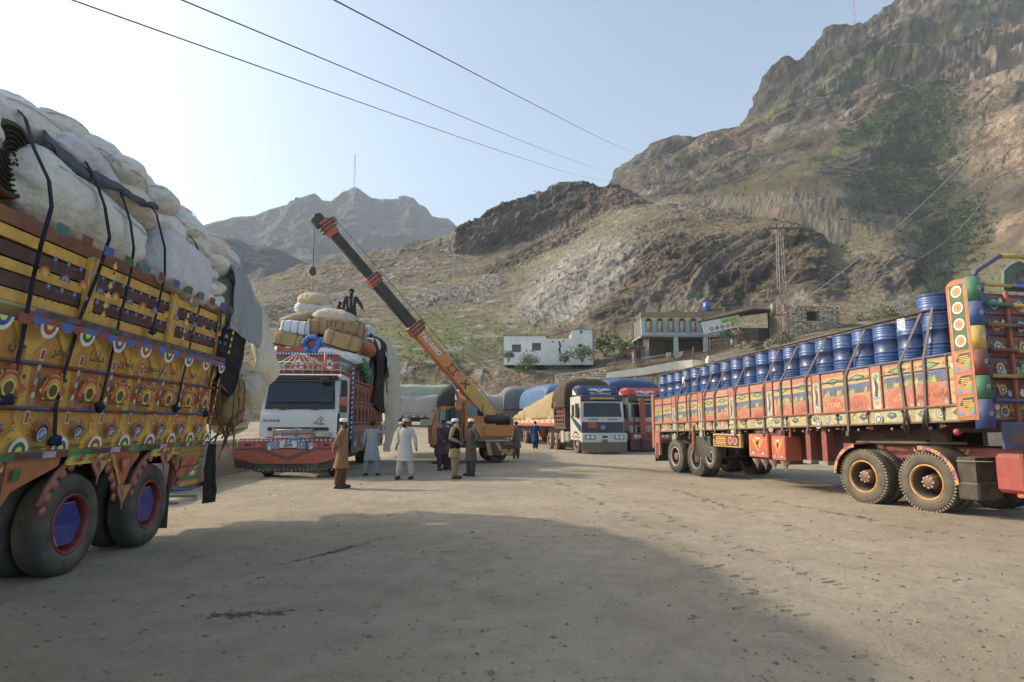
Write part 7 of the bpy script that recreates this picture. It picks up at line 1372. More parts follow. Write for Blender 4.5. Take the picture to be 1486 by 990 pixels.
    mb = MB('1c1815'); mb.box((.6, 1.9, .7), (.75, 7.4, .98)); mb.box((W-.75, 1.9, .7), (W-.6, 7.4, .98)); mb.build('chassis', METAL, t)
    mb = MB('8d8a84'); mb.bbox((.0, 2.4, .55), (.5, 3.3, 1.15), .08, '8d8a84'); mb.bbox((-.02, 3.4, .5), (.4, 4.0, 1.2), .03, 'b0aca2'); mb.bbox((.02, 4.1, .6), (.5, 4.7, 1.1), .1, '8a3a2c'); mb.build('side_tank', METAL, t)
    mb = MB('1a1a1a'); 
    for k in range(11): a = R(k*18); mb.box((-.03, .98-.68*math.cos(a)-.07, .5+.66*math.sin(a)-.03), (.3, .98-.68*math.cos(a)+.07, .5+.66*math.sin(a)+.04))
    mb.build('wheel_arch', RUBBER, t)
    for yy, dl in ((1.0, 0), (5.4, 1), (6.8, 1)):
        wheel(t, -.0, yy, .53, .28, -1, ('6a5444', 'a89a88') , dual=bool(dl), tyre='6b5a4a' if dl or style == 0 else '3a3632', hub='b8b0a0'); wheel(t, W, yy, .53, .28, 1, ('6a5444', 'a89a88'), dual=bool(dl), tyre='5b4e42')
    return t
def loaf(name, MX, y0, y1, x0, x1, prof, col, label, seed, mt=None, z0=1.5, col2=None, ff=1.2, fold=.07, ends=True, cat='tarpaulin'):
    rows = []; n = len(prof); Wd = x1-x0
    ys = [y0] + [y0+(y1-y0)*k/(n-1) for k in range(n)] + [y1]; hs = [prof[0]] + list(prof) + [prof[-1]]
    for k, (y, h) in enumerate(zip(ys, hs)):
        e = k in (0, n+1); r = []
        for (fx_, fz) in ((-.02, 0), (-.04, .45), (-.0, .86), (.2, 1.02), (.5, 1.06), (.8, 1.02), (1.0, .86), (1.04, .45), (1.02, 0)):
            z = z0+(h-z0)*(fz if not e else 0); r.append(MX @ Vector((x0+Wd*fx_, y+(0 if not e else (-.05 if k == 0 else .05)), z)))
        rows.append(r)
    return sheet(name, rows, col, mt or CLOTH, 44, max(30, int((y1-y0)*7)), fold, ff, seed, th=.03, label=label, cat=cat, col2=col2)
def back_trucks():
    M1 = Matrix.Translation((3.72, 33.6, 0)) @ Matrix.Rotation(.2, 4, 'Z')
    tractor('white_blue_tractor', 3.72, 33.6, .2, 'white and navy tractor unit with a winged navy roof board, left of the red one', 'c4bfb0', '1c2c58', '1f3a6c', "Fakir e Mehmand", 0)
    t = empty('tipper_trailer', (3.72, 33.6, 0), .2, label='low lettered orange-edged trailer behind the white and navy tractor', cat='trailer')
    mb = MB('a8542c'); mb.box((-.1, 5.0, 1.45), (2.5, 17.5, 1.6)); mb.box((-.12, 5.0, 1.45), (-.06, 17.5, 2.1), 'b8683a'); F_ = FXN((-.12, 0, 0))
    for k in range(24): y = -5.3-k*.5; rect(mb, F_, y-.23, 1.66, y+.2, 2.08, ['c8b8a0', 'b87a48', 'c8a060'][k % 3]); (mb.text('SEIR SO'[k % 7], F_ @ TR(y, 0, 1.87), .34, 'd8d4c8', .01, .01) if k < 14 else None); rect(mb, F_, y-.2, 1.46, y+.2, 1.62, '8a3a24', .005)
    mb.build('side_board', PAINT, t)
    mb = MB('3a1a16'); mb.box((-.1, 2.6, 1.3), (2.5, 5.0, 1.5)); mb.box((-.1, 4.9, 1.5), (2.5, 5.0, 2.9)); 
    for k in range(5): mb.box((-.12, 2.7+k*.5, 1.4), (-.06, 2.8+k*.5, 2.6), '7a2a20')
    for k in range(5): mb.box((-.13, 2.7, 1.55+k*.24), (-.09, 5.0, 1.63+k*.24), ['5a1c18', '2a3a2c', '6a2a20'][k % 3])
    mb.box((-.05, 2.7, 1.4), (2.45, 5.0, 2.5), '2a1614'); mb.build('front_rack', PAINT, t)
    mb = MB('2a1c18'); mb.box((.5, 5, 1.0), (.65, 17.3, 1.45)); mb.box((1.8, 5, 1.0), (1.95, 17.3, 1.45)); mb.box((-.02, 11.2, .7), (.1, 11.3, 1.45), 'b0a088'); mb.bbox((.0, 9.2, .7), (.4, 10.1, 1.25), .02, 'a8684a'); mb.build('chassis', METAL, t)
    for y in (14.0, 15.3): wheel(t, 0, y, .53, .28, -1, ('6a5444', 'a89a88'), dual=True, tyre='5b4e42'); wheel(t, 2.4, y, .53, .28, 1, ('6a5444', 'a89a88'), dual=True, tyre='5b4e42')
    loaf('beige_tarpaulin', M1, 4.9, 17.2, -.1, 2.45, [3.65, 3.6, 3.3, 3.1, 3.0, 2.8, 2.4, 2.2], 'a08a64', 'humped beige tarpaulin sagging along the low orange-edged trailer', 51, z0=1.95, fold=.09)
    loaf('brown_tarpaulin', M1, 2.45, 5.1, -.12, 2.5, [3.95, 4.15, 4.0, 3.8], '4c4234', 'dark brown tarpaulin over the load just behind the navy roof board', 53, z0=2.55, fold=.06)
    M2 = Matrix.Translation((6.75, 36.0, 0)) @ Matrix.Rotation(.2, 4, 'Z')
    tractor('red_white_tractor', 6.75, 36.0, .2, 'white tractor unit with a red winged roof board, beside the drum trailer', 'b8b2a4', 'a82820', 'b8301c', "Muslim Mehmand", 1)
    t = empty('cargo_trailer', (6.75, 36, 0), .2, label='trailer hidden under a bright blue tarpaulin behind the red roof board', cat='trailer'); mb = MB('3a2a24'); mb.box((-.1, 2.6, 1.2), (2.5, 15, 3.6)); mb.build('body', PAINT, t); wheel(t, 0, 12, .53, .28, -1, ('6a5444', 'a89a88'), dual=True); wheel(t, 2.4, 12, .53, .28, 1, ('6a5444', 'a89a88'), dual=True); 
    loaf('blue_tarpaulin', M2, 2.4, 14.5, -.3, 2.7, [4.25, 4.35, 4.3, 4.3, 4.2], '3a69a4', 'bright blue tarpaulin over the load between the navy and red roof boards', 55, SHEET, z0=3.4)
    M3 = Matrix.Translation((2.9, 52, 0)) @ Matrix.Rotation(.2, 4, 'Z'); t = empty('cargo_trailer', (2.9, 52, 0), .2, label='far trailer under a light blue tarpaulin behind the beige one', cat='trailer'); mb = MB('3a2a24'); mb.box((0, 0, .9), (2.5, 9, 3.3)); mb.build('body', PAINT, t); wheel(t, 0, 2, .53, .28, -1); wheel(t, 2.4, 2, .53, .28, 1)
    loaf('blue_tarpaulin', M3, -.2, 9.2, -.1, 2.6, [4.6, 4.95, 4.9, 4.6], '5580b0', 'light blue tarpaulin peeping over the beige trailer load', 57, SHEET, z0=3.0)
    M4 = Matrix.Translation((-.6, 62, .6)) @ Matrix.Rotation(.1, 4, 'Z'); t = empty('cargo_trailer', (-.6, 62, .6), .1, label='far truck with a peaked grey tarpaulin, behind the crane', cat='truck'); mb = MB('6a6258'); mb.box((0, 0, .8), (2.8, 8, 2.8)); mb.build('body', PAINT, t); wheel(t, 0, 1.5, .53, .28, -1); wheel(t, 2.7, 1.5, .53, .28, 1)
    loaf('grey_tarpaulin', M4, -.1, 8.2, -.1, 2.9, [4.3, 4.7, 4.4, 4.3], '6e7378', 'peaked slate-grey tarpaulin on the far truck behind the crane', 59, z0=2.4)
    M5 = Matrix.Translation((-3.6, 64, .65)); t = empty('cargo_truck', (-3.6, 64, .65), 0, label='far truck with a low pale sheet, directly right of the crane boom foot', cat='truck'); mb = MB('5a4a40'); mb.box((0, 0, .8), (2.9, 8, 2.3)); mb.build('body', PAINT, t); wheel(t, 0, 1.5, .53, .28, -1); wheel(t, 2.8, 1.5, .53, .28, 1)
    loaf('pale_tarpaulin', M5, -.1, 8.2, -.1, 3.0, [3.6, 3.75, 3.7, 3.6], 'b0aba0', 'pale sheet over the far load, between crane and peaked grey tarpaulin', 61, z0=1.9)
    # long truck seen side-on beyond the crane, under grey and green covers
    M6 = Matrix.Translation((-12.6, 64, .7)) @ Matrix.Rotation(-1.5708, 4, 'Z'); MZ = Matrix.Translation((-12.6, 64, .7))
    t = empty('long_trailer', (-12.6, 64, .7), 0, label='long trailer parked side-on in the distance under grey and pale green covers', cat='trailer')
    mb = MB('8a8378'); mb.box((0, 0, 1.5), (5.4, 2.4, 1.75)); mb.box((.0, -.03, 1.75), (5.4, .0, 2.1), 'a8a294')
    for k in range(14): mb.box((.1+k*.39, -.06, 1.52), (.3+k*.39, -.03, 1.72), ['c8c0b0', '6a4a3a'][k % 2])
    mb.build('side_board', PAINT, t)
    mb = MB('1f1c1a'); mb.box((.3, .5, 1.1), (5.4, 1.9, 1.5)); mb.box((1.9, .02, .3), (2.3, .3, 1.5), '3a3430'); mb.bbox((3.2, .0, .6), (4.6, .3, 1.35), .03, '8a8878'); mb.build('chassis', METAL, t)
    for x in (.55, 1.6): w = wheel(t, 0, 0, .53, .28, -1, ('a89c8c', '6a5a50'), tyre='6a6056'); w.location = (x, .05, .52); w.rotation_euler[2] = R(90)
    w = wheel(t, 0, 0, .53, .28, -1, ('a89c8c', '6a5a50'), tyre='4a443e'); w.location = (5.2, .05, .52); w.rotation_euler[2] = R(90)
    loaf('grey_canvas', MZ @ Matrix.Rotation(-1.5708, 4, 'Z') @ Matrix.Diagonal((-1, 1, 1, 1)), 0, 5.3, -0.03 if False else -.03, 2.45, [3.75, 3.7, 3.75, 3.8], 'a09d96', 'grey canvas side with a paler top on the distant long trailer', 63, z0=1.95, fold=.04)
    loaf('green_canvas', MZ @ Matrix.Rotation(-1.5708, 4, 'Z') @ Matrix.Diagonal((-1, 1, 1, 1)), -.2, 6.3, .5, 2.6, [4.6, 4.85, 4.8, 4.75], '98a192', 'pale green quilted canvas on top of the distant long trailer', 65, z0=3.4, fold=.05)
    loaf('black_canvas', Matrix.Translation((-7.5, 63, .7)) @ Matrix.Rotation(-1.5708, 4, 'Z') @ Matrix.Diagonal((-1, 1, 1, 1)), 0, 3.3, 0, 2.6, [3.7, 4.7, 4.9, 4.8], '1e2024', 'black cover over the far truck front, behind the crane cab', 67, z0=1.6, fold=.05)
    t = empty('parked_truck', (-5.6, 61, .6), 0, label='far truck cab with a pale rounded board, half hidden behind the crane', cat='truck'); mb = MB('b8a090'); mb.bbox((.0, 0, 3.1), (2.2, .5, 4.35), .3); F_ = FY((1.1, 0, 0)); flat(mb, [(-.9, 3.4), (-.3, 3.3), (-.3, 4.1), (-.8, 4.1)], 'c8705a', F_, .006); mb.build('roof_board', CLEAN, t); mb = MB('7a3a28'); mb.bbox((.0, .1, .7), (2.3, 1.9, 3.1), .1); mb.build('cab', PAINT, t); mb = MB('1a1e22'); mb.box((.15, .08, 1.9), (2.15, .12, 2.8)); mb.build('windscreen', GLASS, t); wheel(t, 0, 1, .5, .28, -1); wheel(t, 2.3, 1, .5, .28, 1)
back_trucks()
# ================================================================ the men
def people():
    B = ((.13, .14, 1.2), (.02, .2, .98)), ((-.22, .14, 1.18), (-.04, .2, .98))
    def P(px, py, **k): p = gnd(px, py); return p
    cl = lambda *a: a
    person(gnd(495, 708.5), 1.75, 'man in tan tunic and white cap, hands behind his back, nearest the camera', '8a6c46', '6b4a30', arms=(((.24, .13, 1.17), (.05, .2, .98)), ((-.24, .13, 1.17), (-.03, .21, .96))), cap='white', beard='17120f', legs=((.07, -.03), (-.07, .09)), headyaw=10, hem=.5, seed=1, h=1.02)
    person(gnd(538.5, 690.5), 3.05, 'man in pale grey-blue tunic seen from behind, reaching to the truck flank', '8f979b', '8d959a', arms=(((.26, -.03, 1.16), (.27, -.05, .9)), ((-.28, -.12, 1.3), (-.3, -.32, 1.45))), legs=((.19, 0), (-.19, 0)), hem=.48, seed=2, h=1.0, skin='7a4f38')
    person(gnd(587, 695), -.25, 'man in white tunic and cream cap walking in the middle of the yard', 'b4b2ab', 'b0aea8', arms=(((.28, .04, 1.17), (.34, .0, .93)), ((-.24, .06, 1.17), (-.26, .0, .95))), cap='cream', beard='1c1512', legs=((.2, .03), (-.16, -.06)), hem=.52, seed=3, h=1.03, headyaw=-25)
    person(gnd(641, 682), .6, 'man in mauve-brown tunic bending forward at the crane outrigger', '5a4548', '574246', arms=(((.2, -.22, 1.15), (.1, -.42, 1.08)), ((-.22, -.22, 1.13), (-.2, -.45, 1.02))), legs=((.2, .12), (-.16, -.12)), lean=10, hem=.55, seed=4, h=1.02)
    person(gnd(651, 681), -.9, 'man with a white cap half hidden behind the man in the black waistcoat', '6a5a50', '5a4d46', cap='white', beard='b8b4ac', hem=.5, seed=5, h=.99)
    person(gnd(659, 694.5), 1.2+3.1-3.5+.55, 'man in black waistcoat over yellowish tunic, white cap and grey beard', '94835a', '93825a', arms=(((.25, .05, 1.17), (.22, .2, .98)), ((-.25, .05, 1.17), (-.16, -.18, 1.05))), cap='white', beard='aaa69e', vest='1d1f24', legs=((.11, 0), (-.11, -.05)), hem=.62, seed=6, h=1.03, headyaw=-30, shoe='4a2420')
    person(gnd(683, 690.5), -1.0, 'man in grey-brown tunic and white cap with a hand on his hip', '5f5350', '5b4f4c', arms=(((.33, .1, 1.18), (.18, -.0, 1.02)), ((-.3, .06, 1.18), (-.12, -.16, 1.06))), cap='white', beard='3a3430', legs=((.1, .02), (-.12, 0)), hem=.45, seed=7, h=1.03, skin='6a4532')
    person(gnd(749, 666), 3.3, 'man in olive-brown tunic walking away right of the crane', '6a6050', '645a4c', legs=((.1, .1), (-.1, -.08)), hem=.5, seed=8, h=1.0, cap='grey')
    person(gnd(777, 652.5), 3.0, 'man in bright blue tunic walking away beside the beige-covered trailer', '24407c', '22396c', legs=((.07, .12), (-.07, -.1)), hem=.5, seed=9, h=1.02, scarf='c8ccd4')
    person(gnd(737, 641), .5, 'distant man in dark grey clothes between the crane and the trailer', '3c3b3a', '3a3836', hem=.5, seed=10, h=1.0, legs=((.2, 0), (-.15, .1)))
    p = at(508, 486, 24.3); person(p, .25, 'man in dark grey tunic, pale scarf and peaked cap standing on the bales', '453e40', '453e40', arms=(((.32, -.02, 1.2), (.42, -.12, 1.0)), ((-.26, .0, 1.17), (-.27, .0, .93))), cap='peak', beard='2a2320', scarf='a8a096', hem=.5, seed=11, h=1.06, group='men on top of the bales')
    p = at(491, 497, 25.6); person(p, -.4, 'dark-haired man whose head shows behind the top bales', '2c2826', '2c2826', seed=12, h=1.0, group='men on top of the bales', cap=None, beard='1a1512')
people()
# ================================================================ buildings on the terrace
def blocks(root, name, M, w, h, mw, mh, cols, rnd, n_max=300, th=.16, skip=None):     # irregular stones with open joints, each a part
    meshes = []
    for k in range(10):
        mb = MB(rnd.choice(cols)); c = lin(cols[k % len(cols)]); pts = [(x*mw*.46*rnd.uniform(.86, 1), z*mh*.45*rnd.uniform(.82, 1)) for x, z in ((-1, -.7), (-.8, -1), (.8, -1), (1, -.6), (1, .7), (.75, 1), (-.8, 1), (-1, .75))]
        mb.col = c; mb.poly(pts, th, None, None); o = mb.mesh(name, STONE); meshes.append(o)
    r = 0; z = mh/2; cnt = 0
    while z < h:
        x = mw*(.5 if r % 2 else .25)
        while x < w:
            hh = h if not callable(h) else h(x)
            if not (skip and skip(x, z)) and cnt < n_max:
                o = bpy.data.objects.new(name, rnd.choice(meshes)); COL.objects.link(o); o.parent = root; o.matrix_local = M @ Matrix.Translation((x+rnd.uniform(-.03, .03), -rnd.uniform(0, th*.45), z)) @ SC(rnd.uniform(.85, 1.15), 1, rnd.uniform(.85, 1.08)); cnt += 1
            x += mw
        z += mh; r += 1
def railing(root, a, b, h, n, col='9a7a5c', post=None):
    a, b = Vector(a), Vector(b); mb = MB(col); mb.tube([a+Vector((0, 0, h)), b+Vector((0, 0, h))], .045, 6); mb.tube([a+Vector((0, 0, h*.12)), b+Vector((0, 0, h*.12))], .035, 6); mb.build('top_rail', METAL, root)
    bar = MB(col); bar.tube([(0, 0, 0), (0, 0, h)], .028, 5); me = bar.mesh('baluster', METAL)
    for k in range(n+1): o = bpy.data.objects.new('baluster', me); COL.objects.link(o); o.parent = root; o.location = a.lerp(b, k/n)
def town():
    rnd = random.Random(14)
    # small white building, partly roofless
    Y = 91.5; p0 = at(731, 524, Y); s_ = Y*1.0/900; W3 = lambda px, py: at(px, py, Y); t = empty('white_building', (p0.x, Y, p0.z-.6), -.02, label='small whitewashed building with a half-fallen roof at the foot of the slope', cat='building')
    X = lambda px: W3(px, 500).x-p0.x; Zz = lambda py: W3(760, py).z-p0.z+.6
    def wall_with_holes(name, x0, x1, z0, z1, holes, col, d=.3, y=0, par=None):
        par = par or t; xs = sorted({x0, x1, *[h[0] for h in holes], *[h[1] for h in holes]}); zs = sorted({z0, z1, *[h[2] for h in holes], *[h[3] for h in holes]}); mb = MB(col)
        for i in range(len(xs)-1):
            for j in range(len(zs)-1):
                cx, cz = (xs[i]+xs[i+1])/2, (zs[j]+zs[j+1])/2
                if not any(h[0] < cx < h[1] and h[2] < cz < h[3] for h in holes): mb.box((xs[i], y, zs[j]), (xs[i+1], y+d, zs[j+1]))
        return mb.build(name, WALLM, par)
    hw = lambda a, b, c, d_: (X(a), X(b), Zz(d_), Zz(c))
    win = [hw(743, 756, 500, 511), hw(772, 785, 498, 509)]; wh = 'eeece4'
    wall_with_holes('wall', 0, X(792), 0, Zz(487.5), win, wh); wall_with_holes('wall', X(792)+.003, X(829), 0, Zz(492), [hw(801, 804, 495, 498), hw(816, 819, 494, 497)], 'e8e6dc', .3, .03); wall_with_holes('wall', X(829)+.003, X(861), 0, Zz(479), [hw(842, 845, 480.5, 484.5), hw(839, 844, 500, 504)], 'e2e2dc', .35, -.05)
    mb = MB('a0a09a'); mb.box((0, .3, 0), (.3, 5, Zz(487.5))); mb.box((X(861)-.3, .3, 0), (X(861), 5, Zz(482))); mb.box((0, 4.7, 0), (X(861), 5, Zz(489))); mb.box((X(829), .3, 0), (X(829)+.3, 5, Zz(482))); mb.box((X(792)-.3, .3, 0), (X(792), 5, Zz(488))); mb.build('wall', WALLM, t)
    mb = MB('8d8d86'); mb.box((-.15, -.15, Zz(487.5)), (X(792)+.1, 5, Zz(486))); mb.build('roof', CONC, t)
    mb = MB('9a9a92'); mb.box((X(829)-.1, -.2, Zz(479)), (X(861)+.1, 5, Zz(477.6))); mb.box((X(861)-.15, -.12, 0), (X(861)+.06, .3, Zz(479)), '7a7c78'); mb.build('roof', CONC, t)
    mb = MB('6a4a3c'); mb.tube([(X(792), .1, Zz(489)), (X(829), .1, Zz(480))], .07, 5); mb.tube([(X(795), 1, Zz(488)), (X(803), .5, Zz(492))], .09, 5, '8a8a84'); mb.build('fallen_beam', WOOD, t)
    for h in win: mb = MB('6f645e'); mb.box((h[0], .12, h[2]), (h[1], .18, h[3])); [mb.box((h[0]+k*(h[1]-h[0])/4, .08, h[2]), (h[0]+.05+k*(h[1]-h[0])/4, .13, h[3]), '4f4844') for k in range(5)]; mb.build('window', WOOD, t)
    mb = MB('54514a'); [mb.blob((X(812)+rnd.uniform(-.12, .12), -.0, Zz(497+k*2.2)), (.16, .08, .14), n=6, m=4, noise=.2, seed=k) for k in range(8)]; mb.build('wall_crack', STONE, t)
    # two-storey house with arcaded upper front
    Y = 88; p0 = at(932, 524, Y); t2 = empty('two_storey_house', (p0.x, Y, p0.z-.5), -.0, label='two-storey house with yellow arched upper windows over an open veranda', cat='building')
    X = lambda px: at(px, 500, Y).x-p0.x; Zz = lambda py: at(960, py, Y).z-p0.z+.5
    rt = X(1062); ar = []
    for k in range(8): c = 942+k*16.3; ar.append((X(c-4.5), X(c+4.5), Zz(482), Zz(467)))
    wall_with_holes('upper_wall', 0, rt, Zz(487), Zz(462), ar, 'a6bcc0', .35, 0, t2)
    mb = MB('dcb868'); mb.box((-.05, -.06, Zz(465)), (rt+.05, .0, Zz(461))); mb.build('yellow_band', WALLM, t2)
    for k, h in enumerate(ar):
        mb = MB('b59a72'); mb.cyl(((h[0]+h[1])/2, .22, h[2]), ((h[0]+h[1])/2, .22, h[3]), (h[1]-h[0])*.42, 12); mb.build('rounded_pillar', WALLM, t2)
        mb = MB('b89a5a'); c = (h[0]+h[1])/2; r = (h[1]-h[0])*.5; mb.poly([(c+r*1.3*math.cos(R(a)), Zz(466)+r*1.3*math.sin(R(a))) for a in range(0, 181, 20)], .06, None, FY((0, -.1, 0))); mb.poly([(c+r*.85*math.cos(R(a)), Zz(466)+r*.85*math.sin(R(a))) for a in range(0, 181, 20)], .02, '2c2622', FY((0, -.125, 0))); mb.build('window_arch', WALLM, t2)
        if k < 7: mb = MB('8aa2a8'); x = (h[1]+ar[k+1][0])/2; mb.box((x-.28, -.07, Zz(484)), (x+.28, .0, Zz(465.5))); mb.build('pilaster', WALLM, t2)
    mb = MB('8a7a66'); mb.box((-.1, -.15, Zz(461)), (rt+.1, .6, Zz(453))); mb.build('parapet', STONE, t2)
    mb = MB('8d9698'); mb.box((-.2, -.25, Zz(489.5)), (rt+.1, 6, Zz(487))); mb.build('floor_slab', CONC, t2)
    mb = MB('6c6a64'); mb.box((0, 5.6, 0), (rt, 6, Zz(455))); mb.box((0, .35, Zz(487)), (.3, 6, Zz(461))); mb.box((rt-.3, .35, 0), (rt, 6, Zz(461))); mb.box((0, .3, Zz(461.5)), (rt, 6, Zz(460))); mb.build('wall', WALLM, t2)
    mb = MB('5c534a'); mb.box((0, 3.0, 0), (rt, 3.2, Zz(490))); mb.build('inner_wall', WALLM, t2)
    for px in (937, 981, 1024, 1056): mb = MB('bcc6c6'); mb.bbox((X(px)-.3, -.2, 0), (X(px)+.3, .3, Zz(489.5)), .03); mb.build('veranda_pillar', WALLM, t2)
    for a, b in ((971, 979), (1009, 1019)): mb = MB('4a3026'); mb.box((X(a), 2.95, .5), (X(b), 3.0, Zz(499))); mb.build('doorway', WOOD, t2)
    mb = MB('5a3c2c'); mb.box((X(928), -1.5, Zz(492)), (X(962), .0, Zz(490.5))); mb.tube([(X(931), -1.4, 0), (X(931), -1.4, Zz(491))], .07, 6); mb.tube([(X(938), -1.4, 0), (X(938), -1.4, Zz(491))], .07, 6, '9a948a'); mb.build('awning', WOOD, t2)
    t = empty('side_shed', (at(918, 520, 86).x, 86, at(918, 524, 86).z-.3), 0, label='small brown-roofed shed at the left of the two-storey house', cat='shed'); mb = MB('7a6a5a'); mb.box((.2, .0, 0), (1.6, 1.5, 2.2)); mb.build('wall', WALLM, t); mb = MB('8a7262'); mb.box((-.5, -.4, 2.2), (1.9, 1.8, 2.32)); mb.build('roof', CONC, t); mb = MB('2e211b'); mb.box((.5, -.03, 0), (1.2, .0, 1.9)); mb.build('door', WOOD, t)
    p = at(1026, 446, 89); t = empty('water_tank', (p.x, 89, at(1026, 451, 89).z), label='blue plastic water tank on the house roof', cat='tank'); mb = MB('174a9a'); mb.lathe([(.01, 0), (.6, 0), (.62, .1), (.6, .5), (.63, .55), (.6, .6), (.6, 1.05), (.45, 1.25), (.2, 1.32), (.01, 1.32)], None, 20); mb.build('body', DRUM, t); mb = MB('12408a'); mb.cyl((0, 0, 1.3), (0, 0, 1.42), .22, 12); mb.build('lid', DRUM, t)
    p = at(1041, 456, 88); t = empty('brick_kiosk', (p.x-.8, 88.3, at(1041, 462, 88).z), label='small brown brick roof room right of the blue tank', cat='shed'); mb = MB('8a5a44'); mb.box((0, 0, 0), (1.7, 1.6, 1.4)); mb.build('wall', STONE, t); mb = MB('7a5040'); mb.box((-.1, -.1, 1.4), (1.8, 1.7, 1.5)); mb.build('roof', CONC, t)
    # canopy with the cafe sign
    Y = 76; t = empty('cafe_canopy', (at(1050, 500, Y).x, Y, 0), label='dark sloping canopy of a roadside cafe beside the lattice pylon', cat='canopy'); o = Vector(t.location); q = lambda px, py, yy: at(px, py, yy)-o
    mb = MB('3a2a22'); a, b, c, d_ = q(1013, 469, 75), q(1095, 450, 75.5), q(1150, 452, 82), q(1050, 456, 84); mb.add([a, b, c, d_, a+Vector((0, 0, .2)), b+Vector((0, 0, .2)), c+Vector((0, 0, .2)), d_+Vector((0, 0, .2))], [(3, 2, 1, 0), (4, 5, 6, 7), (0, 1, 5, 4), (1, 2, 6, 5), (2, 3, 7, 6), (3, 0, 4, 7)], None, False); mb.build('roof', WOOD, t)
    mb = MB('5a4434'); [mb.tube([q(px, 470, 76.5), q(px, 520, 76.5)], .07, 6) for px in (1030, 1075)]; mb.tube([q(1125, 455, 79), q(1125, 500, 79)], .25, 8, '6a6258'); mb.build('post', WOOD, t)
    mb = MB('6a6864'); mb.box(tuple(q(1078, 494, 80)), tuple(q(1124, 476, 80)+Vector((0, .3, 0)))); mb.build('back_wall', WALLM, t)
    A, Bp = at(1020, 474, 74.7), at(1074, 463, 74.9); FS = frame(at(1047, 471, 74.6), (Bp-A), (0, 1, 0), None); t = empty('cafe_sign', (0, 0, 0), label='tilted white and green cafe banner with pictures of dishes', cat='sign'); hw = (Bp-A).length/2; mb = MB('c8ccc8'); mb.poly([(-hw, -.72), (hw, -.72), (hw, .72), (-hw, .72)], .06, None, FS)
    rect(mb, FS, .0, .1, hw-.05, .68, '9ab83a', .008); rect(mb, FS, hw*.5, -.2, hw-.05, .2, '8ab04a', .009); disc(mb, FS, -hw*.82, -.05, .28, '8ab8c8', .012); disc(mb, FS, -hw*.82, -.05, .18, 'dcdcd8', .014); mb.text(urdu('باب خیبر'), FS @ TR(hw*.45, 0, .42), .5, '1a2a14', .01, .02)
    for k in range(6): c = -hw*.55+k*hw*.28; disc(mb, FS, c, -.3, .26, ['8a4a30', 'b86a3a', '7a5a40', 'c05a2a', 'a03a20', 'c87a2a'][k], .014, n=10); disc(mb, FS, c, -.28, .12, ['d8c8b0', '3a5a2a', 'c8b890', 'e0b060', 'd8a880', 'e8c890'][k], .018, n=8)
    mb.build('banner', CLEAN, t); mb = MB('8a8a84'); mb.tube([FS @ Vector((-hw, 0, -.74)), FS @ Vector((hw, 0, -.74))], .04, 5); mb.tube([FS @ Vector((-hw, 0, .74)), FS @ Vector((hw, 0, .74))], .04, 5); mb.build('frame', METAL, t)
    # stone blockhouse: squared rubble laid one by one
    Y = 73; p0 = at(1141, 492, Y); X = lambda px: at(px, 480, Y).x-p0.x; Zz = lambda py: at(1180, py, Y).z-p0.z
    t = empty('stone_blockhouse', p0, 0, label='square rubble-stone blockhouse with one dark window, right of the pylon', cat='building'); w, h = X(1220), Zz(444); wn = (X(1173), X(1187), Zz(465), Zz(453))
    wall_with_holes('core_wall', 0, w, -1, h, [wn], '6b6152', .3, .12, t); mb = MB('6b6152'); mb.box((w-.3, .42, -1), (w, 5, h)); mb.box((0, .42, -1), (.3, 5, h)); mb.box((0, 4.7, -1), (w, 5, h)); mb.build('core_wall', STONE, t)
    sk_ = lambda x, z: wn[0]-.1 < x < wn[1]+.1 and wn[2]-.05 < z < wn[3]+.08
    cs = ['b8a88e', 'c4b59a', 'a8987e', 'cec0a6', 'b09f86', '988972']; blocks(t, 'stone', Matrix.Identity(4), w-.1, h, .52, .24, cs, rnd, 260, .2, sk_); blocks(t, 'stone', Matrix.Translation((w, .1, 0)) @ Matrix.Rotation(R(90), 4, 'Z'), 1.6, h, .52, .24, cs, rnd, 40, .2)
    mb = MB('15110e'); mb.box((wn[0], .35, wn[2]), (wn[1], .4, wn[3])); mb.build('window', WOOD, t); mb = MB('8a7a60'); [mb.tube([(X(px), .5, h), (X(px), .5, h+.85)], .06, 6) for px in (1203, 1211)]; mb.build('post', WOOD, t)
    p1 = at(1112, 505, 72); t = empty('rubble_wall', p1, 0, label='low stepped rubble wall at the foot of the blockhouse', cat='wall'); mb = MB('6b6152'); mb.poly([(0, 0), (9, 0), (9, 1.2), (3, 1.9), (2.4, 2.9), (1.6, 2.5), (0, 1.6)], .5, None, FY((0, .1, -.8))); mb.build('core_wall', STONE, t); blocks(t, 'stone', Matrix.Translation((0, 0, -.8)), 8.6, 2.4, .5, .26, cs, rnd, 130, .2, lambda x, z: z > (1.55+x*.5 if x < 2.4 else 1.7 if x < 3.5 else 1.25))
    # retaining walls and terrace railing
    def pw(name, pts, Y0, label, col='8f8068', n=200, stones=True, cap='b8a890', thick=1.2):     # pts: (px, top py, bottom py, distance)
        t = empty(name, (0, 0, 0), label=label, cat='wall'); mb = MB(col); T_ = [at(a, b, d_) for a, b, c, d_ in pts]; B_ = [at(a, c, d_) for a, b, c, d_ in pts]
        for i in range(len(pts)-1):
            a, b, c, d_ = T_[i], T_[i+1], B_[i+1], B_[i]; k = Vector((0, thick, 0)); mb.add([d_, c, b, a, d_+k, c+k, b+k, a+k], [(0, 1, 2, 3), (7, 6, 5, 4), (3, 2, 6, 7), (1, 5, 6, 2), (4, 0, 3, 7)], None, False)
        mb.build('core_wall', STONE, t); mb = MB(cap)
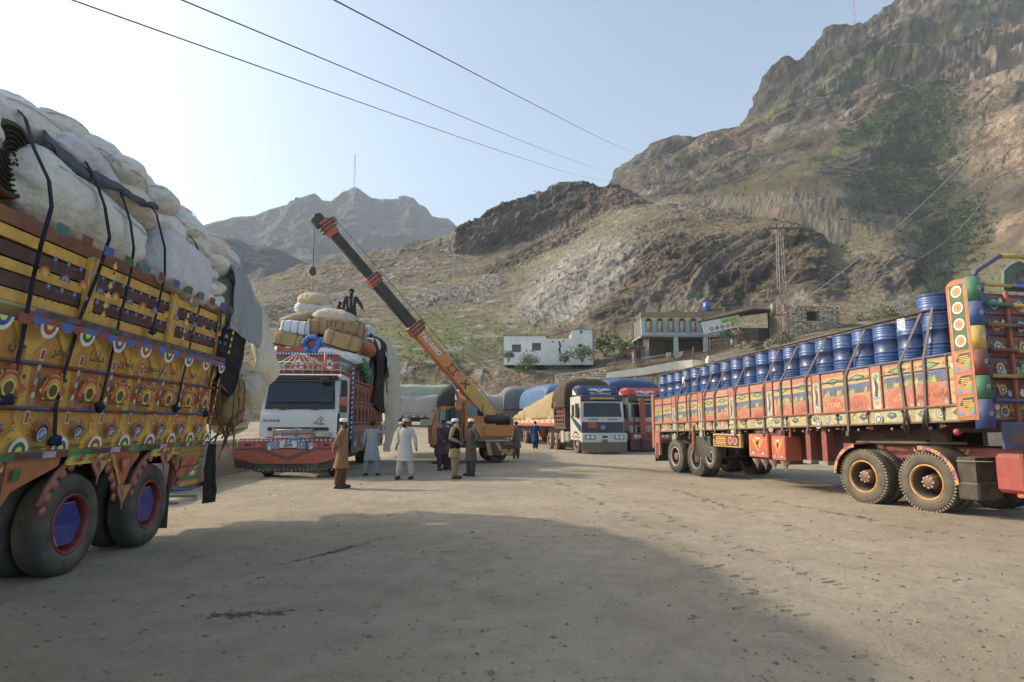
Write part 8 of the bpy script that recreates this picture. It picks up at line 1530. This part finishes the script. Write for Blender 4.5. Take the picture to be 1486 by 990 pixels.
        for i in range(len(pts)-1):
            a, b = T_[i]+Vector((0, -.08, .0)), T_[i+1]+Vector((0, -.08, .0)); k = Vector((0, .7, 0)); u_ = Vector((0, 0, .22)); mb.add([a, b, b+u_, a+u_, a+k, b+k, b+k+u_, a+k+u_], [(0, 1, 2, 3), (3, 2, 6, 7), (7, 6, 5, 4), (4, 0, 3, 7), (1, 5, 6, 2)], None, False)
        mb.build('coping', CONC, t)
        if stones:
            for i in range(len(pts)-1):
                a, b = B_[i], B_[i+1]; L_ = (b-a).length; e = (b-a).normalized(); hh0, hh1 = (T_[i]-B_[i]).length, (T_[i+1]-B_[i+1]).length
                M = Matrix(((e.x, -e.y if False else 0, 0, a.x), (e.y, 1, 0, a.y), (e.z, 0, 1, a.z), (0, 0, 0, 1))); blocks(t, 'stone', M, L_, max(hh0, hh1), .55, .34, ['dccdac', 'c8b99a', 'e4d6b8', 'b8a98c', 'd0c2a6'], rnd, n//(len(pts)-1), .2, lambda x, z: z > (hh0+(hh1-hh0)*x/L_)-.1)
        return T_
    pw('retaining_wall', [(807, 546, 578, 82), (845, 541, 580, 81), (880, 535, 582, 80)], 82, 'left stretch of rubble retaining wall behind the blue tarpaulin', n=200)
    T2 = pw('terrace_wall', [(882, 546, 582, 77), (930, 540, 582, 77), (985, 530, 582, 77), (1010, 528, 582, 76.5)], 77, 'rubble terrace wall with a broad whitish band under the house railing', n=240, cap='c0b6a4')
    t = empty('whitewashed_band', (0, 0, 0), label='broad whitewashed band curving along the top of the terrace wall', cat='wall'); mb = MB('f0e6d0'); up_ = [(880, 541, 549, 76.6), (930, 534, 545, 76.4), (985, 524, 536, 76.2), (1005, 522, 535, 75.4), (1022, 524, 540, 75.8), (1028, 526, 545, 77)]
    for i in range(5): a, b = up_[i], up_[i+1]; q = [at(a[0], a[2], a[3]), at(b[0], b[2], b[3]), at(b[0], b[1], b[3]), at(a[0], a[1], a[3])]; k = Vector((0, 1.5, 0)); mb.add(q+[v+k for v in q], [(0, 1, 2, 3), (3, 2, 6, 7), (0, 4, 5, 1)], None, False)
    mb.build('band', CONC, t)
    t = empty('terrace_railing', (0, 0, 0), label='long rusty railing along the terrace in front of the house', cat='railing'); railing(t, at(882, 544, 76.9), at(932, 536, 76.9), 1.35, 22); railing(t, at(932, 536, 76.9), at(1006, 524, 76.5), 1.35, 32); railing(t, at(1006, 524, 76.5), at(1026, 524, 79), 1.1, 9, '6a645c')
    mb = MB('8a5a3c'); [mb.box(tuple(at(px, py, 76.8)), tuple(at(px, py, 76.8)+Vector((.18, .18, 1.9)))) for px, py in ((892, 543), (1006, 525))]; mb.build('gate_post', WOOD, t)
    for k, (px, py) in enumerate(((970, 516), (987, 515))): o = sheet('hung_cloth', [[at(px-3, py-4, 76.5), at(px+4, py-5, 76.5)], [at(px-4, py+4, 76.4), at(px+3, py+2, 76.4)]], 'b0a488', CLOTH, 10, 12, .05, 3, k, label=f'pale cloth hung over the terrace railing, {["left", "right"][k]} of two', cat='cloth')
    pw('lettered_wall', [(1028, 519, 545, 74), (1060, 513, 545, 74), (1095, 507, 540, 74)], 74, 'cream wall with faded painted Urdu lettering right of the house', col='d8caae', stones=False, cap='d8ccb4')
    A, Bp = at(1033, 526, 73.9), at(1090, 515, 73.9); FS = frame((A+Bp)/2, Bp-A, (0, 1, 0)); mb = MB(); mb.text(urdu('خیبر سفر باب پشاور'), FS, .75, '7a7064', .01, .02, wide=1.2); mb.build('wall_lettering', CLEAN, label='faded dark Urdu writing painted on the cream wall', cat='lettering')
    t = empty('cafe_railing', (0, 0, 0), label='brown wooden railing beneath the cafe banner', cat='railing'); railing(t, at(1030, 513, 74.3), at(1075, 505, 74.3), 1.5, 22, '8a6a50'); railing(t, at(1075, 505, 74.3), at(1100, 500, 74.3), 1.9, 9, '8a6a50')
    for k, px in enumerate((1063, 1068)): o = empty('milk_can', at(px, 501, 75), label=f'dull metal milk can under the canopy, {["left", "right"][k]} of two', cat='can'); mb = MB('9a9a98'); mb.lathe([(.01, 0), (.22, 0), (.24, .1), (.24, .5), (.14, .65), (.14, .75), (.18, .8), (.01, .8)], None, 14); mb.build('body', METAL, o)
    pw('ramp_wall', [(948, 583, 600, 62), (975, 562, 600, 63), (1002, 545, 600, 64), (1040, 538, 600, 65), (1100, 530, 600, 66)], 62, 'sloping stone-faced ramp wall rising behind the tail of the drum trailer', n=260, cap='b8a890')
    # pylon
    pb = at(1137, 497, 70); pt = at(1131, 332, 70); H_ = pt.z-pb.z+1.0; t = empty('lattice_pole', pb-Vector((0, 0, 1)), label='tall steel lattice power pole standing beside the stone blockhouse', cat='pole'); ox = pt.x-pb.x
    w0, w1 = .42, .26; cn = lambda f, sx, sy: Vector((ox*f+sx*(w0+(w1-w0)*f), sy*(w0+(w1-w0)*f), f*H_))
    for sx, sy in ((-1, -1), (1, -1), (1, 1), (-1, 1)): mb = MB('8f8378'); mb.tube([cn(0, sx, sy), cn(1, sx, sy)], .055, 4); mb.build('leg', METAL, t)
    n = 17; C4 = ((-1, -1), (1, -1), (1, 1), (-1, 1)); mb = MB('857a70')
    for k in range(n):
        for j in range(4): a, b = C4[j], C4[(j+1) % 4]; mb.tube([cn(k/n, *(a if k % 2 else b)), cn((k+1)/n, *(b if k % 2 else a))], .032, 4); 
    tag(mb.build('lattice', METAL, t), kind='stuff')
    mb = MB('5c4a3e'); mb.box((ox-1.4, -.1, H_-.05), (ox+2.6, .1, H_+.14)); mb.build('crossarm', METAL, t)
    for k in range(5): mb = MB('4a3a34'); x = ox-1.2+k*.85; mb.lathe([(.05, 0), (.12, .1), (.06, .18), (.12, .26), (.05, .4)], TR(x, 0, H_+.14), 8); mb.build('insulator', METAL, t)
    mb = MB('7d7a74'); mb.cyl((-.95, 0, 4.3), (-.95, 0, 5.5), .3, 14); mb.box((-1.3, -.15, 4.1), (.1, .15, 4.25), '5a5048'); mb.box((-1.5, -.1, 6.6), (.3, .1, 6.72), '5a5048'); mb.build('transformer', METAL, t)
    for k in range(3): mb = MB('5c443a'); mb.lathe([(.05, 0), (.12, .1), (.06, .2), (.12, .3), (.05, .5)], TR(-1.3+k*.45, 0, 6.72), 8); mb.build('insulator', METAL, t)
    # masts on the summits
    for (px, py0, py1, Y_, wd, lb) in ((514, 275, 224, 1495, 4.6, 'slim red and white radio mast on the far hazy summit'), (1241, 42, -30, 498, 1.5, 'lattice radio mast on the ridge of the high right mountain')):
        a, b = at(px, py0, Y_), at(px, py1, Y_); Hm = b.z-a.z; t = empty('radio_mast', a-Vector((0, 0, Hm*.05)), label=lb, cat='mast'); mb = MB('8a6a66')
        for k in range(14):
            f0, f1 = k/14, (k+1)/14; wa, wb = wd*(1-.75*f0), wd*(1-.75*f1); c = ['a86a60', 'a8a8ac'][k % 2]
            for sx, sy in C4: mb.tube([(sx*wa/2, sy*wa/2, f0*Hm*1.05), (sx*wb/2, sy*wb/2, f1*Hm*1.05)], wd*.05, 4, c)
            mb.tube([(-wa/2, -wa/2, f0*Hm*1.05), (wb/2, -wb/2, f1*Hm*1.05)], wd*.035, 4, c); mb.tube([(wa/2, -wa/2, f0*Hm*1.05), (-wb/2, -wb/2, f1*Hm*1.05)], wd*.035, 4, c)
        mb.build('lattice', METAL, t); mb = MB('b0b0b4'); [mb.cyl((-wd*.3, -wd*.3, Hm*f), (-wd*.3, -wd*.3, Hm*f+wd*.8), wd*.22, 8) for f in (.55, .7, .97)]; mb.build('antenna', METAL, t)
    a = at(583, 292, 1490); t = empty('hilltop_fort', a, label='tiny stone lookout on the far summit right of the mast', cat='building'); mb = MB('6a625a'); mb.box((-8, -4, -8), (14, 4, 5)); mb.box((-6, -5, 5), (2, 3, 10)); mb.build('wall', STONE, t); mb = MB('5a524a'); mb.box((-7, -6, 10), (3, 4, 11)); mb.build('roof', CONC, t)
    # wires
    def wire(p, q, sag, r, label, col='3a3c40', grp=None):
        p, q = Vector(p), Vector(q); mb = MB(col); n = 22; o = mb.tube([(q-p)*(k/n)+Vector((0, 0, -sag*4*(k/n)*(1-k/n))) for k in range(n+1)], r, 5); o = mb.build('overhead_wire', METAL, label=label, cat='wire', group=grp); o.location = p
    G = 'power cables crossing the sky'
    wire(at(60, -16, 13), at(885, 262, 235), 1.2, .02, 'lowest of the three dark cables slanting across the sky', grp=G)
    wire(at(240, -10, 14), at(897, 244, 470), 3, .02, 'middle cable of the three crossing the sky', grp=G)
    wire(at(462, -12, 15), at(942, 220, 480), 3, .022, 'upper right cable of the three crossing the sky', grp=G)
    wire(at(1141, 455, 70), at(1420, 212, 130), 1.5, .05, 'pale wire climbing steeply to the upper right from the pylon', 'a8a296'); wire(at(1130, 415, 70), at(1430, 285, 150), 6, .045, 'sagging pale wire leaving the pylon towards the gully', 'a09a8e')
    # bushes
    for k, (px, py, Y_, r, c, lb) in enumerate([(768, 527, 88, 2.0, GRN, 'green bush below the left windows of the white building'), (765, 545, 87, 2.2, GRN, 'pale green bush on the bank under the white building'), (845, 519, 88, 2.3, GRN, 'feathery green bush before the right end of the white building'), (878, 512, 97, 3.4, DGR, 'large dark green tree-like bush right of the white building'), (908, 516, 94, 2.6, GRN, 'green bush between the white building and the two-storey house'), (820, 522, 89, 1.5, GRN, 'low green bush in front of the roofless wall'), (738, 520, 88, 1.3, GRN, 'small green bush at the left corner of the white building'), (1063, 498, 79, 2.2, DGR, 'dark green bush under the cafe banner'), (1110, 512, 71, 1.0, GRN, 'small bright bush beside the cafe railing'), (1252, 478, 78, 2.4, GRN, 'pale green bush left over the drums by the blockhouse'), (1290, 473, 80, 2.8, GRN, 'pale green bush behind the middle of the drum row'), (1140, 500, 70.5, 1.2, GRN, 'low weeds at the pylon foot')]):
        bush('bush', px, py+4, Y_, r, 420 if r > 2 else 260, c, lb, 500+k, h=.95)
    t = empty('boulder', (0, 0, 0), label='pale tilted concrete slab lying beyond the trailer coupling', cat='rock'); mb = MB('a89c88'); q = on_side(RM, 1310, 640, 0); A = gnd(1297, 640, .0) if False else at(1300, 632, 26); mb.blob(A, (1.7, 1.0, .8), RY(-14), n=14, m=9, noise=.06, seed=4, e=.6); mb.build('block', STONE, t)
    mb = MB('a0937f')
    for k in range(8): mb.blob(at(1180+k*50, 632, 31)+Vector((0, rnd.random(), rnd.uniform(-.3, .1))), (2.2, 1.2, .9), n=10, m=7, noise=.08, seed=k, e=.7)
    tag(mb.build('rubble_bank', STONE), 'low pale rubble bank along the far edge of the yard, seen under the trailer', 'rubble', kind='stuff')
town()
# ---------------------------------------------------------------- haze: one even box of air
def haze():
    mb = MB('ffffff'); mb.box((-1100, -60, -14), (1100, 1900, 760))
    m = bpy.data.materials.new('haze_air'); m.use_nodes = True; t = m.node_tree; t.nodes.clear()
    o = t.nodes.new('ShaderNodeOutputMaterial'); v = t.nodes.new('ShaderNodeVolumePrincipled'); v.inputs['Density'].default_value = HAZE_D
    v.inputs['Color'].default_value = (.8, .9, 1, 1); v.inputs['Anisotropy'].default_value = .0; t.links.new(v.outputs[0], o.inputs['Volume'])
    tag(mb.build('haze', m), 'thin pale dust haze hanging in the valley air', 'haze', kind='stuff')
HAZE_D = .0003
haze()
